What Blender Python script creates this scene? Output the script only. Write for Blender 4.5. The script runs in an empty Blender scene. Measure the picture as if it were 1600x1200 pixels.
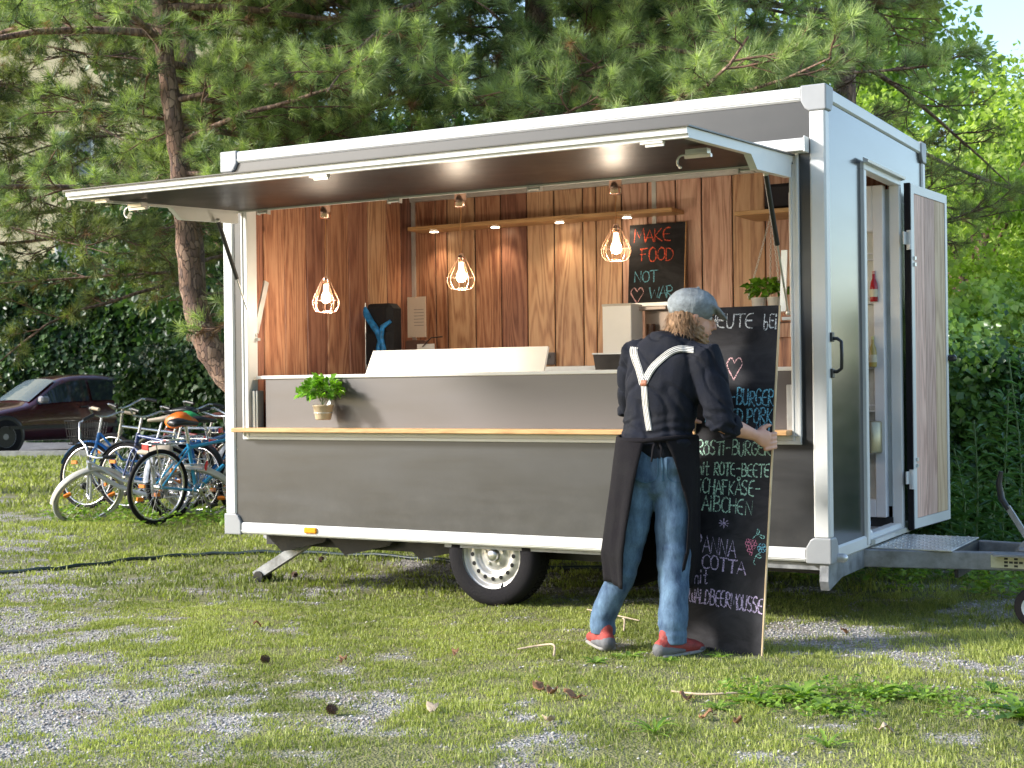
import bpy, bmesh, math, random
import numpy as np
from mathutils import Vector, Matrix, Euler, noise as mnoise
from mathutils.bvhtree import BVHTree

# ------------------------------------------------------------------ camera, sky, sun, exposure
scene = bpy.context.scene
COL = scene.collection
cam_data = bpy.data.cameras.new('camera')
cam = bpy.data.objects.new('camera', cam_data)
COL.objects.link(cam)
scene.camera = cam
CAM = Vector((2.0082, -6.7574, 1.2150))
YAW, PITCH, ROLL = 2.0766858, 0.00065876, -0.0122546
_a = Vector((math.cos(YAW) * math.cos(PITCH), math.sin(YAW) * math.cos(PITCH), math.sin(PITCH)))
_r = Vector((math.sin(YAW), -math.cos(YAW), 0))
_u = _r.cross(_a)
RR = math.cos(ROLL) * _r + math.sin(ROLL) * _u
UU = -math.sin(ROLL) * _r + math.cos(ROLL) * _u
AA = _a
cam.matrix_world = Matrix(((RR.x, UU.x, -AA.x, CAM.x), (RR.y, UU.y, -AA.y, CAM.y), (RR.z, UU.z, -AA.z, CAM.z), (0, 0, 0, 1)))
cam_data.sensor_width = 36
cam_data.lens = 50.426
cam_data.clip_end = 2000
cam_data.dof.use_dof = True
cam_data.dof.focus_distance = 6.7
cam_data.dof.aperture_fstop = 8.0

SUN_EL = math.radians(27)
SUN_ROT = math.radians(232)
world = bpy.data.worlds.new('World')
scene.world = world
world.use_nodes = True
wn = world.node_tree
wn.nodes.clear()
sky = wn.nodes.new('ShaderNodeTexSky')
sky.sky_type = 'NISHITA'
sky.sun_disc = False
sky.sun_elevation = SUN_EL
sky.sun_rotation = SUN_ROT
sky.dust_density = 1.2
sky.ozone_density = 1.0
bg = wn.nodes.new('ShaderNodeBackground')
bg.inputs[1].default_value = 0.15
wo = wn.nodes.new('ShaderNodeOutputWorld')
wn.links.new(sky.outputs[0], bg.inputs[0])
wn.links.new(bg.outputs[0], wo.inputs[0])

sd = bpy.data.lights.new('sun', 'SUN')
sd.energy = 2.7
sd.angle = math.radians(7.0)
sd.color = (1.0, 0.97, 0.925)
sun = bpy.data.objects.new('sun', sd)
COL.objects.link(sun)
to_sun = Vector((math.sin(SUN_ROT) * math.cos(SUN_EL), math.cos(SUN_ROT) * math.cos(SUN_EL), math.sin(SUN_EL)))
sun.rotation_euler = (-to_sun).to_track_quat('-Z', 'Y').to_euler()
sun.location = to_sun * 30

scene.render.engine = 'CYCLES'
scene.view_settings.view_transform = 'Standard'
scene.view_settings.look = 'None'
scene.view_settings.exposure = 1.42
scene.view_settings.gamma = 1.0
scene.cycles.max_bounces = 6
scene.cycles.transparent_max_bounces = 8

random.seed(7)
rng = np.random.default_rng(7)
PI = math.pi

# ------------------------------------------------------------------ helpers
def tag(o, label=None, cat=None, group=None, kind=None):
    if label: o['label'] = label
    if cat: o['category'] = cat
    if group: o['group'] = group
    if kind: o['kind'] = kind
    return o

def thing(name, label, cat, loc=(0, 0, 0), rotz=0.0, group=None, rot=None):
    o = bpy.data.objects.new(name, None)
    COL.objects.link(o)
    o.empty_display_size = 0.1
    o.location = loc
    o.rotation_euler = rot if rot else (0, 0, rotz)
    return tag(o, label, cat, group)

def basis_from(d, ref=None):
    d = Vector(d).normalized()
    if ref is None:
        ref = Vector((0, 0, 1)) if abs(d.z) < 0.95 else Vector((1, 0, 0))
    x = ref - ref.dot(d) * d
    if x.length < 1e-6:
        ref = Vector((1, 0, 0)) if abs(d.x) < 0.9 else Vector((0, 1, 0))
        x = ref - ref.dot(d) * d
    x.normalize()
    return x, d.cross(x), d

class MB:
    """collects polygons and links them as one mesh object"""
    def __init__(self):
        self.v = []; self.f = []; self.mi = []; self.cm = 0; self.sm = []
    def add(self, vs, fs, smooth=False):
        n = len(self.v)
        self.v.extend([tuple(p) for p in vs])
        for q in fs:
            self.f.append([i + n for i in q]); self.mi.append(self.cm); self.sm.append(smooth)
        return self
    def box(self, a, b):
        x0, y0, z0 = [min(p, q) for p, q in zip(a, b)]
        x1, y1, z1 = [max(p, q) for p, q in zip(a, b)]
        vs = [(x0, y0, z0), (x1, y0, z0), (x1, y1, z0), (x0, y1, z0), (x0, y0, z1), (x1, y0, z1), (x1, y1, z1), (x0, y1, z1)]
        return self.add(vs, [(0, 3, 2, 1), (4, 5, 6, 7), (0, 1, 5, 4), (1, 2, 6, 5), (2, 3, 7, 6), (3, 0, 4, 7)])
    def cbox(self, a, b, c=0.004):
        """box with chamfered long edges on every side (26-face style, via corner cut)"""
        x0, y0, z0 = [min(p, q) for p, q in zip(a, b)]
        x1, y1, z1 = [max(p, q) for p, q in zip(a, b)]
        c = min(c, (x1 - x0) * .45, (y1 - y0) * .45, (z1 - z0) * .45)
        bm = bmesh.new()
        bmesh.ops.create_cube(bm, size=1)
        for v in bm.verts:
            v.co = ((x0 + x1) / 2 + v.co.x * (x1 - x0), (y0 + y1) / 2 + v.co.y * (y1 - y0), (z0 + z1) / 2 + v.co.z * (z1 - z0))
        bmesh.ops.bevel(bm, geom=bm.edges[:] + bm.verts[:], offset=c, segments=1, affect='EDGES', profile=0.5)
        bm.verts.index_update()
        self.add([v.co[:] for v in bm.verts], [[v.index for v in f.verts] for f in bm.faces])
        bm.free()
        return self
    def obox(self, p, q, w, h, ref=None):
        """bar from p to q with section w x h"""
        p = Vector(p); q = Vector(q)
        x, y, d = basis_from(q - p, ref)
        vs = []
        for c in (p, q):
            for sx, sy in ((-1, -1), (1, -1), (1, 1), (-1, 1)):
                vs.append(c + x * sx * h / 2 + y * sy * w / 2)
        return self.add(vs, [(0, 3, 2, 1), (4, 5, 6, 7), (0, 1, 5, 4), (1, 2, 6, 5), (2, 3, 7, 6), (3, 0, 4, 7)])
    def cyl(self, p, q, r0, r1=None, n=12, cap=True, smooth=True):
        r1 = r0 if r1 is None else r1
        return self.tube([p, q], [r0, r1], n, cap, smooth)
    def tube(self, pts, rad, n=8, cap=True, smooth=True, closed=False):
        pts = [Vector(p) for p in pts]
        if not isinstance(rad, (list, tuple)): rad = [rad] * len(pts)
        m = len(pts); vs = []; x = None
        for i, p in enumerate(pts):
            if closed: d = pts[(i + 1) % m] - pts[i - 1]
            else: d = pts[min(i + 1, m - 1)] - pts[max(i - 1, 0)]
            if d.length < 1e-9: d = Vector((0, 0, 1))
            d.normalize()
            x, y, _ = basis_from(d, x)
            for k in range(n):
                t = 2 * PI * k / n
                vs.append(p + (x * math.cos(t) + y * math.sin(t)) * rad[i])
        fs = []
        for i in range(m if closed else m - 1):
            j = (i + 1) % m
            for k in range(n):
                fs.append((i * n + k, i * n + (k + 1) % n, j * n + (k + 1) % n, j * n + k))
        self.add(vs, fs, smooth)
        if cap and not closed:
            self.add(vs[:n], [tuple(range(n))[::-1]]); self.add(vs[-n:], [tuple(range(n))])
        return self
    def loft(self, pts, ra, rb, ref, n=16, round_cap=True):
        """closed elliptical tube; ra along ref, rb across"""
        P = [Vector(p) for p in pts]; ra = list(ra); rb = list(rb)
        m = len(P); rings = []
        def fr(i):
            d = (P[min(i + 1, m - 1)] - P[max(i - 1, 0)]).normalized()
            rf = Vector(ref[i]) if isinstance(ref, list) else Vector(ref)
            return basis_from(d, rf)
        x, y, d = fr(0)
        if round_cap:
            h = min(ra[0], rb[0])
            for s in (.25, .6, .85):
                rings.append((P[0] - d * h * math.sqrt(1 - s * s), ra[0] * s, rb[0] * s, x, y))
        for i in range(m):
            x, y, d = fr(i)
            rings.append((P[i], ra[i], rb[i], x, y))
        if round_cap:
            h = min(ra[-1], rb[-1])
            for s in (.85, .6, .25):
                rings.append((P[-1] + d * h * math.sqrt(1 - s * s), ra[-1] * s, rb[-1] * s, x, y))
        vs = []
        for c, a, b, x, y in rings:
            for k in range(n):
                t = 2 * PI * k / n
                vs.append(c + x * a * math.cos(t) + y * b * math.sin(t))
        fs = []
        R = len(rings)
        for i in range(R - 1):
            for k in range(n):
                fs.append((i * n + k, i * n + (k + 1) % n, (i + 1) * n + (k + 1) % n, (i + 1) * n + k))
        fs.append(tuple(range(n))[::-1]); fs.append(tuple((R - 1) * n + k for k in range(n)))
        return self.add(vs, fs, True)
    def lathe(self, c, prof, n=20, axis=(0, 0, 1), smooth=True):
        """prof: list of (radius, height) along axis"""
        x, y, d = basis_from(axis)
        c = Vector(c); vs = []
        for r, h in prof:
            for k in range(n):
                t = 2 * PI * k / n
                vs.append(c + d * h + (x * math.cos(t) + y * math.sin(t)) * max(r, 1e-5))
        fs = []
        for i in range(len(prof) - 1):
            for k in range(n):
                fs.append((i * n + k, i * n + (k + 1) % n, (i + 1) * n + (k + 1) % n, (i + 1) * n + k))
        return self.add(vs, fs, smooth)
    def torus(self, c, R, r, axis=(0, 1, 0), n=32, m=8, a0=0, a1=2 * PI):
        x, y, d = basis_from(axis)
        c = Vector(c)
        full = abs(a1 - a0 - 2 * PI) < 1e-6
        k = n if full else n + 1
        pts = [c + (x * math.cos(a0 + (a1 - a0) * i / n) + y * math.sin(a0 + (a1 - a0) * i / n)) * R for i in range(k)]
        return self.tube(pts, r, m, closed=full)
    def ball(self, c, rx, ry=None, rz=None, n=14, rot=None):
        ry = rx if ry is None else ry; rz = rx if rz is None else rz
        bm = bmesh.new()
        bmesh.ops.create_uvsphere(bm, u_segments=n, v_segments=max(6, n * 2 // 3), radius=1)
        M = rot if rot else Matrix.Identity(3)
        bm.verts.index_update()
        self.add([Vector(c) + M @ Vector((v.co.x * rx, v.co.y * ry, v.co.z * rz)) for v in bm.verts], [[v.index for v in f.verts] for f in bm.faces], True)
        bm.free(); return self
    def prism(self, pts, axis, lo, hi):
        """polygon pts (2d) extruded along axis 'x','y','z'"""
        def P(p, h):
            return {'x': (h, p[0], p[1]), 'y': (p[0], h, p[1]), 'z': (p[0], p[1], h)}[axis]
        n = len(pts)
        vs = [P(p, lo) for p in pts] + [P(p, hi) for p in pts]
        fs = [tuple(range(n))[::-1], tuple(range(n, 2 * n))] + [(i, (i + 1) % n, n + (i + 1) % n, n + i) for i in range(n)]
        return self.add(vs, fs)
    def xform(self, M, start=0):
        for i in range(start, len(self.v)):
            self.v[i] = tuple(M @ Vector(self.v[i]))
        return self
    def mesh(self, name, mats):
        me = bpy.data.meshes.new(name)
        me.from_pydata(self.v, [], self.f)
        for m in (mats if isinstance(mats, (list, tuple)) else [mats]):
            me.materials.append(m)
        me.polygons.foreach_set('material_index', self.mi)
        me.polygons.foreach_set('use_smooth', self.sm)
        me.update()
        return me
    def build(self, name, mats, parent=None, **kw):
        o = bpy.data.objects.new(name, self.mesh(name, mats))
        COL.objects.link(o)
        if parent: o.parent = parent
        if kw: tag(o, **kw)
        fix_normals(o.data)
        return o

def fix_normals(me):
    if len(me.polygons) > 60000: return
    bm = bmesh.new(); bm.from_mesh(me)
    bmesh.ops.recalc_face_normals(bm, faces=bm.faces)
    bm.to_mesh(me); bm.free()

def bevel(o, w=0.004, seg=2):
    b = o.modifiers.new('bevel', 'BEVEL'); b.width = w; b.segments = seg; b.limit_method = 'ANGLE'; b.angle_limit = math.radians(40)
    return o

def npmesh(name, V, loops, totals, mat, parent=None, tint=None, smooth=False, kind=None):
    """fast mesh from numpy arrays"""
    me = bpy.data.meshes.new(name)
    V = np.asarray(V, np.float32).reshape(-1, 3); loops = np.asarray(loops, np.int32).ravel(); totals = np.asarray(totals, np.int32)
    me.vertices.add(len(V)); me.vertices.foreach_set('co', V.ravel())
    me.loops.add(len(loops)); me.loops.foreach_set('vertex_index', loops)
    me.polygons.add(len(totals))
    st = np.zeros(len(totals), np.int32); st[1:] = np.cumsum(totals)[:-1]
    me.polygons.foreach_set('loop_start', st); me.polygons.foreach_set('loop_total', totals)
    if smooth: me.polygons.foreach_set('use_smooth', np.ones(len(totals), bool))
    if tint is not None:
        at = me.attributes.new('tint', 'FLOAT', 'POINT'); at.data.foreach_set('value', np.asarray(tint, np.float32))
    me.materials.append(mat)
    me.update(calc_edges=True)
    o = bpy.data.objects.new(name, me); COL.objects.link(o)
    if parent: o.parent = parent
    if kind: o['kind'] = kind
    return o

# ------------------------------------------------------------------ materials
MATS = {}
def node(nt, typ, **kw):
    n = nt.nodes.new(typ)
    for k, v in kw.items():
        if k == 'i':
            for kk, vv in v.items():
                n.inputs[kk].default_value = vv
        else: setattr(n, k, v)
    return n

def c4(c): return (c[0], c[1], c[2], 1.0)

def mat(name, col, rough=0.5, metal=0.0, var=0.12, vscale=6.0, bump=0.0, bscale=60.0, col2=None, spec=0.5, stretch=(1, 1, 1), emis=None, estr=0, coat=0, sheen=0):
    if name in MATS: return MATS[name]
    m = bpy.data.materials.new(name); m.use_nodes = True
    nt = m.node_tree; L = nt.links.new
    b = nt.nodes['Principled BSDF']
    b.inputs['Roughness'].default_value = rough
    b.inputs['Metallic'].default_value = metal
    b.inputs['Specular IOR Level'].default_value = spec
    b.inputs['Coat Weight'].default_value = coat
    b.inputs['Sheen Weight'].default_value = sheen
    tc = node(nt, 'ShaderNodeTexCoord')
    mp = node(nt, 'ShaderNodeMapping', i={'Scale': stretch})
    L(tc.outputs['Object'], mp.inputs[0])
    n1 = node(nt, 'ShaderNodeTexNoise', i={'Scale': vscale, 'Detail': 5.0, 'Roughness': 0.6})
    L(mp.outputs[0], n1.inputs['Vector'])
    mx = node(nt, 'ShaderNodeMix', data_type='RGBA')
    c2 = col2 if col2 else tuple(x * (1 - 2 * var) for x in col)
    mx.inputs[6].default_value = c4(c2); mx.inputs[7].default_value = c4(col if col2 else tuple(min(1, x * (1 + var * .6)) for x in col))
    rmp = node(nt, 'ShaderNodeMapRange', i={1: 0.3, 2: 0.7})
    L(n1.outputs[0], rmp.inputs[0]); L(rmp.outputs[0], mx.inputs[0]); L(mx.outputs[2], b.inputs['Base Color'])
    rr = node(nt, 'ShaderNodeMapRange', i={1: 0.3, 2: 0.7, 3: rough * 0.85, 4: min(1, rough * 1.15)})
    L(n1.outputs[0], rr.inputs[0]); L(rr.outputs[0], b.inputs['Roughness'])
    if bump:
        n2 = node(nt, 'ShaderNodeTexNoise', i={'Scale': bscale, 'Detail': 4.0})
        L(mp.outputs[0], n2.inputs['Vector'])
        bp = node(nt, 'ShaderNodeBump', i={'Strength': bump, 'Distance': 0.01})
        L(n2.outputs[0], bp.inputs['Height']); L(bp.outputs[0], b.inputs['Normal'])
    if emis:
        b.inputs['Emission Color'].default_value = c4(emis); b.inputs['Emission Strength'].default_value = estr
    MATS[name] = m
    return m

def leafmat(name, dark, light, trans=0.35, rough=0.5, spec=0.3):
    """foliage: tint attribute 0..1 picks the colour, thin light comes through"""
    if name in MATS: return MATS[name]
    m = bpy.data.materials.new(name); m.use_nodes = True
    nt = m.node_tree; L = nt.links.new
    b = nt.nodes['Principled BSDF']; out = nt.nodes['Material Output']
    at = node(nt, 'ShaderNodeAttribute', attribute_name='tint')
    mx = node(nt, 'ShaderNodeMix', data_type='RGBA')
    mx.inputs[6].default_value = c4(dark); mx.inputs[7].default_value = c4(light)
    L(at.outputs['Fac'], mx.inputs[0])
    L(mx.outputs[2], b.inputs['Base Color'])
    b.inputs['Roughness'].default_value = rough
    b.inputs['Specular IOR Level'].default_value = spec
    tr = node(nt, 'ShaderNodeBsdfTranslucent')
    br = node(nt, 'ShaderNodeMix', data_type='RGBA', blend_type='MULTIPLY'); br.inputs[0].default_value = 1
    br.inputs[7].default_value = (1.5, 1.7, 0.6, 1)
    L(mx.outputs[2], br.inputs[6]); L(br.outputs[2], tr.inputs[0])
    ms = node(nt, 'ShaderNodeMixShader'); ms.inputs[0].default_value = trans
    L(b.outputs[0], ms.inputs[1]); L(tr.outputs[0], ms.inputs[2]); L(ms.outputs[0], out.inputs['Surface'])
    MATS[name] = m
    return m

def woodmat(name, cols, scale=1.0, rough=0.45, axis='z', ringamp=1.0):
    """plank wood: each object gets its own offset and tone; grain along the given axis"""
    if name in MATS: return MATS[name]
    m = bpy.data.materials.new(name); m.use_nodes = True
    nt = m.node_tree; L = nt.links.new
    b = nt.nodes['Principled BSDF']
    tc = node(nt, 'ShaderNodeTexCoord'); oi = node(nt, 'ShaderNodeObjectInfo')
    off = node(nt, 'ShaderNodeVectorMath', operation='SCALE'); off.inputs[0].default_value = (37.1, 53.7, 91.3)
    L(oi.outputs['Random'], off.inputs['Scale'])
    ad = node(nt, 'ShaderNodeVectorMath', operation='ADD')
    L(tc.outputs['Object'], ad.inputs[0]); L(off.outputs[0], ad.inputs[1])
    s = {'z': (1, 1, .09), 'x': (.09, 1, 1), 'y': (1, .09, 1)}[axis]
    mp = node(nt, 'ShaderNodeMapping', i={'Scale': tuple(q * scale for q in s)})
    L(ad.outputs[0], mp.inputs[0])
    n1 = node(nt, 'ShaderNodeTexNoise', i={'Scale': 5.0, 'Detail': 2.0, 'Roughness': .45, 'Distortion': .4})
    L(mp.outputs[0], n1.inputs['Vector'])
    k = node(nt, 'ShaderNodeMath', operation='MULTIPLY'); k.inputs[1].default_value = 95.0
    L(n1.outputs[0], k.inputs[0])
    sn = node(nt, 'ShaderNodeMath', operation='SINE'); L(k.outputs[0], sn.inputs[0])
    n2 = node(nt, 'ShaderNodeTexNoise', i={'Scale': 120.0, 'Detail': 3.0})
    L(mp.outputs[0], n2.inputs['Vector'])
    n3 = node(nt, 'ShaderNodeTexNoise', i={'Scale': 2.0, 'Detail': 3.0})
    L(mp.outputs[0], n3.inputs['Vector'])
    sm = node(nt, 'ShaderNodeMath', operation='MULTIPLY_ADD'); sm.inputs[1].default_value = 0.21 * ringamp; sm.inputs[2].default_value = 0.0
    L(sn.outputs[0], sm.inputs[0])
    ss = node(nt, 'ShaderNodeMath', operation='ADD'); L(sm.outputs[0], ss.inputs[0])
    q2 = node(nt, 'ShaderNodeMath', operation='MULTIPLY'); q2.inputs[1].default_value = .75; L(n2.outputs[0], q2.inputs[0])
    L(q2.outputs[0], ss.inputs[1])
    s3 = node(nt, 'ShaderNodeMath', operation='ADD'); L(ss.outputs[0], s3.inputs[0])
    q3 = node(nt, 'ShaderNodeMath', operation='MULTIPLY'); q3.inputs[1].default_value = .45; L(n3.outputs[0], q3.inputs[0]); L(q3.outputs[0], s3.inputs[1])
    cr = node(nt, 'ShaderNodeValToRGB')
    e = cr.color_ramp.elements
    e[0].position = .25; e[0].color = c4(cols[0]); e[1].position = .95; e[1].color = c4(cols[2])
    x = e.new(.6); x.color = c4(cols[1])
    L(s3.outputs[0], cr.inputs[0])
    hs = node(nt, 'ShaderNodeHueSaturation'); hs.inputs['Saturation'].default_value = .97
    vr = node(nt, 'ShaderNodeMapRange', i={3: .82, 4: 1.14}); L(oi.outputs['Random'], vr.inputs[0])
    L(vr.outputs[0], hs.inputs['Value']); L(cr.outputs[0], hs.inputs['Color'])
    # knots
    vo = node(nt, 'ShaderNodeTexVoronoi', i={'Scale': 2.3})
    mk = node(nt, 'ShaderNodeMapping', i={'Scale': tuple({1: 2.2, .09: 1.1}[q] for q in s)})
    L(ad.outputs[0], mk.inputs[0]); L(mk.outputs[0], vo.inputs['Vector'])
    kr = node(nt, 'ShaderNodeMapRange', i={1: .025, 2: .085}); L(vo.outputs['Distance'], kr.inputs[0])
    mxk = node(nt, 'ShaderNodeMix', data_type='RGBA'); mxk.inputs[6].default_value = c4(tuple(q * .35 for q in cols[0]))
    L(kr.outputs[0], mxk.inputs[0]); L(hs.outputs[0], mxk.inputs[7]); L(mxk.outputs[2], b.inputs['Base Color'])
    b.inputs['Roughness'].default_value = rough
    bp = node(nt, 'ShaderNodeBump', i={'Strength': .25, 'Distance': .002})
    L(s3.outputs[0], bp.inputs['Height']); L(bp.outputs[0], b.inputs['Normal'])
    MATS[name] = m
    return m

white_alu = mat('white_powder_coat', (.66, .66, .64), .38, 0, .05, 3, .05, 200)
cap_grey = mat('grey_plastic_cap', (.30, .31, .32), .45, 0, .05, 5)
alu = mat('anodised_aluminium', (.68, .68, .66), .34, .6, .08, 8, .05, 90)
galv = mat('galvanised_steel', (.30, .31, .32), .55, .5, .22, 14, .15, 60)
steel = mat('steel', (.6, .6, .6), .3, .9, .1, 20)
black_pl = mat('black_plastic', (.015, .015, .017), .4, 0, .2, 20, .1, 80)
dark_metal = mat('dark_chassis', (.018, .018, .02), .6, 0, .3, 9, .2, 50)
rubber = mat('tyre_rubber', (.013, .012, .014), .85, 0, .2, 12, .25, 120, spec=.2)
rim_silver = mat('silver_rim_paint', (.55, .54, .52), .36, .55, .12, 12, .05, 60)
white_pl = mat('white_laminate', (.78, .77, .74), .35, 0, .04, 3)
copper = mat('copper', (.88, .56, .42), .25, 1.0, .08, 10)
oak = woodmat('oak_board', [(.30, .15, .05), (.50, .28, .11), (.62, .38, .17)], 1.4, .42, 'x', .5)
wood_tan = woodmat('larch_tan', [(.34, .155, .080), (.58, .33, .18), (.68, .43, .25)], 1.0)
wood_pale = woodmat('larch_pale', [(.44, .25, .19), (.66, .40, .31), (.76, .52, .41)], 1.0, .6)
wood_sand = woodmat('larch_sand', [(.46, .28, .16), (.68, .46, .27), (.78, .58, .36)], 1.0, .6)
wood_red = woodmat('larch_red', [(.15, .050, .032), (.31, .125, .075), (.42, .20, .12)], 1.0)
wood_brown = woodmat('larch_brown', [(.18, .062, .034), (.40, .175, .09), (.52, .27, .15)], 1.0)
wood_pink = woodmat('larch_pink', [(.38, .18, .12), (.60, .34, .24), (.70, .45, .33)], 1.0)

def panelmat(name, col, rough, spec):
    m = bpy.data.materials.new(name); m.use_nodes = True
    nt = m.node_tree; L = nt.links.new; b = nt.nodes['Principled BSDF']
    tc = node(nt, 'ShaderNodeTexCoord')
    mp = node(nt, 'ShaderNodeMapping', i={'Scale': (1, 1, 6)}); L(tc.outputs['Object'], mp.inputs[0])
    n1 = node(nt, 'ShaderNodeTexNoise', i={'Scale': 1.4, 'Detail': 6.0, 'Roughness': .65}); L(mp.outputs[0], n1.inputs['Vector'])
    mx = node(nt, 'ShaderNodeMix', data_type='RGBA')
    mx.inputs[6].default_value = c4(tuple(q * .8 for q in col)); mx.inputs[7].default_value = c4(tuple(q * 1.2 for q in col))
    L(n1.outputs[0], mx.inputs[0])
    sz = node(nt, 'ShaderNodeSeparateXYZ'); L(tc.outputs['Object'], sz.inputs[0])
    zr = node(nt, 'ShaderNodeMapRange', i={1: .75, 2: .38, 3: 0.0, 4: .16}); L(sz.outputs[2], zr.inputs[0])
    nd = node(nt, 'ShaderNodeTexNoise', i={'Scale': 7.0, 'Detail': 9.0, 'Roughness': .75}); L(tc.outputs['Object'], nd.inputs['Vector'])
    nr = node(nt, 'ShaderNodeMapRange', i={1: .42, 2: .75, 3: .04, 4: 1.0}); L(nd.outputs[0], nr.inputs[0])
    dm = node(nt, 'ShaderNodeMath', operation='MULTIPLY_ADD'); L(zr.outputs[0], dm.inputs[0]); L(nr.outputs[0], dm.inputs[1])
    nr2 = node(nt, 'ShaderNodeMath', operation='MULTIPLY'); nr2.inputs[1].default_value = .05; L(nr.outputs[0], nr2.inputs[0]); L(nr2.outputs[0], dm.inputs[2])
    du = node(nt, 'ShaderNodeMix', data_type='RGBA'); du.inputs[7].default_value = (.13, .125, .115, 1); L(dm.outputs[0], du.inputs[0]); L(mx.outputs[2], du.inputs[6]); L(du.outputs[2], b.inputs['Base Color'])
    r = node(nt, 'ShaderNodeMapRange', i={1: .3, 2: .7, 3: rough * .85, 4: rough * 1.2}); L(n1.outputs[0], r.inputs[0]); L(r.outputs[0], b.inputs['Roughness'])
    b.inputs['Specular IOR Level'].default_value = spec
    mp2 = node(nt, 'ShaderNodeMapping', i={'Scale': (60, 60, 4)}); L(tc.outputs['Object'], mp2.inputs[0])
    n2 = node(nt, 'ShaderNodeTexNoise', i={'Scale': 3.0, 'Detail': 3.0}); L(mp2.outputs[0], n2.inputs['Vector'])
    bp = node(nt, 'ShaderNodeBump', i={'Strength': .035, 'Distance': .004}); L(n2.outputs[0], bp.inputs['Height']); L(bp.outputs[0], b.inputs['Normal'])
    if name == 'dark_glossy_plywood':
        b.inputs['Coat Weight'].default_value = .2; b.inputs['Coat IOR'].default_value = 1.45; b.inputs['Coat Roughness'].default_value = .10
    MATS[name] = m
    return m
panel_front = panelmat('dark_film_faced_plywood', (.017, .0175, .019), .38, .85)
panel_side = panelmat('dark_glossy_plywood', (.018, .020, .023), .18, .8)
panel_in = panelmat('brown_film_faced_plywood', (.080, .066, .064), .42, 1.0)
panel_hatch = panelmat('brown_hatch_plywood', (.012, .006, .006), .36, .10)

# ------------------------------------------------------------------ numpy noise and the ground
_tab = np.random.default_rng(3).random((256, 256))
def vnoise(x, y):
    x = np.asarray(x, float); y = np.asarray(y, float)
    xi = np.floor(x).astype(int); yi = np.floor(y).astype(int)
    fx = x - xi; fy = y - yi
    fx = fx * fx * (3 - 2 * fx); fy = fy * fy * (3 - 2 * fy)
    g = lambda i, j: _tab[i & 255, j & 255]
    return (g(xi, yi) * (1 - fx) + g(xi + 1, yi) * fx) * (1 - fy) + (g(xi, yi + 1) * (1 - fx) + g(xi + 1, yi + 1) * fx) * fy
def fbm(x, y, o=4):
    s = 0; a = .5; t = 0
    for k in range(o):
        s = s + a * vnoise(x * 2 ** k + 17 * k, y * 2 ** k + 31 * k); t += a; a *= .5
    return s / t
def polydist(x, y, pts):
    d = np.full(np.shape(x), 1e9)
    for (ax, ay), (bx, by) in zip(pts[:-1], pts[1:]):
        vx, vy = bx - ax, by - ay
        t = np.clip(((x - ax) * vx + (y - ay) * vy) / (vx * vx + vy * vy), 0, 1)
        d = np.minimum(d, np.hypot(x - ax - t * vx, y - ay - t * vy))
    return d
PATHS = [([(-15, 7.6), (-12.1, 5.1), (-9.4, 3.4), (-7.5, 1.8), (-5.2, 0), (-3.5, -1.4), (-2.6, -2.1), (-2.1, -2.6), (-1.7, -3.1)], .6, .42),
         ([(-5.6, -1.2), (-4.4, -1.9), (-3.2, -2.7), (-2, -3.4)], .7, .30),
         ([(-1.6, -2.0), (-1.2, -2.2), (-.7, -2.45), (-.3, -2.7)], .45, .24),
         ([(-.35, .05), (.1, -.2), (.5, -.3), (1.1, -.6), (1.7, -.9)], .33, .55),
         ([(.2, .4), (.4, .9), (.7, 1.7), (1.2, 2.4)], .34, .45)]
def cover(x, y):
    n = fbm(x * 1.3 + 5, y * 1.3, 4); n2 = fbm(x * 5 + 9, y * 5 + 3, 4); n3 = fbm(x * 17 + 1, y * 17 + 5, 2)
    c = 0.84 + (n - .5) * .75 + (n2 - .5) * 1.3 + (n3 - .5) * .75 + .12 * np.clip((x + 2.2) / 2, 0, 1) + .10 * np.clip((y - 2) / 2, 0, 1)
    for pts, w, s in PATHS:
        d = polydist(x, y, pts)
        c = c - s * np.exp(-(d / w) ** 2)
    under = np.clip(1 - np.maximum(np.abs(x + 1.86) - 1.6, np.abs(y - 1.3) - .8) / .4, 0, 1)
    c = c - .25 * under
    return np.clip((c - .14) / .74, 0, 1)
def gh(x, y):
    return (fbm(np.asarray(x) * .7, np.asarray(y) * .7, 3) - .5) * .05

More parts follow.
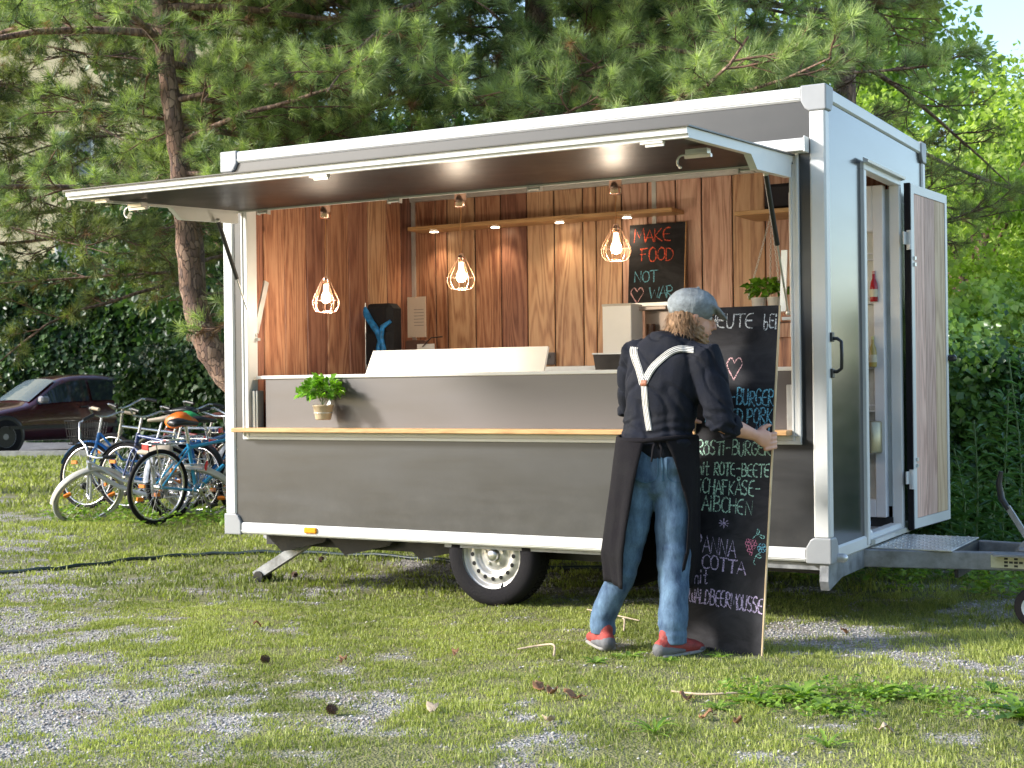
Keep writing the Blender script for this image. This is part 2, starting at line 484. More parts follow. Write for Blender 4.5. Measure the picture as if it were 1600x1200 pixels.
def make_ground():
    m = bpy.data.materials.new('ground_soil_gravel'); m.use_nodes = True
    nt = m.node_tree; L = nt.links.new; b = nt.nodes['Principled BSDF']
    tc = node(nt, 'ShaderNodeTexCoord')
    at = node(nt, 'ShaderNodeAttribute', attribute_name='tint')
    vo = node(nt, 'ShaderNodeTexVoronoi', i={'Scale': 95.0}); L(tc.outputs['Object'], vo.inputs['Vector'])
    n1 = node(nt, 'ShaderNodeTexNoise', i={'Scale': 3.0, 'Detail': 8.0, 'Roughness': .7}); L(tc.outputs['Object'], n1.inputs['Vector'])
    n2 = node(nt, 'ShaderNodeTexNoise', i={'Scale': 30.0, 'Detail': 6.0, 'Roughness': .7}); L(tc.outputs['Object'], n2.inputs['Vector'])
    gr = node(nt, 'ShaderNodeValToRGB'); e = gr.color_ramp.elements
    e[0].position = 0; e[0].color = (.16, .15, .14, 1); e[1].position = 1; e[1].color = (.52, .50, .47, 1)
    x = e.new(.5); x.color = (.34, .325, .305, 1)
    sp = node(nt, 'ShaderNodeSeparateColor'); L(vo.outputs['Color'], sp.inputs[0]); L(sp.outputs[0], gr.inputs[0])
    so = node(nt, 'ShaderNodeMix', data_type='RGBA'); so.inputs[6].default_value = (.12, .12, .05, 1); so.inputs[7].default_value = (.26, .26, .12, 1)
    L(n2.outputs[0], so.inputs[0])
    di = node(nt, 'ShaderNodeMix', data_type='RGBA'); di.inputs[7].default_value = (.23, .17, .115, 1)
    mr = node(nt, 'ShaderNodeMapRange', i={1: .48, 2: .72, 3: 0, 4: .8}); L(n1.outputs[0], mr.inputs[0])
    L(mr.outputs[0], di.inputs[0]); L(gr.outputs[0], di.inputs[6])
    mx = node(nt, 'ShaderNodeMix', data_type='RGBA')
    ms = node(nt, 'ShaderNodeMath', operation='MULTIPLY_ADD'); ms.inputs[1].default_value = 1.2; ms.inputs[2].default_value = -.35
    ad = node(nt, 'ShaderNodeMath', operation='ADD', use_clamp=True)
    L(n2.outputs[0], ms.inputs[0]); L(at.outputs['Fac'], ad.inputs[0]); L(ms.outputs[0], ad.inputs[1])
    mf = node(nt, 'ShaderNodeMapRange', i={1: .45, 2: .95}); L(ad.outputs[0], mf.inputs[0])
    L(mf.outputs[0], mx.inputs[0]); L(di.outputs[2], mx.inputs[6]); L(so.outputs[2], mx.inputs[7])
    L(mx.outputs[2], b.inputs['Base Color']); b.inputs['Roughness'].default_value = .95
    b.inputs['Specular IOR Level'].default_value = .2
    bp = node(nt, 'ShaderNodeBump', i={'Strength': .8, 'Distance': .012})
    hh = node(nt, 'ShaderNodeMath', operation='ADD'); L(vo.outputs['Distance'], hh.inputs[0]); L(n2.outputs[0], hh.inputs[1])
    L(hh.outputs[0], bp.inputs['Height']); L(bp.outputs[0], b.inputs['Normal'])
    # one sheet: fine grid near the camera that widens out to the horizon
    def axis(lo, hi, step, far):
        a = list(np.arange(lo, hi + 1e-6, step)); s = step
        while a[-1] < far: s *= 1.35; a.append(a[-1] + s)
        s = step
        while a[0] > -far: s *= 1.35; a.insert(0, a[0] - s)
        return np.array(a)
    X = axis(-9, 4, .06, 600); Y = axis(-4, 4, .06, 600)
    XX, YY = np.meshgrid(X, Y)
    near = np.clip(1.3 - np.maximum(np.abs(XX + 3) - 8, np.abs(YY) - 6) / 6, 0, 1)
    Z = gh(XX, YY) * near
    V = np.stack([XX, YY, Z], -1).reshape(-1, 3)
    nx, ny = len(X), len(Y)
    i = np.arange((ny - 1) * (nx - 1)); r = i // (nx - 1); c = i % (nx - 1); q = r * nx + c
    F = np.stack([q, q + 1, q + nx + 1, q + nx], -1)
    o = npmesh('ground', V, F, np.full(len(F), 4), m, tint=cover(XX, YY).ravel(), smooth=True, kind='structure')
    tag(o, 'patchy grass and grey gravel ground')
make_ground()

def sheet(name, pts, z, m, kind='structure'):
    mb = MB(); mb.add([(p[0], p[1], z) for p in pts], [tuple(range(len(pts)))])
    o = mb.build(name, m); o['kind'] = kind; return o

RH = Vector((RR.x, RR.y, 0)).normalized(); AH = Vector((AA.x, AA.y, 0)).normalized()
def cf(r, d, z=0.0):
    """ground-frame point: r metres to the right of the camera axis, d metres ahead"""
    return Vector((CAM.x, CAM.y, 0)) + RH * r + AH * d + Vector((0, 0, z))
asphalt = mat('asphalt', (.17, .17, .18), .9, 0, .25, 4, .5, 90)
street = sheet('street', [cf(-40, 26.7), cf(-5, 26.2), cf(-5, 33.5), cf(-40, 34)], .03, asphalt)
kerb_m = mat('kerb_stone', (.42, .41, .39), .85, 0, .2, 8, .3, 60)
kb = MB(); kb.obox(cf(-40, 26.6, .05), cf(-5, 26.1, .05), .16, .14)
kb.build('kerb', kerb_m, kind='structure')
def settle(t, loc):
    """put the Empty at the base of its thing, leaving the parts where they stand"""
    loc = Vector(loc); t.location = loc
    for c in t.children: c.location = c.location - loc
    return t

# ------------------------------------------------------------------ the trailer
LX, WY, Z0, Z1 = -3.73, 2.07, .34, 2.64
T = thing('food_trailer', 'dark panelled catering trailer with white aluminium edges and its serving hatch propped open', 'food trailer')
RW = .068
def rail(a, b, name='edge_rail', m=None):
    mb = MB(); mb.cbox(a, b, .009); o = mb.build(name, m or white_alu, T); return o
CP = .115
# front long rails with a fine groove, built as two stacked profiles
for z in (Z0, Z1 - RW):
    rail((LX + CP, 0, z), (-CP, RW, z + RW))
    rail((LX + CP, -.004, z + .014), (-CP, 0.002, z + .020))
    rail((LX + CP, WY - RW, z), (-CP, WY, z + RW))
    rail((-RW, CP, z), (0, WY - CP, z + RW))
    rail((LX, CP, z), (LX + RW, WY - CP, z + RW))
for (x, y) in ((LX, 0), (-RW - .012, 0), (LX, WY - RW), (-RW - .012, WY - RW)):
    rail((x, y, Z0 + CP), (x + RW + .012, y + RW, Z1 - CP), 'corner_post')
def capbox(x, y, z):
    sx = 1 if x < -1 else -1; sy = 1 if y < 1 else -1; sz = 1 if z < 1 else -1
    mb = MB(); e = .006
    k = CP + .004
    def pt(a, b2, c): return (x + sx * a, y + sy * b2, z + sz * c)
    # chamfered L block: extruded outline on the front, and body
    out = [(-e, -e), (k, -e), (k, RW + .002), (RW + .03, k - .012), (RW + .012, k), (-e, k)]
    vs = [pt(a, -e, c) for a, c in out] + [pt(a, RW + .004, c) for a, c in out]
    n = len(out)
    mb.add(vs, [tuple(range(n)), tuple(range(n, 2 * n))[::-1]] + [(i, (i + 1) % n, n + (i + 1) % n, n + i) for i in range(n)])
    out2 = [(a + (.0015 if a == -e else -.001), c + (.0015 if c == -e else -.001)) for a, c in out]
    mb2 = MB(); mb2.add([pt(q, w, c) for q in (-e - .0015, RW - .002) for w, c in out2], [tuple(range(n)), tuple(range(n, 2 * n))[::-1]] + [(i, (i + 1) % n, n + (i + 1) % n, n + i) for i in range(n)])
    o = mb.build('corner_cap', cap_grey, T); bevel(o, .006, 2)
    o2 = mb2.build('cap_wing', cap_grey, o); bevel(o2, .006, 2)
for x in (LX, 0):
    for y in (0, WY):
        for z in (Z0, Z1): capbox(x, y, z)
# front panel around the opening (opening x -3.56..-.16, z .94..2.30)
OX0, OX1, OZ0, OZ1 = -3.585, -.135, .908, 2.33
fy0, fy1 = .012, .05
def pan(a, b, name, m): mb = MB(); mb.box(a, b); return mb.build(name, m, T)
pan((LX + .06, fy0, Z0 + .06), (-.06, fy1, OZ0 + .02), 'front_panel', panel_front)
pan((LX + .06, fy0, OZ1 - .02), (-.06, fy1, Z1 - .06), 'front_panel', panel_front)
pan((LX + .06, fy0, OZ0 + .02), (OX0 + .02, fy1, OZ1 - .02), 'front_panel', panel_front)
pan((OX1 - .02, fy0, OZ0 + .02), (-.06, fy1, OZ1 - .02), 'front_panel', panel_front)
# serving frame, profiled: outer lip, flat, inner lip
fr = MB()
FB = .046
for (a, b) in (((OX0, -.006, OZ0), (OX1, .09, OZ0 + .018)), ((OX0, .0, OZ0 + .018), (OX1, .09, OZ0 + FB - .008)), ((OX0 + .01, -.006, OZ0 + FB - .008), (OX1 - .01, .09, OZ0 + FB))):
    fr.cbox(a, b, .002)
for x, s in ((OX0, 1), (OX1, -1)):
    for (u0, u1, yy) in ((0, .014, -.006), (.014, .034, .0), (.034, FB, -.004)):
        fr.cbox((x + s * u0, yy - .001, OZ0 + .004), (x + s * u1, .088, OZ1), .002)
fr.build('serving_frame', white_alu, T)
g = MB()
g.prism([(0, 2.318), (-.055, 2.325), (-.06, 2.345), (-.05, 2.352), (-.05, 2.372), (-.012, 2.392), (0.002, 2.392)], 'x', -3.66, -.083)
go = g.build('gutter', white_alu, T)
g = MB(); g.cbox((-.09, -.064, 2.316), (-.080, .0, 2.393), .003); g.build('gutter_end', white_alu, go)
# side panel in x=0 with the door opening y .70..1.40, z .40..2.36
DY0, DY1, DZ0, DZ1 = .655, 1.435, .36, 2.345
sx0, sx1 = -.045, -.012
pan((sx0, .04, Z0 + .06), (sx1, DY0 + .02, Z1 - .06), 'side_panel', panel_side)
pan((sx0, DY1 - .02, Z0 + .06), (sx1, WY - .04, Z1 - .06), 'side_panel', panel_side)
pan((sx0, DY0 + .02, DZ1 - .02), (sx1, DY1 - .02, Z1 - .06), 'side_panel', panel_side)
df = MB()
df.cbox((-.05, DY0, DZ0), (.008, DY0 + .045, DZ1 - .03), .003)
df.cbox((-.05, DY1 - .05, DZ0), (.008, DY1, DZ1 - .03), .003)
df.cbox((-.05, DY0, DZ1 - .03), (.008, DY1, DZ1 + .01), .003)
df.build('door_frame', white_alu, T)
g = MB(); g.prism([(.008, DZ1 + .0), (.034, DZ1 + .004), (.036, DZ1 + .016), (.008, DZ1 + .03)], 'y', DY0 - .02, DY1 + .0); g.build('drip_rail', white_alu, T)
g = MB(); g.box((-.6, DY0 + .05, Z0 + .02), (.03, DY1 - .05, Z0 + .045)); g.build('door_sill', alu, T)
# far end wall, back wall, floor, roof
pan((LX + .012, .05, Z0 + .06), (LX + .045, WY - .05, Z1 - .06), 'end_panel', panel_side)
pan((LX + .06, WY - .045, Z0 + .06), (-.06, WY - .012, Z1 - .06), 'rear_panel', panel_side)
pan((LX + .02, .02, Z0 + .0), (-.02, WY - .02, Z0 + .035), 'floor', dark_metal)
pan((LX + .05, .05, Z1 - .05), (-.05, WY - .05, Z1 - .012), 'roof', white_alu)
ceil_m = mat('ceiling_laminate', (.55, .53, .50), .5, 0, .05, 3)
pan((LX + .05, .06, 2.60), (-.05, WY - .05, 2.62), 'ceiling', ceil_m)
# inside planks: left end wall (plane x) and back wall (plane y); recessed joints show a dark backing
lw = pan((LX + .045, .06, Z0 + .04), (LX + .055, WY - .05, 2.6), 'end_wall_lining', dark_metal)
ys = [.06, .20, .30, .51, .74, .96, 1.21, 1.44, 1.67, 1.85, 2.0]
mm = [wood_brown, wood_red, wood_brown, wood_brown, wood_red, wood_brown, wood_red, wood_tan, wood_brown, wood_red]
for i in range(len(ys) - 1):
    mb = MB(); mb.cbox((LX + .056, ys[i] + .004, Z0 + .05), (LX + .072 + .0015 * (i % 3), ys[i + 1] - .004, 2.595), .004)
    mb.build('plank', mm[i], lw)
bw = pan((LX + .06, WY - .057, Z0 + .04), (-.06, WY - .047, 2.6), 'back_wall_lining', dark_metal)
xs = [-3.66, -3.46, -3.36, -3.13, -2.92, -2.71, -2.50, -2.28, -2.18, -1.99, -1.80, -1.60, -1.42, -1.21, -.99, -.80, -.62, -.42, -.22, -.065]
mm = [wood_brown, wood_brown, wood_tan, wood_brown, wood_red, wood_tan, wood_tan, wood_tan, wood_tan, wood_pink, wood_pink, wood_pink, wood_pink, wood_tan, wood_pink, wood_brown, wood_tan, wood_brown, wood_red]
for i in range(len(xs) - 1):
    mb = MB(); mb.cbox((xs[i] + .004, WY - .070 - .0015 * (i % 3), Z0 + .05), (xs[i + 1] - .004, WY - .058, 2.595), .004)
    mb.build('plank', mm[i], bw)
trim = MB()
trim.box((LX + .075, WY - .085, Z0 + .05), (LX + .105, WY - .072, 2.55))
trim.build('corner_trim', alu, T)
trim = MB(); trim.box((-1.765, WY - .080, Z0 + .05), (-1.735, WY - .073, 2.55)); trim.build('joint_trim', alu, T)
trim = MB(); trim.box((LX + .075, WY - .10, 2.545), (-.07, WY - .074, 2.598)); trim.box((LX + .075, WY - .106, 2.56), (-.07, WY - .10, 2.575)); trim.build('ceiling_trim', alu, T)
rw = pan((-.062, .06, Z0 + .04), (-.052, DY0 + .0, 2.6), 'side_wall_lining', wood_brown)
pan((-.062, DY1, Z0 + .04), (-.052, WY - .075, 2.6), 'side_wall_lining', wood_brown)
# counter: brown front panel, white worktop edge, ledge
pan((-3.455, .055, .95), (-.16, .08, 1.268), 'counter_front', panel_in)
g = MB(); g.cbox((-3.52, .045, 1.268), (-.18, .66, 1.288), .003); g.build('worktop', white_pl, T)
g = MB(); g.box((-3.45, .30, .42), (-.2, .64, 1.266)); g.build('counter_cabinet', mat('cabinet_grey', (.12, .11, .11), .5), T)
g = MB(); g.cbox((-3.535, .02, .95), (-3.512, .10, 1.20), .003); g.cbox((-3.512, .03, .95), (-3.50, .09, 1.20), .003); g.build('flap_channel', alu, T)
g = MB(); g.cbox((-.215, .02, .95), (-.185, .10, 1.20), .003); g.build('flap_channel', alu, T)
ledge = MB(); ledge.cbox((-3.612, -.085, .953), (-.18, .052, .979), .004)
ledge.build('serving_ledge', oak, T)
g = MB(); g.box((-3.53, .05, .944), (-.19, .25, .95)); g.build('inner_sill', dark_metal, T)
# the propped hatch
HY, HZ, EY, EZ = -.02, 2.276, -1.365, 2.214
hd = Vector((0, EY - HY, EZ - HZ)); hl = hd.length; hd.normalize(); hn = Vector((0, -hd.z, hd.y)); 
if hn.z < 0: hn = -hn
def H(x, s, t): return Vector((x, HY, HZ)) + hd * s + hn * t
def hbox(mb, x0, x1, s0, s1, t0, t1):
    vs = [H(x, s, t) for t in (t0, t1) for x, s in ((x0, s0), (x1, s0), (x1, s1), (x0, s1))]
    mb.add(vs, [(0, 3, 2, 1), (4, 5, 6, 7), (0, 1, 5, 4), (1, 2, 6, 5), (2, 3, 7, 6), (3, 0, 4, 7)])
hx0, hx1 = -3.60, -.155
g = MB(); hbox(g, hx0 + .01, hx1 - .01, .0, hl - .01, .0, .03)
hatch = g.build('serving_hatch', panel_hatch, T)
g = MB(); hbox(g, hx0 - .012, hx1 + .012, -.0, hl + .022, .031, .037); g.build('hatch_skin', panel_front, hatch)
g = MB()
hbox(g, hx0, hx1, hl - .03, hl, -.012, .0305); hbox(g, hx0, hx1, hl, hl + .012, .004, .0305)
hbox(g, hx0, hx0 + .032, .0, hl - .03, -.012, .0305)
hbox(g, hx1 - .032, hx1, .0, hl - .03, -.012, .0305)
hbox(g, hx0, hx1, .0, .02, -.010, .0)
g.build('hatch_rim', white_alu, hatch)
for xx in (hx0, hx1 - .035):   # deeper reinforcing channel on the inner half of each side
    g = MB()
    vs = []
    for s, t0 in ((.03, -.075), (.52, -.075), (.60, -.012), (.03, -.012)):
        vs.append((s, t0))
    P = [H(x, s, t) for x in (xx, xx + .035) for s, t in vs]
    g.add(P, [(0, 1, 2, 3), (7, 6, 5, 4), (0, 4, 5, 1), (1, 5, 6, 2), (2, 6, 7, 3), (3, 7, 4, 0)])
    g.build('hatch_channel', white_alu, hatch)
for xx, s in ((-3.45, 1.27), (-2.0, 1.33), (-.32, 1.33)):
    g = MB(); hbox(g, xx - .05, xx + .05, s - .018, s + .012, -.022, -.0125); hbox(g, xx - .03, xx + .05, s - .008, s + .004, -.034, -.022); g.build('hatch_catch', alu, hatch)
for xx in (-3.49, -.27):
    g = MB(); hbox(g, xx - .05, xx + .05, .93, .975, -.035, -.0125); hbox(g, xx - .06, xx + .06, .94, .96, -.05, -.036)
    c = H(xx - .07, .95, -.05)
    g.torus(c + Vector((0, 0, -.01)), .028, .0055, (0, 1, 0), 14, 6, -PI * .9, PI * .15)
    g.build('hatch_latch', alu, hatch)
for xx in (-3.42, -2.49, -1.6, -.42):
    g = MB()
    g.cyl(H(xx, .012, -.02), H(xx + .07, .012, -.02), .008, n=8)
    g.box(H(xx - .006, .0, -.035), H(xx, .03, -.008)); g.box(H(xx + .07, .0, -.035), H(xx + .076, .03, -.008))
    g.build('hinge_pin', alu, hatch)
# gas struts
def strut(p, q, arm_end=None):
    p = Vector(p); q = Vector(q)
    mid = p.lerp(q, .50)
    g = MB(); g.cyl(p, mid, .0125, n=12); so = g.build('gas_strut', black_pl, T)
    g = MB(); g.cyl(mid, q, .0055, n=8); g.build('rod', steel, so)
    g = MB(); g.ball(p, .014); g.ball(q, .013); g.cbox(q + Vector((-.03, -.012, -.035)), q + Vector((.03, .012, -.018)), .002); g.build('ball_joint', alu, so)
strut((-3.54, -.26, 2.195), (-3.545, .075, 1.535))
strut((-.20, -.29, 2.19), (-.205, .035, 1.55))
g = MB(); g.obox((-3.55, .19, 1.865), (-3.55, .085, 1.55), .012, .04); g.build('strut_bracket', alu, T)
g = MB(); g.obox((-.225, .05, 1.86), (-.235, .045, 1.56), .012, .03); g.build('strut_bracket', alu, T)
# orange side marker
g = MB(); g.cbox((-3.135, -.014, .362), (-3.045, .002, .396), .006)
g.build('marker_light', mat('amber_lens', (.9, .33, .01), .25, 0, .05), T)
# back wall shelf and its spot lights
g = MB(); g.cbox((-3.56, 1.79, 2.315), (-1.54, 1.995, 2.343), .003); shelf = g.build('wall_shelf', oak, T)
for xx in (-3.40, -2.90, -2.40, -1.90):
    g = MB(); g.cyl((xx, 1.89, 2.309), (xx, 1.89, 2.3155), .036, n=20); f = g.build('spot_bezel', alu, shelf)
    g = MB(); g.cyl((xx, 1.89, 2.306), (xx, 1.89, 2.3095), .029, n=20); g.build('spot_lens', mat('spot_glow', (1, .9, .7), .4, emis=(1, .82, .55), estr=9), shelf)
g = MB(); g.cbox((-1.05, 1.6, 2.235), (-.07, 1.99, 2.262), .003); g.build('corner_shelf', oak, T)
# grab handle on the corner post
g = MB()
g.tube([(.0, .055, 1.42), (.03, .055, 1.42), (.05, .055, 1.405), (.052, .055, 1.34), (.05, .055, 1.275), (.03, .055, 1.26), (.0, .055, 1.26)], .0085, 8)
g.cbox((-.002, .035, 1.405), (.012, .075, 1.45), .003); g.cbox((-.002, .035, 1.23), (.012, .075, 1.275), .003)
g.build('grab_handle', black_pl, T)
g = MB(); g.cyl((.0, .11, .355), (.035, .11, .355), .022, n=16); g.ball((.035, .11, .355), .02, n=12); g.build('corner_buffer', alu, T)
# the open side door, folded back almost flat against the wall
dA = Vector((.032, 1.425, 0)); dB = Vector((.085, 2.10, 0)); dd = (dB - dA).normalized(); dn = Vector((dd.y, -dd.x, 0)); dl = (dB - dA).length
def D(s, t, z): return dA + dd * s + dn * t + Vector((0, 0, z))
def dbox(mb, s0, s1, t0, t1, z0, z1):
    vs = [D(s, t, z) for z in (z0, z1) for s, t in ((s0, t0), (s1, t0), (s1, t1), (s0, t1))]
    mb.add(vs, [(0, 3, 2, 1), (4, 5, 6, 7), (0, 1, 5, 4), (1, 2, 6, 5), (2, 3, 7, 6), (3, 0, 4, 7)])
dz0, dz1 = .375, 2.325
g = MB(); dbox(g, .03, dl - .03, .004, .022, dz0 + .03, dz1 - .03); door = g.build('side_door', panel_side, T)
g = MB()
for a in ((0, .05, .0, .034, dz0, dz1), (dl - .04, dl, .0, .034, dz0, dz1), (.05, dl - .04, .0, .034, dz0, dz0 + .055), (.05, dl - .04, .0, .034, dz1 - .05, dz1)): dbox(g, *a)
g.build('door_rim', white_alu, door)
g = MB()
for a in ((-.012, .0, -.003, .030, dz0 - .005, dz1 + .004), (0, dl, -.003, .010, dz0 - .012, dz0)): dbox(g, *a)
g.build('door_seal', rubber, door)
s = .05; k = 0
for w, m_ in ((.20, wood_pale), (.19, wood_pale), (dl - .04 - .05 - .39, wood_sand)):
    g = MB(); dbox(g, s + .002, s + w - .002, .022, .030, dz0 + .057, dz1 - .052); g.build('plank', m_, door); s += w
for z in (.60, 1.95):
    g = MB()
    dbox(g, -.02, .0, .012, .032, z, z + .11); dbox(g, -.065, -.02, .006, .012, z + .03, z + .1); g.cyl(D(-.018, .03, z), D(-.018, .03, z + .11), .011, n=10)
    g.build('door_hinge', white_alu, door)
g = MB()
for z in (.60, 1.98): dbox(g, dl, dl + .018, .004, .024, z, z + .12)
dbox(g, .03, .055, .034, .044, .72, .74); dbox(g, .03, .055, .034, .044, .755, .775); dbox(g, .03, .055, .034, .044, 1.86, 1.88); dbox(g, .03, .055, .034, .044, 1.895, 1.915)
g.build('door_bolt', alu, door)
g = MB(); g.cbox(D(dl - .02, .03, 1.325), D(dl + .045, .075, 1.365), .012); g.build('door_knob', black_pl, door)
# chassis
ch = MB()
ch.box((-3.66, .30, .245), (-.05, .36, .338)); ch.box((-3.66, 1.71, .245), (-.05, 1.77, .338))
for xx in (-3.6, -2.75, -1.2, -.4): ch.box((xx, .36, .26), (xx + .06, 1.71, .338))
ch.build('chassis', dark_metal, T)
g = MB(); g.prism([(.01, .338), (.72, .338), (.72, .245), (.24, .245), (.02, .205), (.0, .25)], 'x', -.055, -.012); g.build('cross_plate', galv, T)
g = MB(); g.box((-2.2, .04, .318), (-.06, .06, .337)); g.box((-.5, .035, .30), (-.06, .045, .335)); g.build('floor_edge', galv, T)
for xx in (-3.62, -3.15, -2.62):
    g = MB(); g.prism([(xx, .335), (xx + .5, .335), (xx + .46, .285), (xx + .14, .215)], 'y', .22, .38); g.build('bracket', dark_metal, T)
# mudguard and the near wheel, the far wheel
def wheel(cx, y0, y1, sgn):
    """y0 is the outer face; sgn -1 faces the camera"""
    R, r = .285, .190; cz = .283; w = y1 - y0
    prof = [(r * .96, .0), (r + .012, -.006), (R - .045, -.010), (R - .018, .0), (R - .004, .022), (R, .05)]
    k = w if sgn < 0 else -w
    full = [(a, y0 + b * (1 if sgn < 0 else -1)) for a, b in prof]
    wt = y1 if sgn < 0 else y0
    mb = MB(); c = (cx, 0, cz)
    P = [(a, b) for a, b in full] + [(R, y0 + (w - .05 if sgn < 0 else -w + .05)), (R - .018, y0 + (w if sgn < 0 else -w)), (r, y0 + (w if sgn < 0 else -w))]
    mb.lathe(c, P, 56, (0, 1, 0)); tyre = mb.build('wheel', rubber, T)
    tr = MB()
    for kx in range(56):
        a = 2 * PI * kx / 56
        for yy in (.055, .105):
            if yy + .035 > w: continue
            yb = y0 + yy * (1 if sgn < 0 else -1)
            c0 = Vector((cx + math.cos(a) * (R + .001), yb, cz + math.sin(a) * (R + .001)))
            tr.obox(c0, c0 + Vector((0, .035 * (1 if sgn < 0 else -1), 0)), .022, .006, Vector((math.cos(a), 0, math.sin(a))))
    tr.build('tread', rubber, tyre)
    q = 1 if sgn < 0 else -1
    rm = MB()
    prof = [(.192, .002), (.193, .010), (.186, .014), (.180, .012), (.172, .022), (.168, .035), (.160, .038), (.150, .030), (.140, .024), (.118, .020), (.105, .028), (.097, .045), (.090, .052), (.070, .040), (.062, .034), (.034, .034)]
    rm.lathe(c, [(a, y0 + b * q) for a, b in prof], 56, (0, 1, 0))
    rm.lathe(c, [(.178, y0 + .03 * q), (.176, y0 + .12 * q), (.0, y0 + .13 * q)], 40, (0, 1, 0))
    rim = rm.build('rim', rim_silver, tyre)
    hb = MB(); hb.lathe(c, [(.033, y0 + .036 * q), (.033, y0 + .016 * q), (.028, y0 + .008 * q), (.014, y0 + .004 * q), (.0001, y0 + .004 * q)], 24, (0, 1, 0))
    hb.build('hub_cap', steel, tyre)
    nt = MB()
    for i in range(5):
        a = 2 * PI * i / 5 + .3
        p = Vector((cx + math.cos(a) * .056, y0 + .042 * q, cz + math.sin(a) * .056))
        nt.cyl(p, p + Vector((0, -.018 * q, 0)), .0095, n=6, smooth=False)
    nt.build('wheel_nut', steel, tyre)
    hl_ = MB()
    for i in range(16):
        a = 2 * PI * i / 16
        p = Vector((cx + math.cos(a) * .129, y0 + .0235 * q, cz + math.sin(a) * .129))
        hl_.lathe(p - Vector((0, .0035 * q, 0)), [(.0122, 0), (.0001, .0001)], 12, (0, 1, 0))
    hl_.build('vent_hole', mat('vent_hole_dark', (.004, .004, .004), .9), tyre)
    vv = MB(); vv.cyl((cx + .055, y0 + .03 * q, cz - .155), (cx + .062, y0 + .0 * q, cz - .168), .005, n=8); vv.build('valve', black_pl, tyre)
wheel(-1.905, .045, .225, -1)
wheel(-1.905, 2.02, 1.84, 1)
g = MB(); g.box((-1.93, .2, .26), (-1.88, 1.86, .31)); g.build('axle', dark_metal, T)
# rear corner steady leg
g = MB(); g.obox((-3.30, .33, .30), (-3.78, .35, .035), .06, .05, Vector((0, 1, 0))); leg = g.build('steady_leg', galv, T)
g = MB(); g.obox((-3.72, .36, .29), (-3.46, .34, .195), .022, .028, Vector((0, 1, 0))); g.obox((-3.40, .40, .29), (-3.52, .37, .17), .018, .02); g.build('leg_brace', galv, leg)
g = MB(); g.cyl((-3.74, .31, .035), (-3.74, .41, .035), .035, n=16); g.build('leg_foot', black_pl, leg)
# drawbar
def beam(a, b): 
    mb = MB(); mb.obox(a, b, .045, .092, Vector((0, 0, 1))); o = mb.build('drawbar_beam', galv, T); bevel(o, .006, 2); return o
bm_ = beam((-.05, .66, .292), (1.15, .90, .292)); beam((-.05, 1.42, .292), (1.15, 1.16, .292))
g = MB(); 
for i in range(14):
    y = .70 + i * .05
    g.cbox((.01, y, .338), (.42, y + .047, .346), .002)
g.build('step_plate', alu, T)
g = MB()
for i in range(13):
    for j in range(8):
        x = .03 + i * .03; y = .715 + j * .088 + (i % 2) * .04
        g.box((x, y, .346), (x + .008, y + .03, .3485))
g.build('tread_pattern', alu, T, kind='stuff')
g = MB(); g.box((.42, .76, .20), (.44, 1.34, .338)); g.build('step_riser', dark_metal, T)
g = MB(); g.box((.62, .70, .325), (1.2, .80, .335)); g.cbox((.90, .80, .336), (1.25, .96, .40), .01); g.cbox((.72, .82, .336), (.98, .92, .36), .008); cp = g.build('coupling', galv, T)
g = MB(); g.box((.60, .762, .262), (.80, .764, .325)); pl = g.build('rating_plate', mat('plate_cream', (.62, .60, .40), .5), T)
g = MB()
for i in range(5):
    for j in range(3): 
        if (i + j) % 2 == 0 or j == 1: g.box((.665 + i * .024, .7605, .268 + j * .018), (.683 + i * .024, .762, .279 + j * .018))
g.build('plate_print', black_pl, pl)
# handbrake lever
g = MB(); g.obox((.80, .88, .34), (.66, .90, .56), .018, .028); g.prism([(.70, .336), (.92, .336), (.90, .40), (.80, .43), (.74, .39)], 'y', .86, .90); lv = g.build('handbrake_lever', galv, T)
g = MB(); g.tube([(.665, .90, .545), (.63, .905, .60), (.618, .905, .68), (.63, .905, .74)], [.014, .018, .016, .012], 10); g.build('lever_grip', black_pl, lv)
# jockey wheel
g = MB(); g.lathe((.84, 0, .098), [(.062, .56), (.09, .565), (.1, .585), (.1, .60), (.09, .62), (.062, .625)], 28, (0, 1, 0)); jw = g.build('jockey_wheel', rubber, T)
g = MB(); g.lathe((.84, 0, .098), [(.062, .563), (.055, .58), (.02, .575), (.018, .56), (.0001, .56)], 24, (0, 1, 0)); g.lathe((.84, 0, .098), [(.062, .62), (.0001, .61)], 24, (0, 1, 0)); g.build('jockey_rim', white_pl, jw)
g = MB(); g.cyl((.84, .66, .12), (.84, .70, .5), .022, n=14); g.obox((.84, .64, .1), (.84, .65, .24), .012, .06); g.build('jockey_stem', galv, jw)
settle(T, (-1.86, 1.03, 0))
for c in T.children: pass

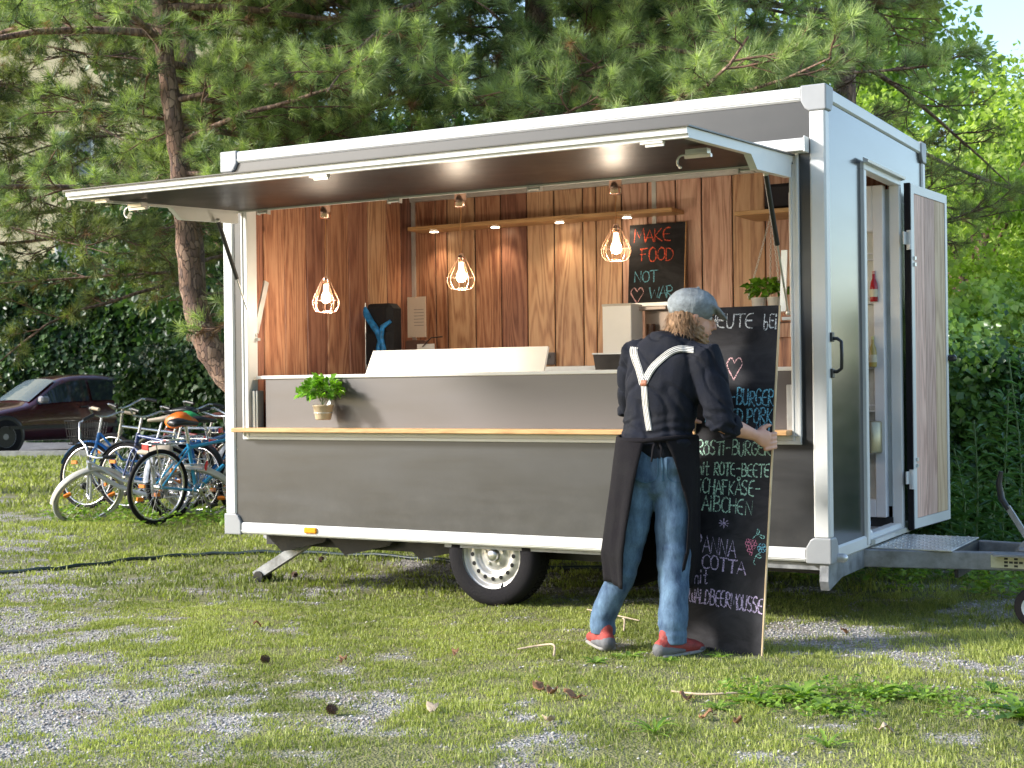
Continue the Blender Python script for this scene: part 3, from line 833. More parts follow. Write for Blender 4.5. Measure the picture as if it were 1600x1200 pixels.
# ------------------------------------------------------------------ pendant lamps under the header
glow = mat('bulb_glow', (1, .8, .5), .3, emis=(1.0, .72, .40), estr=9)
bulbglass = mat('bulb_neck', (.9, .85, .75), .25, emis=(1.0, .75, .45), estr=2.2)
def pendant(x, zt, zb, lab):
    t = thing('pendant_lamp', lab, 'lamp', (x, .25, zt), group='copper cage lamps hanging inside the hatch')
    ct = 2.325 - zt
    g = MB(); g.lathe((0, 0, 0), [(.0001, ct), (.034, ct), (.036, ct - .088), (.030, ct - .097), (.0001, ct - .097)], 20); g.build('ceiling_cup', copper, t)
    g = MB(); n = 8
    g.tube([(-.0 + .003 * math.sin(i * 1.3), 0, ct - .09 - (ct - .09) * i / n) for i in range(n + 1)], .0028, 6); g.build('cord', mat('orange_cord', (.62, .28, .10), .6), t)
    h = zt - zb
    g = MB(); g.lathe((0, 0, 0), [(.0001, .0), (.012, -.002), (.020, -.02), (.021, -.05), (.0001, -.052)], 16); g.build('socket', copper, t)
    g = MB()
    for k in range(9):
        a = 2 * PI * k / 9 + .2
        prof = [(.020, -.02), (.028, -.14 * h), (.050, -.38 * h), (.072, -.58 * h), (.080, -.68 * h), (.081, -.78 * h), (.074, -.90 * h), (.056, -h)]
        g.tube([(math.cos(a) * r, math.sin(a) * r, z) for r, z in prof], .0013, 5)
    g.torus((0, 0, -.66 * h), .080, .0017, (0, 0, 1), 32, 5); g.torus((0, 0, -h), .056, .0017, (0, 0, 1), 24, 5)
    g.build('cage', copper, t)
    g = MB(); g.lathe((0, 0, 0), [(.013, -.05), (.016, -.08), (.018, -.10)], 16); g.build('bulb_neck', bulbglass, t)
    g = MB(); g.lathe((0, 0, 0), [(.018, -.10), (.027, -.12), (.029, -.14), (.022, -.158), (.0001, -.166)], 16); bl = g.build('bulb', glow, t)
    ld = bpy.data.lights.new('bulb_light', 'POINT'); ld.energy = 5.0; ld.color = (1, .84, .66); ld.shadow_soft_size = .032
    lo = bpy.data.objects.new('bulb_light', ld); COL.objects.link(lo); lo.parent = t; lo.location = (0, 0, -.185)
pendant(-3.145, 1.885, 1.667, 'copper cage lamp hanging nearest the left end of the hatch')
pendant(-2.195, 1.968, 1.765, 'copper cage lamp hanging in the middle above the white counter panel')
pendant(-1.225, 2.075, 1.877, 'copper cage lamp hanging just left of the small chalkboard')
for xx in (-3.40, -2.90, -2.40, -1.90):
    ld = bpy.data.lights.new('shelf_spot', 'SPOT'); ld.energy = 4; ld.color = (1, .80, .55); ld.spot_size = math.radians(110); ld.spot_blend = .8; ld.shadow_soft_size = .03
    lo = bpy.data.objects.new('shelf_spot', ld); COL.objects.link(lo); lo.location = (xx, 1.88, 2.30)

# ------------------------------------------------------------------ things on and in the trailer
leaf_basil = leafmat('basil_leaf', (.05, .14, .01), (.20, .42, .04), .3, .38, .4)
def leaf_quads(P, D, N, L, W, fold=.25):
    """folded 4-vertex leaves: base P, axis D, normal N"""
    P = np.asarray(P); D = np.asarray(D); N = np.asarray(N)
    D = D / np.linalg.norm(D, axis=1, keepdims=True)
    S = np.cross(N, D); S /= (np.linalg.norm(S, axis=1, keepdims=True) + 1e-9)
    U = np.cross(D, S)
    L = np.asarray(L)[:, None]; W = np.asarray(W)[:, None]
    a = P; c = P + D * L - U * L * fold * .5
    b = P + D * L * .5 + S * W * .5 + U * W * fold; d = P + D * L * .5 - S * W * .5 + U * W * fold
    V = np.stack([a, b, c, d], 1).reshape(-1, 3)
    n = len(P); i = np.arange(n)[:, None] * 4
    F = np.concatenate([i + np.array([[0, 1, 2]]), i + np.array([[0, 2, 3]])], 1).reshape(-1, 3)
    return V, F
def unit(n, r=None):
    r = r or rng
    v = r.normal(size=(n, 3)); return v / np.linalg.norm(v, axis=1, keepdims=True)
def basil(t, c, R, h, n=240, L=.035):
    g = MB()
    for i in range(9):
        a = random.random() * 6.28; r = R * .6
        g.tube([Vector(c), Vector(c) + Vector((math.cos(a) * r * .5, math.sin(a) * r * .5, h * .5)), Vector(c) + Vector((math.cos(a) * r, math.sin(a) * r, h * .85))], .0018, 5)
    g.build('stem', mat('basil_stem', (.12, .25, .04), .5), t)
    u = unit(n); u[:, 2] = np.abs(u[:, 2]) * 1.0 - .15
    rr = rng.random(n) ** .4
    P = np.array(c) + u * rr[:, None] * np.array([R, R, h * .62]) + np.array([0, 0, h * .42])
    Dv = u + rng.normal(size=(n, 3)) * .4; Dv[:, 2] -= .2
    N = np.array([[0, 0, 1.0]]) + rng.normal(size=(n, 3)) * .5
    Ls = L * (.6 + rng.random(n) * .7)
    V, F = leaf_quads(P, Dv, N, Ls, Ls * .75, .22)
    npmesh('foliage', V, F, np.full(len(F), 3), leaf_basil, t, tint=np.repeat(rng.random(n), 4), kind='stuff')
t = thing('potted_basil', 'bright green basil in a small beige tin pot hung on the brown counter front', 'potted plant', (-2.965, -.035, 1.027))
g = MB(); g.lathe((0, 0, 0), [(.0001, 0), (.042, 0), (.046, .008), (.058, .075), (.062, .078), (.062, .086), (.058, .087), (.052, .08), (.0001, .078)], 24)
g.build('pot', mat('beige_pot', (.55, .42, .27), .6), t)
g = MB(); g.torus((0, 0, .04), .0525, .0025, (0, 0, 1), 20, 5); g.obox((0, .05, .08), (0, .085, .16), .02, .004); g.build('hanger', alu, t)
basil(t, (0, -.005, .08), .125, .17, 300, .046)

t = thing('white_counter_panel', 'long plain white panel leaning up on the worktop behind the counter', 'panel', (-2.3, .3, 1.289))
g = MB(); g.add([(-.60, 0, 0), (.60, 0, 0), (.57, .115, .142), (-.62, .115, .142), (-.60, .02, 0), (.60, .02, 0), (.57, .13, .134), (-.62, .13, .134)], [(0, 1, 2, 3), (7, 6, 5, 4), (0, 4, 5, 1), (1, 5, 6, 2), (2, 6, 7, 3), (3, 7, 4, 0)])
g.build('panel_face', mat('panel_white', (.58, .56, .52), .45, 0, .02), t)
# worktop at the back so that things stand on something
g = MB(); g.cbox((-3.6, 1.35, 1.30), (-.2, 1.985, 1.33), .003); bc = g.build('rear_worktop', alu); tag(bc, 'brushed metal rear worktop running along the wooden back wall', 'worktop')
bc2 = MB(); bc2.box((-3.55, 1.40, .39), (-.25, 1.96, 1.298)); bco = bc2.build('rear_cabinet', mat('cabinet_grey', (.12, .11, .11), .5)); tag(bco, 'dark grey cabinet under the rear metal worktop', 'cabinet')
# black bag with blue straps
t = thing('backpack', 'black bag with bright blue straps standing in the left back corner', 'bag', (-3.575, 1.5, 1.332))
g = MB(); g.cbox((-.12, -.085, 0), (.115, .08, .455), .035); g.cbox((-.10, -.105, .03), (.10, -.08, .26), .02); bo = g.build('bag_body', mat('black_cloth', (.012, .012, .016), .8, 0, .2, 12, .3, 60), t); bevel(bo, .012, 2)
blue = mat('blue_strap', (.02, .28, .72), .55, 0, .35, 30, .2, 50)
g = MB(); g.tube([(-.125, -.05, .48), (-.10, -.10, .42), (-.03, -.115, .33), (.035, -.118, .25), (.045, -.118, .2), (.03, -.115, .12), (.04, -.112, .03)], [.02, .026, .024, .024, .016, .02, .016], 8); g.build('strap', blue, t)
g = MB(); g.tube([(.12, -.09, .33), (.07, -.12, .29), (.06, -.125, .22), (.08, -.12, .12), (.09, -.11, .03)], [.012, .018, .018, .018, .014], 8); g.build('strap', blue, t)
g = MB(); g.cyl((-.085, -.1, 0), (-.085, -.1, .46), .007, n=8); g.build('pole', steel, t)
# papers, small rack
t = thing('paper_holder', 'pinned paper sheets beside the black bag near the corner trim', 'notice', (-3.37, 1.6, 1.332))
g = MB(); g.cbox((-.075, .0, .22), (.075, .008, .50), .001); g.build('sheet', mat('paper', (.62, .50, .40), .8, 0, .05), t)
g = MB(); 
for i in range(6): g.box((-.02, -.002, .30 + i * .022), (.06, -.0005, .304 + i * .022))
g.build('print', mat('grey_print', (.25, .22, .2), .8), t)
g = MB(); g.cbox((-.08, -.02, 0), (.08, .02, .2), .004); g.build('stand', mat('brown_box', (.12, .06, .045), .6), t)
t = thing('wire_rack', 'small white wire rack at the foot of the vertical corner trim', 'rack', (-3.24, 1.5, 1.332))
g = MB()
for i in range(7): g.cyl((-.07 + i * .023, 0, 0), (-.07 + i * .023, 0, .13), .003, n=6)
for z in (.0, .065, .13): g.cyl((-.07, 0, z), (.068, 0, z), .003, n=6)
g.box((-.07, .01, .09), (.068, .014, .17)); g.build('wires', white_pl, t)
g = MB(); g.tube([(-.02, .0, .15), (.05, 0, .21), (.14, 0, .215)], .004, 6); g.build('tongs', dark_metal, t)
# socket block, tray, white box, grey equipment
t = thing('socket_block', 'small dark wall socket block at the right end of the white panel', 'socket', (-2.525, 1.985, 1.35))
g = MB(); g.cbox((-.04, -.03, 0), (.04, .0, .085), .005); g.build('housing', mat('socket_grey', (.10, .09, .1), .5), t)
g = MB(); g.cyl((-.005, -.034, .055), (-.005, -.028, .055), .018, n=14); g.build('outlet', black_pl, t)
t = thing('black_tray', 'black slanted serving tray on the counter behind the man', 'tray', (-1.50, .78, 1.289))
g = MB(); g.add([(-.11, 0, 0), (.25, 0, 0), (.25, .05, .10), (-.15, .05, .10), (-.10, .03, 0), (.25, .03, 0), (.25, .07, .095), (-.14, .07, .095)], [(0, 1, 2, 3), (7, 6, 5, 4), (0, 4, 5, 1), (1, 5, 6, 2), (2, 6, 7, 3), (3, 7, 4, 0)])
g.build('tray_face', black_pl, t)
g = MB(); g.cbox((-.155, .045, .097), (.25, .075, .107), .002); g.build('tray_lip', alu, t)
t = thing('white_box', 'tall plain white box standing below the small chalkboard', 'box', (-1.79, 1.55, 1.332))
g = MB(); g.cbox((-.10, -.08, 0), (.10, .1, .385), .004); g.build('carton', white_pl, t)
g = MB(); g.cbox((-.102, -.083, .372), (.102, -.079, .387), .001); g.build('flap', mat('carton_edge', (.6, .55, .48), .7), t)
t = thing('steel_dispenser', 'grey steel dispenser with a shelf right of the white box', 'dispenser', (-1.60, 1.72, 1.332))
g = MB(); g.cbox((-.10, -.10, 0), (.09, .12, .16), .006); g.cbox((-.10, -.02, .16), (.09, .12, .35), .006); g.cbox((-.105, -.13, .345), (.095, .125, .37), .004); g.build('casing', mat('warm_grey_metal', (.35, .29, .26), .35, .5, .1), t)
g = MB(); g.cyl((-.04, -.06, .16), (-.04, -.06, .26), .03, n=14); g.cyl((.04, -.06, .16), (.04, -.06, .22), .028, n=14); g.build('jar', mat('brown_jar', (.10, .04, .02), .3), t)
t = thing('orange_crate', 'brown crate with a yellow packet on the counter right of the menu board', 'crate', (-.48, .95, 1.289))
g = MB(); g.cbox((-.13, -.1, 0), (.25, .12, .17), .005); g.cbox((-.15, -.12, .255), (.25, .12, .30), .004); g.build('crate_body', wood_brown, t)
g = MB(); g.add([(-.12, -.13, .165), (-.045, -.13, .165), (-.055, -.11, .25), (-.125, -.11, .25), (-.12, -.1, .165), (-.05, -.1, .165), (-.06, -.09, .25), (-.125, -.09, .25)], [(0, 1, 2, 3), (7, 6, 5, 4), (0, 4, 5, 1), (1, 5, 6, 2), (2, 6, 7, 3), (3, 7, 4, 0)]); g.build('packet', mat('yellow_packet', (.75, .55, .05), .4, 0, .3, 40, col2=(.5, .12, .02)), t)
t = thing('dark_box', 'dark box lying on the short upper shelf at the right', 'box', (-.72, 1.8, 2.264))
g = MB(); g.cbox((-.17, -.12, 0), (.3, .12, .16), .02); g.build('box_body', mat('dark_cloth', (.015, .012, .02), .8), t)
# hanging bucket with basil on three chains
t = thing('hanging_herb_pot', 'green basil in white metal buckets hanging on chains from the short shelf', 'hanging planter', (-.82, 1.5, 1.66))
g = MB()
for dx in (-.045, .055): g.lathe((dx, 0, 0), [(.0001, 0), (.038, 0), (.045, .055), (.049, .058), (.045, .06), (.0001, .052)], 18)
g.build('bucket', mat('white_enamel', (.75, .75, .73), .3), t)
chn = MB(); lk = .022
for (bx, by) in ((-.10, -.03), (.0, .07), (.10, -.03)):
    a = Vector((bx, by, .06)); b = Vector((.0, .12, .575)); L_ = (b - a).length; n = int(L_ / (lk * .8)); d = (b - a).normalized()
    for i in range(n):
        c = a.lerp(b, (i + .5) / n); x, y, _ = basis_from(d)
        ax = x if i % 2 else y; oth = y if i % 2 else x
        pts = [c + d * math.cos(q) * lk * .5 + oth * math.sin(q) * lk * .26 for q in [k * PI / 4 for k in range(8)]]
        chn.tube(pts, .0018, 4, closed=True)
chn.build('chain', white_pl, t, kind='stuff')
basil(t, (.005, 0, .05), .12, .12, 110, .055)
# fridge behind the side door
t = thing('display_fridge', 'white glass fronted drinks fridge seen through the open side door', 'fridge', (-.325, 1.43, .38))
fw = mat('fridge_white', (.68, .68, .70), .35, 0, .05)
g = MB(); g.box((-.28, -.02, .12), (.28, .34, 1.92)); g.build('cabinet', mat('fridge_inner', (.55, .58, .56), .5), t)
# its front faces the doorway side (-y)
g = MB()
for a, b in (((-.3, -.08, .06), (-.25, -.02, 1.94)), ((.19, -.08, .06), (.25, -.02, 1.94)), ((-.25, -.08, .06), (.19, -.02, .16)), ((-.25, -.08, 1.68), (.19, -.02, 1.94))): g.cbox(a, b, .004)
g.build('door_frame', fw, t)
g = MB(); g.box((-.25, -.085, 1.72), (.05, -.081, 1.80)); g.build('display', black_pl, t)
for z in (.42, .66, .905, 1.275, 1.52):
    g = MB()
    for k in range(6): g.cyl((-.25, -.075 + k * .012 - .0, z), (.19, -.075 + k * .012, z), .0035, n=5)
    g.cyl((-.25, -.078, z + .035), (.19, -.078, z + .035), .0035, n=5)
    g.build('shelf', fw, t)
g = MB(); g.box((-.3, -.05, .0), (.28, .3, .06)); g.build('plinth', dark_metal, t)
def bottle(x, y, z, col, h, lab, capc):
    b = thing('bottle', lab, 'bottle', (x, y, z), group='bottles on the fridge shelves'); b.scale = (.68, .68, .82)
    g = MB(); g.lathe((0, 0, 0), [(.0001, 0), (.03, 0), (.032, .01), (.032, h * .5), (.026, h * .66), (.013, h * .8), (.012, h)], 16); g.build('glass_body', mat('glass_' + str(col), col, .15), b)
    g = MB(); g.lathe((0, 0, 0), [(.0135, h * .95), (.0135, h + .012), (.0001, h + .012)], 12); g.build('cap', mat('cap_' + str(capc), capc, .4), b)
    g = MB(); g.lathe((0, 0, 0), [(.0326, h * .16), (.0326, h * .42)], 16); g.build('bottle_label', mat('bottle_label_' + str(capc), (.6, .55, .4), .6), b)
bottle(-.13, 1.345, 1.662, (.35, .01, .015), .20, 'red bottle on the upper middle fridge shelf', (.6, .3, .25))
bottle(-.14, 1.345, 1.292, (.42, .33, .10), .20, 'amber bottle on the shelf below the red bottle', (.5, .5, .2))
t = thing('metal_canister', 'brushed metal canister on the lowest fridge shelf', 'canister', (-.15, 1.34, .806))
g = MB(); g.lathe((0, 0, 0), [(.0001, 0), (.055, 0), (.058, .01), (.058, .17), (.05, .18), (.0001, .18)], 20); g.build('drum', mat('brass_canister', (.42, .38, .26), .35, .7), t)
t = thing('spray_bottle', 'small blue and white cleaning bottle on the doorway floor', 'bottle', (-.04, .80, .387))
g = MB(); g.lathe((0, 0, 0), [(.0001, 0), (.028, 0), (.03, .01), (.03, .03), (.02, .04)], 14); g.build('bottle_base', white_pl, t)
g = MB(); g.lathe((0, 0, 0), [(.02, .04), (.022, .08), (.012, .12), (.0001, .13)], 14); g.build('bottle_top', mat('blue_plastic', (.05, .22, .5), .4), t)

# ------------------------------------------------------------------ chalk lettering
GL = {
 'A': [[(0, 0), (.45, 1), (.9, 0)], [(.15, .36), (.78, .36)]],
 'B': [[(0, 0), (0, 1)], [(0, 1), (.5, .98), (.65, .78), (.5, .56), (0, .52)], [(.4, .53), (.75, .42), (.8, .2), (.55, .02), (0, 0)]],
 'C': [[(.78, .88), (.5, 1), (.15, .85), (0, .5), (.15, .12), (.5, 0), (.8, .12)]],
 'D': [[(0, 0), (0, 1)], [(-.05, .98), (.4, .95), (.75, .7), (.78, .35), (.45, .04), (-.05, 0)]],
 'E': [[(.7, 1), (.3, .96), (.02, .72), (0, .4), (.15, .08), (.72, 0)], [(.02, .52), (.6, .52)]],
 'e': [[(.65, .9), (.05, .85), (.05, .1), (.7, .08)], [(.05, .5), (.6, .5)]],
 'F': [[(.1, 0), (.12, 1)], [(-.05, .95), (.75, 1)], [(-.05, .55), (.55, .55)]],
 'G': [[(.75, .85), (.45, 1), (.1, .8), (0, .45), (.15, .1), (.5, 0), (.78, .15), (.78, .45), (.45, .45)]],
 'H': [[(0, 0), (0, 1)], [(.75, 0), (.75, 1)], [(-.08, .5), (.85, .52)]],
 'I': [[(.2, 0), (.2, 1)]],
 'i': [[(.2, 0), (.2, .68)], [(.2, .86), (.28, .93), (.2, 1), (.12, .93), (.2, .86)]],
 'K': [[(.05, 0), (.05, 1)], [(.75, 1), (.08, .45), (.8, 0)]],
 'L': [[(.05, 1), (0, 0), (.65, .03)]],
 'M': [[(0, 0), (.1, 1), (.45, .3), (.8, 1), (.95, 0)]],
 'm': [[(0, 0), (0, .6), (.05, .5), (.25, .66), (.38, .5), (.4, 0)], [(.4, .45), (.6, .66), (.75, .5), (.78, 0)]],
 'N': [[(0, 0), (.05, 1), (.75, .0), (.8, 1)]],
 'O': [[(.4, 1), (.08, .8), (0, .45), (.12, .1), (.42, 0), (.74, .15), (.8, .55), (.68, .88), (.35, 1)]],
 'P': [[(0, 0), (.05, 1)], [(-.1, .95), (.45, 1.02), (.75, .8), (.6, .5), (.05, .42)]],
 'R': [[(0, 0), (.03, 1)], [(-.05, .97), (.45, 1), (.7, .8), (.55, .55), (.05, .48), (.8, 0)]],
 'S': [[(.7, .92), (.35, 1), (.05, .82), (.1, .6), (.6, .42), (.7, .18), (.4, 0), (0, .1)]],
 'T': [[(.4, 0), (.42, .98)], [(-.05, .97), (.9, 1)]],
 't': [[(.25, 1), (.25, .1), (.35, 0), (.5, .05)], [(0, .62), (.6, .66)]],
 'U': [[(0, 1), (.02, .3), (.2, .02), (.5, .03), (.68, .3), (.7, 1)]],
 'b': [[(.05, 1), (.02, 0), (.5, .02), (.65, .28), (.45, .5), (.05, .45)]],
 'W': [[(0, 1), (.2, 0), (.5, .75), (.75, 0), (1, 1)]],
 'w': [[(.1, 1), (.0, .5), (.2, .05), (.45, .2), (.5, .7), (.6, .1), (.85, .2), (.9, .95)]],
 '-': [[(.05, .5), (.6, .52)]],
 'u': [[(0, .65), (.05, .1), (.3, 0), (.55, .1), (.6, .65)]],
 '*': [[(.4, 0), (.4, 1)], [(0, .2), (.8, .8)], [(0, .8), (.8, .2)], [(-.1, .5), (.9, .5)]],
}
def smooth_path(p, k=4):
    if len(p) < 3: return p
    out = []
    n = len(p)
    for i in range(n - 1):
        p0 = p[max(i - 1, 0)]; p1 = p[i]; p2 = p[i + 1]; p3 = p[min(i + 2, n - 1)]
        for j in range(k):
            t = j / k
            out.append(tuple(.5 * ((2 * b) + (-a + c) * t + (2 * a - 5 * b + 4 * c - d) * t * t + (-a + 3 * b - 3 * c + d) * t ** 3) for a, b, c, d in zip(p0, p1, p2, p3)))
    out.append(p[-1]); return out
SHARP = set('AFHIKLMNTW-*')
def strokes_of(text, x0, x1, y0, y1, h):
    """letters laid out from (x0,y0) to (x1,y1), height h"""
    wd = [.55 if ch == ' ' else (.45 if ch in 'iI' else (1.15 if ch in 'MWmw' else .95)) for ch in text]
    tot = sum(wd); out = []; cx = 0; sc = (x1 - x0) / tot
    for ch, w in zip(text, wd):
        base = ch; uml = False; ring = False
        if ch == 'Ö': base = 'O'; uml = True
        if ch == 'Å': base = 'A'; ring = True
        if base in GL:
            jy = (random.random() - .5) * .10 * h; js = 1 + (random.random() - .5) * .14; sk = (random.random() - .5) * .12
            for st in GL[base]:
                st = st if base in SHARP else smooth_path(st, 3)
                P = []
                for (a, b) in st:
                    hh = .78 if uml else 1
                    xx = x0 + (cx + (a + sk * b) * (w - .12) / .85 * (1 if w > .5 else .8)) * sc
                    f = (xx - x0) / (x1 - x0)
                    P.append((xx, y0 + (y1 - y0) * f + b * h * js * hh + jy))
                out.append(P)
            if uml:
                for dx in (.22, .5): xx = x0 + (cx + dx * w) * sc; out.append([(xx, y0 + (y1 - y0) * (xx - x0) / (x1 - x0) + h * .88), (xx + .002, y0 + (y1 - y0) * (xx - x0) / (x1 - x0) + h * 1.0)])
            if ring:
                xx = x0 + (cx + .42 * w) * sc; yy = y0 + (y1 - y0) * (xx - x0) / (x1 - x0) + h * 1.14
                out.append([(xx + .12 * h * math.cos(q), yy + .12 * h * math.sin(q)) for q in [k * PI / 3 for k in range(7)]])
        cx += w
    return out
def chalkmat(name, col):
    if name in MATS: return MATS[name]
    m = bpy.data.materials.new(name); m.use_nodes = True; nt = m.node_tree; L = nt.links.new; b = nt.nodes['Principled BSDF']; out = nt.nodes['Material Output']
    b.inputs['Base Color'].default_value = c4(col); b.inputs['Roughness'].default_value = .95; b.inputs['Specular IOR Level'].default_value = .1
    tc = node(nt, 'ShaderNodeTexCoord'); n = node(nt, 'ShaderNodeTexNoise', i={'Scale': 220.0, 'Detail': 3.0}); L(tc.outputs['Object'], n.inputs['Vector'])
    r = node(nt, 'ShaderNodeMapRange', i={1: .38, 2: .56, 3: .12, 4: .95}); L(n.outputs[0], r.inputs[0])
    L(r.outputs[0], b.inputs['Alpha'])
    MATS[name] = m; return m
def chalk(strokes, w, m, parent, name='chalk_lettering'):
    """flat ribbons lying 1 mm proud of the board face, in the board's own x/z plane (y = -t)"""
    mb = MB()
    for st in strokes:
        P = [Vector((a, b)) for a, b in st]
        n = len(P); vs = []
        for i, p in enumerate(P):
            d = P[min(i + 1, n - 1)] - P[max(i - 1, 0)]
            if d.length < 1e-7: d = Vector((1, 0))
            d.normalize(); nn = Vector((-d.y, d.x)); ww = w * (.46 + .20 * math.sin(i * 1.3 + p.x * 140 + p.y * 60) + random.uniform(-.08, .08))
            if i == 0: p = p - d * w * .3
            if i == n - 1: p = p + d * w * .3
            q1 = p + nn * ww; q2 = p - nn * ww
            vs += [(q1.x, -.0012, q1.y), (q2.x, -.0012, q2.y)]
        mb.add(vs, [(2 * i, 2 * i + 1, 2 * i + 3, 2 * i + 2) for i in range(n - 1)])
    return mb.build(name, m, parent)
def heart(cx, cy, w, h):
    return [smooth_path([(cx, cy + h * .25), (cx - w * .25, cy + h * .5), (cx - w * .5, cy + h * .22), (cx - w * .3, cy - h * .15), (cx - .002, cy - h * .5)], 4),
            smooth_path([(cx, cy + h * .25), (cx + w * .28, cy + h * .5), (cx + w * .5, cy + h * .2), (cx + w * .25, cy - h * .18), (cx, cy - h * .55)], 4)]
white_ch = chalkmat('chalk_white', (.75, .77, .78)); blue_ch = chalkmat('chalk_blue', (.22, .55, .70)); green_ch = chalkmat('chalk_green', (.52, .78, .62))
lilac_ch = chalkmat('chalk_lilac', (.62, .50, .72)); pink_ch = chalkmat('chalk_pink', (.85, .50, .50)); red_ch = chalkmat('chalk_red', (.85, .14, .07)); teal_ch = chalkmat('chalk_teal', (.35, .70, .62)); rose_ch = chalkmat('chalk_rose', (.75, .25, .38))
def boardmat():
    m = bpy.data.materials.new('chalkboard'); m.use_nodes = True; nt = m.node_tree; L = nt.links.new; b = nt.nodes['Principled BSDF']
    tc = node(nt, 'ShaderNodeTexCoord'); mp = node(nt, 'ShaderNodeMapping', i={'Scale': (1.2, 1, 2.5), 'Rotation': (0, .5, 0)}); L(tc.outputs['Object'], mp.inputs[0])
    n = node(nt, 'ShaderNodeTexNoise', i={'Scale': 3.0, 'Detail': 7.0, 'Roughness': .7, 'Distortion': 1.0}); L(mp.outputs[0], n.inputs['Vector'])
    mx = node(nt, 'ShaderNodeMix', data_type='RGBA'); mx.inputs[6].default_value = (.009, .008, .010, 1); mx.inputs[7].default_value = (.042, .041, .046, 1)
    r = node(nt, 'ShaderNodeMapRange', i={1: .4, 2: .8}); L(n.outputs[0], r.inputs[0]); L(r.outputs[0], mx.inputs[0]); L(mx.outputs[2], b.inputs['Base Color']); b.inputs['Roughness'].default_value = .6; b.inputs['Specular IOR Level'].default_value = .25
    MATS['chalkboard'] = m; return m
cbm = boardmat(); pine_edge = woodmat('pine_edge', [(.45, .30, .14), (.62, .45, .24), (.72, .55, .32)], 2, .6)
B = thing('menu_chalkboard', 'tall menu chalkboard the man holds upright, covered in handwritten chalk', 'chalkboard', (-.484, -.69, 0.004), rot=(-math.radians(11.1), 0, 0))
BH = 1.593
g = MB(); g.box((.0, 0, 0), (.371, .012, BH)); g.build('board_face', cbm, B)
g = MB(); g.box((.371, -.001, 0), (.377, .013, BH)); g.box((-.006, -.001, 0), (.0, .013, BH)); g.build('board_edge', pine_edge, B)
random.seed(11)
WL = .0066
for txt, x0, x1, y0, y1, h, m_ in (
    ('HEUTE', .028, .262, 1.498, 1.491, .066, white_ch), ('bei', .305, .372, 1.483, 1.478, .072, white_ch),
    ('RÖSTi-BURGER', .028, .376, 1.134, 1.122, .072, blue_ch), ('PULLED PORK', .045, .372, 1.047, 1.040, .068, blue_ch), ('NEU', .292, .362, .993, .990, .045, blue_ch),
    ('RÖSTi-BURGER', .015, .372, .893, .895, .064, green_ch), ('mit ROTE-BEETE', .015, .371, .803, .794, .058, green_ch),
    ('SCHAFKÅSE-', .018, .338, .716, .708, .066, green_ch), ('LAiBCHEN', .016, .302, .640, .622, .066, green_ch),
    ('*', .147, .19, .560, .560, .042, lilac_ch), ('PANNA', .028, .232, .453, .425, .074, lilac_ch), ('COTTA', .070, .282, .372, .352, .060, lilac_ch),
    ('mit', .022, .116, .302, .305, .058, lilac_ch), ('wALDBEERMOUSSE', .016, .372, .218, .186, .066, lilac_ch)):
    chalk(strokes_of(txt, x0, x1, y0, y1, h), WL, m_, B)
chalk(heart(.172, 1.30, .074, .10), .006, pink_ch, B, 'chalk_heart')
bs = []
for i, (a, b) in enumerate([(0, 0), (.012, .002), (-.012, .003), (.006, .012), (-.006, .013), (.018, .013), (-.016, .015), (0, .024), (.013, .024), (-.012, .026), (.004, -.011), (-.007, -.010), (.002, -.022)]):
    bs.append([(.297 + a * 1.25 + .0065 * math.cos(q), .475 + b * 1.25 + .0075 * math.sin(q)) for q in [k * PI / 3 for k in range(7)]])
chalk(bs, .003, rose_ch, B, 'chalk_berry')
chalk([smooth_path([(.305, .515), (.325, .535), (.360, .528)]), smooth_path([(.322, .533), (.326, .56), (.335, .548), (.325, .533)]), smooth_path([(.335, .528), (.350, .518), (.362, .524)])], .0035, teal_ch, B, 'chalk_leaf')
fl = []
for i in range(6):
    a = i * PI / 3; fl.append(smooth_path([(.35 + .02 * math.cos(a + d) * s, .475 + .02 * math.sin(a + d) * s) for d, s in ((0, .1), (.35, 1), (-.35, 1), (0, .1))], 3))
chalk(fl, .003, blue_ch, B, 'chalk_flower')
chalk([smooth_path([(.345, .455), (.325, .44), (.315, .41), (.322, .40)]), smooth_path([(.325, .438), (.34, .43), (.35, .437), (.337, .445)])], .0035, teal_ch, B, 'chalk_leaf')

t = thing('small_chalkboard', 'small black chalkboard reading MAKE FOOD NOT WAR leaning on the back wall', 'chalkboard', (-1.905, 1.90, 1.745), rot=(-math.radians(5), 0, 0))
g = MB(); g.box((0, 0, 0), (.395, .012, .52)); g.build('board_face', cbm, t)
g = MB(); g.box((.395, -.001, 0), (.400, .013, .52)); g.build('board_edge', oak, t)
for txt, x0, x1, y0, y1, h, m_ in (('MAKE', .035, .31, .40, .405, .088, red_ch), ('FOOD', .085, .325, .272, .275, .088, red_ch), ('NOT', .045, .215, .135, .137, .072, blue_ch), ('WAR', .155, .33, .022, .028, .075, blue_ch)):
    chalk(strokes_of(txt, x0, x1, y0, y1, h), .0075, m_, t)
chalk(heart(.065, .05, .09, .10), .008, pink_ch, t, 'chalk_heart')
g = MB(); g.box((-1.93, 1.88, 1.72), (-1.5, 1.985, 1.742)); g.build('board_shelf', alu); tag(bpy.data.objects['board_shelf'], 'narrow metal shelf under the small chalkboard', 'shelf')
# ------------------------------------------------------------------ the man
# local axes: x to the camera's right, y away from the camera
MO = Vector((-.538, -.795, 0)); MROT = math.atan2(.485, .875)
man = thing('person', 'man in flat cap, striped braces, apron and jeans holding the tall menu board', 'person', MO, MROT)
FV = Vector((math.sin(math.radians(33)), math.cos(math.radians(33)), 0))      # where the chest faces
SV = Vector((FV.y, -FV.x, 0))                                               # his right-hand side

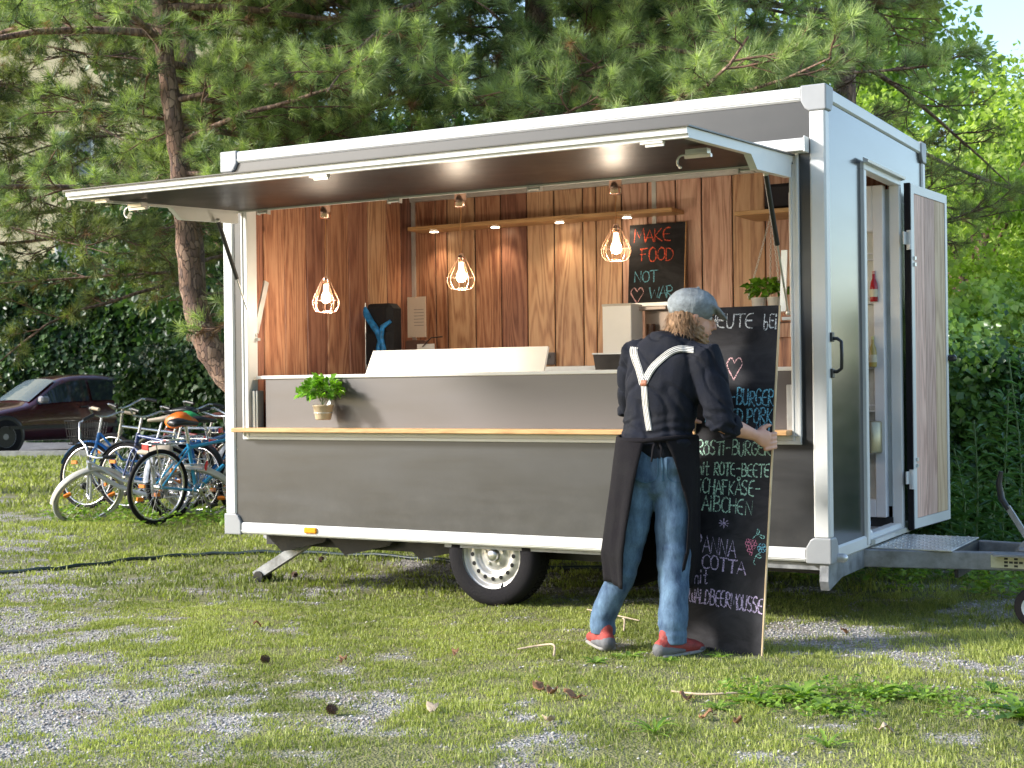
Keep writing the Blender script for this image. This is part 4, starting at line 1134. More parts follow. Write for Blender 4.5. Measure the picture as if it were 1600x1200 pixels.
def voxel(mb, name, m, parent, vs=.007, smooth=4, disp=None, sub=False):
    o = mb.build(name, m)
    r = o.modifiers.new('r', 'REMESH'); r.mode = 'VOXEL'; r.voxel_size = vs; r.use_smooth_shade = True
    if smooth:
        s = o.modifiers.new('s', 'SMOOTH'); s.iterations = smooth; s.factor = .5
    dg = bpy.context.evaluated_depsgraph_get()
    me = bpy.data.meshes.new_from_object(o.evaluated_get(dg))
    o.modifiers.clear()
    old = o.data; o.data = me; me.name = name; bpy.data.meshes.remove(old)
    n = len(me.vertices)
    if disp:
        co = np.empty(n * 3, np.float32); no = np.empty(n * 3, np.float32)
        me.vertices.foreach_get('co', co); me.vertices.foreach_get('normal', no)
        co = co.reshape(-1, 3); no = no.reshape(-1, 3)
        d = np.array([disp(Vector(p)) for p in co])
        co = co + no * d[:, None]
        me.vertices.foreach_set('co', co.astype(np.float32).ravel())
    me.polygons.foreach_set('use_smooth', np.ones(len(me.polygons), bool))
    me.update()
    if not me.materials: me.materials.append(m)
    if parent: o.parent = parent
    return o

def skinmat():
    m = bpy.data.materials.new('skin'); m.use_nodes = True; b = m.node_tree.nodes['Principled BSDF']; nt = m.node_tree; L = nt.links.new
    tc = node(nt, 'ShaderNodeTexCoord'); n = node(nt, 'ShaderNodeTexNoise', i={'Scale': 25.0, 'Detail': 4.0}); L(tc.outputs['Object'], n.inputs['Vector'])
    mx = node(nt, 'ShaderNodeMix', data_type='RGBA'); mx.inputs[6].default_value = (.50, .24, .15, 1); mx.inputs[7].default_value = (.66, .36, .25, 1)
    L(n.outputs[0], mx.inputs[0]); L(mx.outputs[2], b.inputs['Base Color']); b.inputs['Roughness'].default_value = .5
    b.inputs['Subsurface Weight'].default_value = .12; b.inputs['Subsurface Radius'].default_value = (.02, .008, .004)
    return m
skin = skinmat()
hip = Vector((-.008, .0, .90)); waist = Vector((-.012, .005, 1.0)); chest = Vector((.015, .01, 1.19)); upper = Vector((.045, .015, 1.33)); neck = Vector((.092, .036, 1.405)); head = Vector((.163, .060, 1.500))
shL = Vector((-.092, .105, 1.362)); shR = Vector((.190, -.090, 1.335))
elL = Vector((-.115, .30, 1.10)); elR = Vector((.262, -.135, 1.035))
haR = Vector((.462, -.020, .962)); haL = Vector((.150, .235, 1.025))
HF = Vector((.97, .06, -.24)).normalized()        # where the face looks
HS = HF.cross(Vector((0, 0, 1))).normalized()     # his right ear side (towards the camera)
HU = HS.cross(HF).normalized()
def HP(f, s, u): return head + HF * f + HS * s + HU * u

body = MB()
# torso core, legs core
body.loft([hip + Vector((0, 0, -.03)), waist, chest, upper, upper + Vector((.02, .01, .05))], [.14, .13, .14, .10, .05], [.09, .09, .095, .065, .05], SV, 18)
lK = Vector((-.135, .03, .48)); lA = Vector((-.262, .105, .085)); lH = Vector((-.078, .01, .86))
rK = Vector((.052, -.035, .47)); rA = Vector((.035, -.105, .08)); rH = Vector((.066, -.012, .86))
for a, b2, c in ((lH, lK, lA), (rH, rK, rA)):
    body.loft([a, a.lerp(b2, .5), b2, b2.lerp(c, .35), c], [.07, .06, .046, .042, .026], [.07, .06, .046, .042, .026], SV, 12)
# neck and head
body.loft([upper + Vector((.02, .01, .03)), neck, HP(-.02, 0, -.05)], [.062, .056, .058], [.062, .058, .06], SV, 14)
hs = len(body.v)
body.ball(HP(-.012, 0, .02), .078, .078, .095, 18, Matrix((tuple(HS), tuple(HF), tuple(HU))).transposed())
body.ball(HP(.03, 0, -.03), .058, .062, .075, 14, Matrix((tuple(HS), tuple(HF), tuple(HU))).transposed())
body.ball(HP(.055, 0, -.075), .036, .036, .03, 12, Matrix((tuple(HS), tuple(HF), tuple(HU))).transposed())       # chin
body.loft([HP(.078, 0, .030), HP(.098, 0, .002), HP(.106, 0, -.014), HP(.088, 0, -.022)], [.008, .011, .015, .014], [.009, .011, .011, .008], HS, 10)  # nose
body.ball(HP(.072, .028, .042), .022, .012, .009, 8, Matrix((tuple(HS), tuple(HF), tuple(HU))).transposed())     # brow
body.ball(HP(.072, -.028, .042), .022, .012, .009, 8, Matrix((tuple(HS), tuple(HF), tuple(HU))).transposed())
body.ball(HP(.087, 0, -.042), .02, .012, .008, 8, Matrix((tuple(HS), tuple(HF), tuple(HU))).transposed())        # lips
for s in (1, -1):
    body.loft([HP(-.006, s * .076, .022), HP(-.012, s * .086, .010), HP(-.004, s * .080, -.018)], [.016, .017, .010], [.007, .007, .006], HF, 8)  # ears
# arms
def arm(sh, el, ha, hd):
    body.loft([sh.lerp(el, .08), sh.lerp(el, .5), el], [.044, .044, .038], [.044, .044, .038], (1, 0, 0), 12)
    wr = ha - hd * .05
    body.loft([el, el.lerp(wr, .3), el.lerp(wr, .65), wr], [.042, .043, .034, .025], [.040, .039, .030, .020], (0, 0, 1), 14)
    body.loft([wr, wr + hd * .03, ha + hd * .02], [.026, .036, .042], [.02, .017, .016], (0, 0, 1), 12)
hdR = (haR - elR).normalized()
arm(shR, elR, haR, hdR)
hdL = (haL - elL).normalized()
arm(shL, elL, haL, hdL)
# right hand: four fingers curl round the board's right edge, the thumb lies across its face
for i in range(4):
    z = .990 - i * .0205; l = (1, 1.06, 1.0, .85)[i]
    p0 = haR + hdR * .012 + Vector((0, 0, z - .962 - .012))
    e = Vector((.520, .030, z - .008))
    body.loft([p0, p0.lerp(e, .55) + Vector((.004, -.006, 0)), e + Vector((.004, -.002, 0)), e + Vector((.010, .022 * l, -.002)), e + Vector((-.014, .040 * l, -.003))], [.0105, .0102, .010, .0092, .008], [.0105, .0102, .010, .0092, .008], (0, 0, 1), 8)
body.loft([haR + Vector((-.022, .006, .026)), haR + Vector((-.002, .012, .046)), haR + Vector((.022, .020, .056)), haR + Vector((.036, .026, .058))], [.014, .012, .0105, .008], [.013, .0115, .0095, .007], (0, 0, 1), 8)
# left hand holds the left edge: thumb on the face, fingers behind
for i in range(4):
    z = .028 - i * .0195
    p0 = haL + Vector((0, .01, z))
    body.loft([p0, haL + Vector((.028, .030, z)), haL + Vector((.052, .040, z - .002)), haL + Vector((.070, .036, z - .003))], [.010, .010, .009, .008], [.010, .010, .009, .008], (0, 0, 1), 8)
body.loft([haL + Vector((-.006, -.008, .022)), haL + Vector((.018, -.028, .022)), haL + Vector((.042, -.034, .012)), haL + Vector((.060, -.036, .006))], [.013, .012, .0105, .009], [.012, .011, .0095, .007], (0, 0, 1), 8)
bo = voxel(body, 'body', skin, man, .0048, 3)

def wr(p, f1, f2, a, seed=0.0, dr=(1, 1, 1)):
    q = Vector((p.x * dr[0], p.y * dr[1], p.z * dr[2]))
    n = mnoise.noise(q * f1 + Vector((seed, seed * 2, seed))); n2 = mnoise.noise(q * f2 + Vector((seed * 3, 5, seed)))
    r = (1 - abs(n) * 2.2)
    return a * (r * .7 + n2 * .6)
# shirt
cloth_m = mat('navy_shirt_cloth', (.008, .010, .018), .85, 0, .25, 8, .25, 160, spec=.25)
shirt = MB()
shirt.loft([hip + Vector((-.005, 0, .045)), waist, waist.lerp(chest, .5) + Vector((.005, 0, 0)), chest + Vector((.002, 0, 0)), upper + Vector((-.003, 0, 0)), upper + Vector((.015, .006, .045)), neck + Vector((-.008, -.004, -.022))],
           [.176, .162, .172, .188, .184, .130, .072], [.128, .118, .122, .132, .120, .100, .072], SV, 24)
for s, e in ((shL, elL),):
    shirt.loft([s.lerp(upper, .25), s, s.lerp(e, .35), s.lerp(e, .75), e, e.lerp(haL, .25)], [.070, .078, .074, .066, .062, .055], [.070, .076, .072, .066, .062, .055], (1, 0, 0), 16)
s, e = shR, elR
f = (haR - elR).normalized()
shirt.loft([s.lerp(upper, .3), s, s.lerp(e, .35), s.lerp(e, .72), e + Vector((-.004, 0, 0)), e + f * .045], [.068, .082, .080, .072, .064, .056], [.068, .080, .076, .070, .062, .054], (1, 0, 0), 16)
shirt.loft([upper + Vector((-.03, -.004, .03)), upper + Vector((.005, -.012, .055)), upper + Vector((.06, -.04, .035))], [.06, .075, .06], [.05, .055, .05], (0, 1, 0), 12)
def dsh(p):
    w = wr(p, 7, 19, .0075, 1.7, (1, 1, .75))
    q = Vector((p.x * 9 + p.z * 7, p.y * 9, p.z * 6)); w -= .008 * max(0, 1 - abs(mnoise.noise(q)) * 6)
    k = max(0, 1 - abs(p.z - 1.0) / .1) * .004 * math.sin(p.z * 160 + 6 * mnoise.noise(p * 6))
    arm_ = (p - elR).length
    k2 = max(0, 1 - arm_ / .14) * .006 * math.sin((p.z + p.x * .5) * 150 + 5 * mnoise.noise(p * 9))
    return w + k + k2 - .002
sho = voxel(shirt, 'shirt', cloth_m, man, .0068, 3, dsh)
# rolled cuff
g = MB()
c0 = elR + f * .030; c1 = elR + f * .068
g.loft([c0, c0.lerp(c1, .5), c1], [.060, .0605, .056], [.057, .0575, .053], (0, 0, 1), 20, False)
cu = g.build('cuff', cloth_m, man); bevel(cu, .004)
# collar
g = MB(); col = []
for k in range(25):
    a = math.radians(-150 + k * 300 / 24)
    d = (SV * math.sin(a) - FV * math.cos(a))
    col.append(neck + Vector((0.004, .0, -.022)) + d * .070)
vs = []
for k, p in enumerate(col):
    d = (p - (neck + Vector((0, 0, -.022)))).normalized()
    vs += [tuple(p + d * .004 + Vector((0, 0, .0))), tuple(p - d * .006 + Vector((.006, .004, .032))), tuple(p + d * .013 + Vector((.0, 0, -.004)))]
g.add(vs, [(3 * i, 3 * i + 3, 3 * i + 4, 3 * i + 1) for i in range(24)] + [(3 * i + 1, 3 * i + 4, 3 * i + 5, 3 * i + 2) for i in range(24)], True)
co = g.build('collar', cloth_m, man); sm = co.modifiers.new('s', 'SOLIDIFY'); sm.thickness = .003
# jeans
def jeansmat():
    m = bpy.data.materials.new('blue_denim'); m.use_nodes = True; nt = m.node_tree; L = nt.links.new; b = nt.nodes['Principled BSDF']
    tc = node(nt, 'ShaderNodeTexCoord'); mp = node(nt, 'ShaderNodeMapping', i={'Scale': (3, 3, 1.2)}); L(tc.outputs['Object'], mp.inputs[0])
    n = node(nt, 'ShaderNodeTexNoise', i={'Scale': 4.5, 'Detail': 8.0, 'Roughness': .68}); L(mp.outputs[0], n.inputs['Vector'])
    mx = node(nt, 'ShaderNodeMix', data_type='RGBA'); mx.inputs[6].default_value = (.025, .060, .13, 1); mx.inputs[7].default_value = (.17, .29, .43, 1)
    r = node(nt, 'ShaderNodeMapRange', i={1: .34, 2: .68}); L(n.outputs[0], r.inputs[0]); L(r.outputs[0], mx.inputs[0])
    mp2 = node(nt, 'ShaderNodeMapping', i={'Scale': (400, 400, 60)}); L(tc.outputs['Object'], mp2.inputs[0])
    n2 = node(nt, 'ShaderNodeTexNoise', i={'Scale': 1.0, 'Detail': 2.0}); L(mp2.outputs[0], n2.inputs['Vector'])
    m2 = node(nt, 'ShaderNodeMix', data_type='RGBA', blend_type='MULTIPLY'); m2.inputs[0].default_value = .5; L(mx.outputs[2], m2.inputs[6]); L(n2.outputs[0], m2.inputs[7])
    L(m2.outputs[2], b.inputs['Base Color']); b.inputs['Roughness'].default_value = .85
    bp = node(nt, 'ShaderNodeBump', i={'Strength': .2, 'Distance': .003}); L(n2.outputs[0], bp.inputs['Height']); L(bp.outputs[0], b.inputs['Normal'])
    return m
denim = jeansmat()
je = MB()
je.loft([hip + Vector((.0, 0, .055)), hip, hip + Vector((0, 0, -.06)), hip + Vector((.0, 0, -.12))], [.142, .154, .156, .13], [.100, .108, .112, .10], SV, 20)
je.ball(hip + Vector((-.075, -.035, -.060)), .078, .070, .11, 14); je.ball(hip + Vector((.058, -.045, -.060)), .078, .070, .11, 14)
je.loft([lH, lH.lerp(lK, .4), lK + Vector((-.003, 0, .02)), lK.lerp(lA, .45), lA + Vector((.002, 0, .07)), lA + Vector((0, 0, -.01))], [.100, .084, .068, .063, .054, .055], [.105, .088, .070, .067, .060, .062], SV, 18, False)
je.loft([rH, rH.lerp(rK, .4), rK + Vector((0, 0, .02)), rK.lerp(rA, .45), rA + Vector((0, 0, .07)), rA + Vector((0, 0, -.015))], [.100, .090, .076, .067, .062, .060], [.105, .092, .076, .070, .064, .066], SV, 18, False)
def dje(p):
    w = wr(p, 4, 11, .0065, 4.2, (1, 1, 1.3))
    q = Vector((p.x * 5 + p.z * 5, p.y * 5, p.z * 13)); kn = .0065 * mnoise.noise(q + Vector((3, 1, 2)))
    q = Vector((p.x * 9 - p.z * 8, p.y * 9, p.z * 24)); kn += .0030 * mnoise.noise(q)
    for K in (lK, rK):
        d = abs(p.z - K.z + .0)
        kn += max(0, 1 - d / .12) * .0008 * math.sin(p.z * 110 + (p.x - K.x) * 30 + 5 * mnoise.noise(p * 7)) * .5
    an = max(0, 1 - abs(p.z - .15) / .11) * .0012 * math.sin(p.z * 90 + 9 * mnoise.noise(p * 8))
    return w + kn + an
jo = voxel(je, 'jeans', denim, man, .0062, 2, dje)
# back pockets, belt loops, seam: thin shells snapped on the jeans
def bvh_of(o):
    me = o.data; return BVHTree.FromPolygons([v.co[:] for v in me.vertices], [p.vertices[:] for p in me.polygons])
def ribbon(tree, pts, w, m, name, parent, off=.003, nrm=Vector((0, 1, 0)), seg=10, thick=.002, uvdir=False):
    """strip hugging a surface: pts are (x,z) seen from the camera side"""
    P = [Vector((a, 0, b)) for a, b in smooth_path(pts, seg)]
    mb = MB(); vs = []
    cols = 5
    for i, p in enumerate(P):
        d = (P[min(i + 1, len(P) - 1)] - P[max(i - 1, 0)]).normalized(); s = Vector((d.z, 0, -d.x))
        for k in range(cols):
            q = p + s * (k / (cols - 1) - .5) * w
            h = tree.ray_cast(Vector((q.x, -1.5, q.z)), nrm)
            y = h[0].y - off if h[0] is not None else (vs[-1][1] if vs else 0)
            vs.append((q.x, y, q.z))
    mb.add(vs, [(i * cols + k, i * cols + k + 1, (i + 1) * cols + k + 1, (i + 1) * cols + k) for i in range(len(P) - 1) for k in range(cols - 1)], True)
    o = mb.build(name, m, parent)
    uv = o.data.uv_layers.new(name='u')
    for lp in o.data.loops:
        vi = lp.vertex_index; uv.data[lp.index].uv = ((vi % cols) / (cols - 1), (vi // cols) / 30)
    so = o.modifiers.new('s', 'SOLIDIFY'); so.thickness = thick; so.offset = 1
    return o
jt = bvh_of(jo)
denim_d = mat('denim_seam', (.05, .12, .2), .85, 0, .2, 30)
for cx in (-.075, .068):
    ribbon(jt, [(cx - .052, .885), (cx - .048, .80), (cx, .775), (cx + .048, .80), (cx + .052, .885)], .004, denim_d, 'pocket_seam', man, .0015)
ribbon(jt, [(-.01, .93), (-.005, .86), (.0, .78)], .008, denim_d, 'back_seam', man, .0015)
# braces with stripes
def stripemat():
    m = bpy.data.materials.new('striped_braces'); m.use_nodes = True; nt = m.node_tree; L = nt.links.new; b = nt.nodes['Principled BSDF']
    uv = node(nt, 'ShaderNodeUVMap', uv_map='u'); sp = node(nt, 'ShaderNodeSeparateXYZ'); L(uv.outputs[0], sp.inputs[0])
    k = node(nt, 'ShaderNodeMath', operation='MULTIPLY'); k.inputs[1].default_value = 2 * PI * 4; L(sp.outputs[0], k.inputs[0])
    c = node(nt, 'ShaderNodeMath', operation='COSINE'); L(k.outputs[0], c.inputs[0])
    r = node(nt, 'ShaderNodeMapRange', i={1: -.35, 2: .15}); L(c.outputs[0], r.inputs[0])
    mx = node(nt, 'ShaderNodeMix', data_type='RGBA'); mx.inputs[6].default_value = (.03, .03, .035, 1); mx.inputs[7].default_value = (.66, .65, .60, 1)
    L(r.outputs[0], mx.inputs[0]); L(mx.outputs[2], b.inputs['Base Color']); b.inputs['Roughness'].default_value = .8
    return m
brm = stripemat(); st_ = bvh_of(sho)
def U(px, D=6.45): return (px - 800) / 2241 * D - .662
def Zp(py, D=6.45): return 1.215 - (py - 598) / 2241 * D
ribbon(st_, [(U(1005, 6.36), Zp(600, 6.36)), (U(1000, 6.37), Zp(578)), (U(993, 6.4), Zp(552)), (U(994, 6.42), Zp(541))], .028, brm, 'brace_strap', man, .004)
ribbon(st_, [(U(1005, 6.36), Zp(600, 6.36)), (U(1020, 6.34), Zp(575)), (U(1042, 6.33), Zp(555)), (U(1062, 6.33), Zp(546)), (U(1084, 6.34), Zp(548))], .028, brm, 'brace_strap', man, .004)
ribbon(st_, [(U(1006, 6.36), Zp(600, 6.36)), (U(1008, 6.36), Zp(630, 6.36)), (U(1013, 6.36), Zp(672, 6.36))], .024, brm, 'brace_strap', man, .004)
ribbon(st_, [(U(1006, 6.36), Zp(602, 6.36)), (U(1006, 6.36), Zp(593, 6.36))], .026, mat('tan_leather', (.35, .13, .07), .6, 0, .1), 'brace_patch', man, .007)
# apron: open at the back, flared, wrapped round the front
apm = mat('black_apron_cloth', (.008, .007, .009), .9, 0, .2, 10, .3, 140, spec=.2)
g = MB(); LV = 34; NA = 60; vs = []
z_top, z_bot = .975, .305
for i in range(LV):
    f_ = i / (LV - 1); z = z_top - (z_top - z_bot) * f_
    cx = -.010 - .048 * f_; cy = .010 + .03 * f_
    rx = .186 + .028 * min(1, f_ * 1.3) ** .8 - .026 * max(0, f_ - .8) / .2; ry = .158 + .026 * min(1, f_ * 4) + .01 * f_
    aL = math.radians(-22 - 16 * min(1, f_ * 1.6) - 2 * math.sin(f_ * 7)); aR = math.radians(2 + 40 * min(1, f_ * 2.0) ** .8 + 2 * math.sin(f_ * 5))
    # sweep from the left rear edge clockwise round the front to the right rear edge
    a0 = aL; a1 = aR - 2 * PI
    for j in range(NA):
        a = a0 + (a1 - a0) * j / (NA - 1)
        fold = .011 * math.sin(a * 9 + f_ * 2) * f_ + .007 * math.sin(a * 17 + 1) * f_
        zz = z + (.05 * f_ * math.cos(a) * .5 if f_ > 0 else 0)
        if f_ > .8: zz += .02 * math.sin(a * 3)
        vs.append((cx + math.sin(a) * (rx + fold), cy - math.cos(a) * (ry + fold), zz))
g.add(vs, [(i * NA + j, i * NA + j + 1, (i + 1) * NA + j + 1, (i + 1) * NA + j) for i in range(LV - 1) for j in range(NA - 1)], True)
ap = g.build('apron', apm, man); so = ap.modifiers.new('s', 'SOLIDIFY'); so.thickness = .003
g = MB(); ring = []
for j in range(48):
    a = 2 * PI * j / 48; ring.append((-.010 + math.sin(a) * .176, .010 - math.cos(a) * .156, .968 + .008 * math.sin(a * 2)))
g.tube(ring, .011, 8, closed=True); g.build('apron_band', apm, man)
g = MB(); g.tube([(-.03, -.133, .965), (-.045, -.15, .93), (-.055, -.155, .87)], [.007, .006, .004], 6); g.tube([(-.025, -.133, .965), (-.008, -.148, .93), (-.012, -.150, .89)], [.007, .006, .004], 6)
g.ball((-.028, -.14, .965), .014, n=8); g.build('apron_tie', apm, man)
# shoes
shoe_r = mat('red_shoe', (.34, .045, .035), .7, 0, .25, 30, .3, 120); shoe_g = mat('grey_shoe', (.13, .13, .14), .7, 0, .2, 20, .2, 90); sole_m = mat('shoe_sole', (.25, .24, .22), .7, 0, .1)
def shoe(c, ang, nm='shoe'):
    d = Vector((math.cos(ang), math.sin(ang), 0)); s = Vector((-d.y, d.x, 0)); c = Vector(c); d = d * .92
    g = MB()
    g.loft([c - d * .055 + Vector((0, 0, .048)), c + Vector((0, 0, .052)), c + d * .08 + Vector((0, 0, .044)), c + d * .15 + Vector((0, 0, .036)), c + d * .19 + Vector((0, 0, .030))], [.038, .042, .046, .044, .028], [.040, .042, .036, .028, .018], s, 18)
    g.loft([c - d * .01 + Vector((0, 0, .05)), c - d * .012 + Vector((0, 0, .10))], [.04, .040], [.045, .047], s, 16)
    o = voxel(g, nm, shoe_r, man, .006, 2)
    g = MB()
    for i in range(6):
        pass
    g.loft([c - d * .066 + Vector((0, 0, .014)), c + Vector((0, 0, .013)), c + d * .08 + Vector((0, 0, .013)), c + d * .15 + Vector((0, 0, .014)), c + d * .20 + Vector((0, 0, .018))], [.040, .044, .048, .046, .026], [.014, .014, .013, .013, .012], s, 16)
    g.build('sole', sole_m, o)
    g = MB(); g.loft([c - d * .060 + Vector((0, 0, .040)), c - d * .02 + Vector((0, 0, .036)), c + d * .05 + Vector((0, 0, .030))], [.039, .0465, .0485], [.040, .030, .014], s, 16); g.build('heel_counter', shoe_g, o)
    g = MB(); g.loft([c + d * .16 + Vector((0, 0, .026)), c + d * .192 + Vector((0, 0, .024))], [.045, .032], [.018, .014], s, 14); g.build('toe_cap', shoe_g, o)
shoe((-.258, .095, .004), math.radians(104)); shoe((.024, -.115, .004), math.radians(36))
# sock hint / hair / beard / cap
hairm = mat('brown_hair', (.36, .21, .10), .5, 0, .3, 70, .5, 220, col2=(.13, .065, .03))
g = MB(); RM = Matrix((tuple(HS), tuple(HF), tuple(HU))).transposed()
g.ball(HP(-.040, 0, .018), .085, .070, .088, 18, RM); g.ball(HP(-.060, .02, -.035), .066, .05, .055, 14, RM); g.ball(HP(-.058, -.02, -.03), .066, .05, .055, 14, RM)
g.ball(HP(-.028, .058, .0), .028, .040, .055, 12, RM); g.ball(HP(-.028, -.058, .0), .028, .040, .055, 12, RM)
g.ball(HP(-.075, .03, -.01), .05, .035, .04, 10, RM); g.ball(HP(-.078, -.02, -.045), .045, .028, .03, 10, RM)
def dh(p): return .0022 * math.sin(p.x * 300 + p.y * 260 + 6 * mnoise.noise(p * 14)) + .007 * mnoise.noise(p * 22)
ho = voxel(g, 'hair', hairm, man, .006, 1, dh)
g = MB(); hr = random.Random(4)
for i in range(900):
    a = hr.uniform(-PI * .78, PI * .78); z = hr.uniform(-.07, .03)
    r0 = .072
    p = HP(-.045 - math.cos(a) * r0 * .66, math.sin(a) * r0 * .98, z)
    out = (HF * -math.cos(a) + HS * math.sin(a))
    d = (out * .6 + Vector((0, 0, -.9)) + Vector((hr.gauss(0, .22), hr.gauss(0, .22), hr.gauss(0, .2)))).normalized()
    q = p + out * .012
    e = q + d * hr.uniform(.03, .06); m_ = q.lerp(e, .5) + out * .004
    sd_ = d.cross(out).normalized() * .0013
    g.add([q - sd_, q + sd_, m_ + sd_, m_ - sd_, e + out * -.004], [(0, 1, 2, 3), (3, 2, 4)])
lk = g.build('hair_locks', hairm, man, kind='stuff')
beardm = mat('beard', (.26, .14, .07), .65, 0, .3, 60, .5, 250, col2=(.40, .25, .13))
g = MB()
g.ball(HP(.052, 0, -.082), .044, .040, .036, 12, RM); g.ball(HP(.024, .050, -.050), .017, .034, .036, 10, RM); g.ball(HP(.024, -.050, -.050), .017, .034, .036, 10, RM)
g.ball(HP(.060, .022, -.055), .022, .022, .024, 10, RM); g.ball(HP(.060, -.022, -.055), .022, .022, .024, 10, RM); g.ball(HP(.086, 0, -.030), .022, .010, .007, 8, RM)
voxel(g, 'beard', beardm, man, .005, 1, lambda p: .003 * math.sin(p.z * 300 + p.x * 200) + .003 * mnoise.noise(p * 60))
eye = MB()
for s in (1, -1): eye.ball(HP(.070, s * .030, .022), .012, .010, .010, 10, RM)
eye.build('eye', mat('eye_white', (.7, .68, .65), .2), man)
g = MB()
for s in (1, -1): g.ball(HP(.0785, s * .0305, .021), .005, .003, .005, 8, RM)
g.build('pupil', mat('iris_dark', (.03, .02, .015), .2), man)
capm = mat('grey_blue_cap_felt', (.26, .29, .31), .9, 0, .22, 26, .5, 170, spec=.2)
g = MB()
TILT = Matrix.Rotation(math.radians(9), 3, HS)
g.ball(HP(-.018, 0, .062), .100, .116, .082, 22, TILT @ RM)
g.loft([HP(.052, 0, .082), HP(.095, 0, .066), HP(.142, 0, .036)], [.086, .074, .046], [.026, .014, .007], HS, 18)
g.ball(HP(-.03, 0, .045), .094, .096, .038, 18, TILT @ RM)
voxel(g, 'flat_cap', capm, man, .006, 3, lambda p: .0025 * mnoise.noise(p * 22) + .0012 * math.sin((p - head).dot(HF) * 220) * .4)
g = MB(); g.ball(HP(-.01, 0, .146), .008, n=8); g.build('cap_button', capm, man)
# ------------------------------------------------------------------ garden hose
g = MB()
hp = smooth_path([(-7.2, -.7, .03), (-5.71, .02, .03), (-5.4, .41, .03), (-5.2, 1.01, .03), (-4.87, 1.32, .03), (-4.28, 1.53, .025), (-3.45, 1.6, .025), (-2.6, 1.5, .03), (-1.6, 1.7, .03)], 1)
def sp3(p, k=6):
    out = []; n = len(p)
    for i in range(n - 1):
        a, b, c, d = [Vector(p[j]) for j in (max(i - 1, 0), i, i + 1, min(i + 2, n - 1))]
        for j in range(k):
            t = j / k; out.append(.5 * ((2 * b) + (-a + c) * t + (2 * a - 5 * b + 4 * c - d) * t * t + (-a + 3 * b - 3 * c + d) * t ** 3))
    out.append(Vector(p[-1])); return out
hp = sp3([(-7.2, -.7, .03), (-5.71, .02, .03), (-5.4, .41, .03), (-5.2, 1.01, .03), (-4.87, 1.32, .03), (-4.28, 1.53, .025), (-3.45, 1.6, .025), (-2.6, 1.5, .03), (-1.6, 1.7, .03)])
for i, p in enumerate(hp): p.z = .018 + float(gh(p.x, p.y)) + .006 * math.sin(i * 1.7)
g.tube(hp, .013, 8); o = g.build('cable', mat('dark_green_rubber', (.012, .028, .03), .5)); tag(o, 'dark rubber cable snaking over the grass and under the trailer', 'cable')

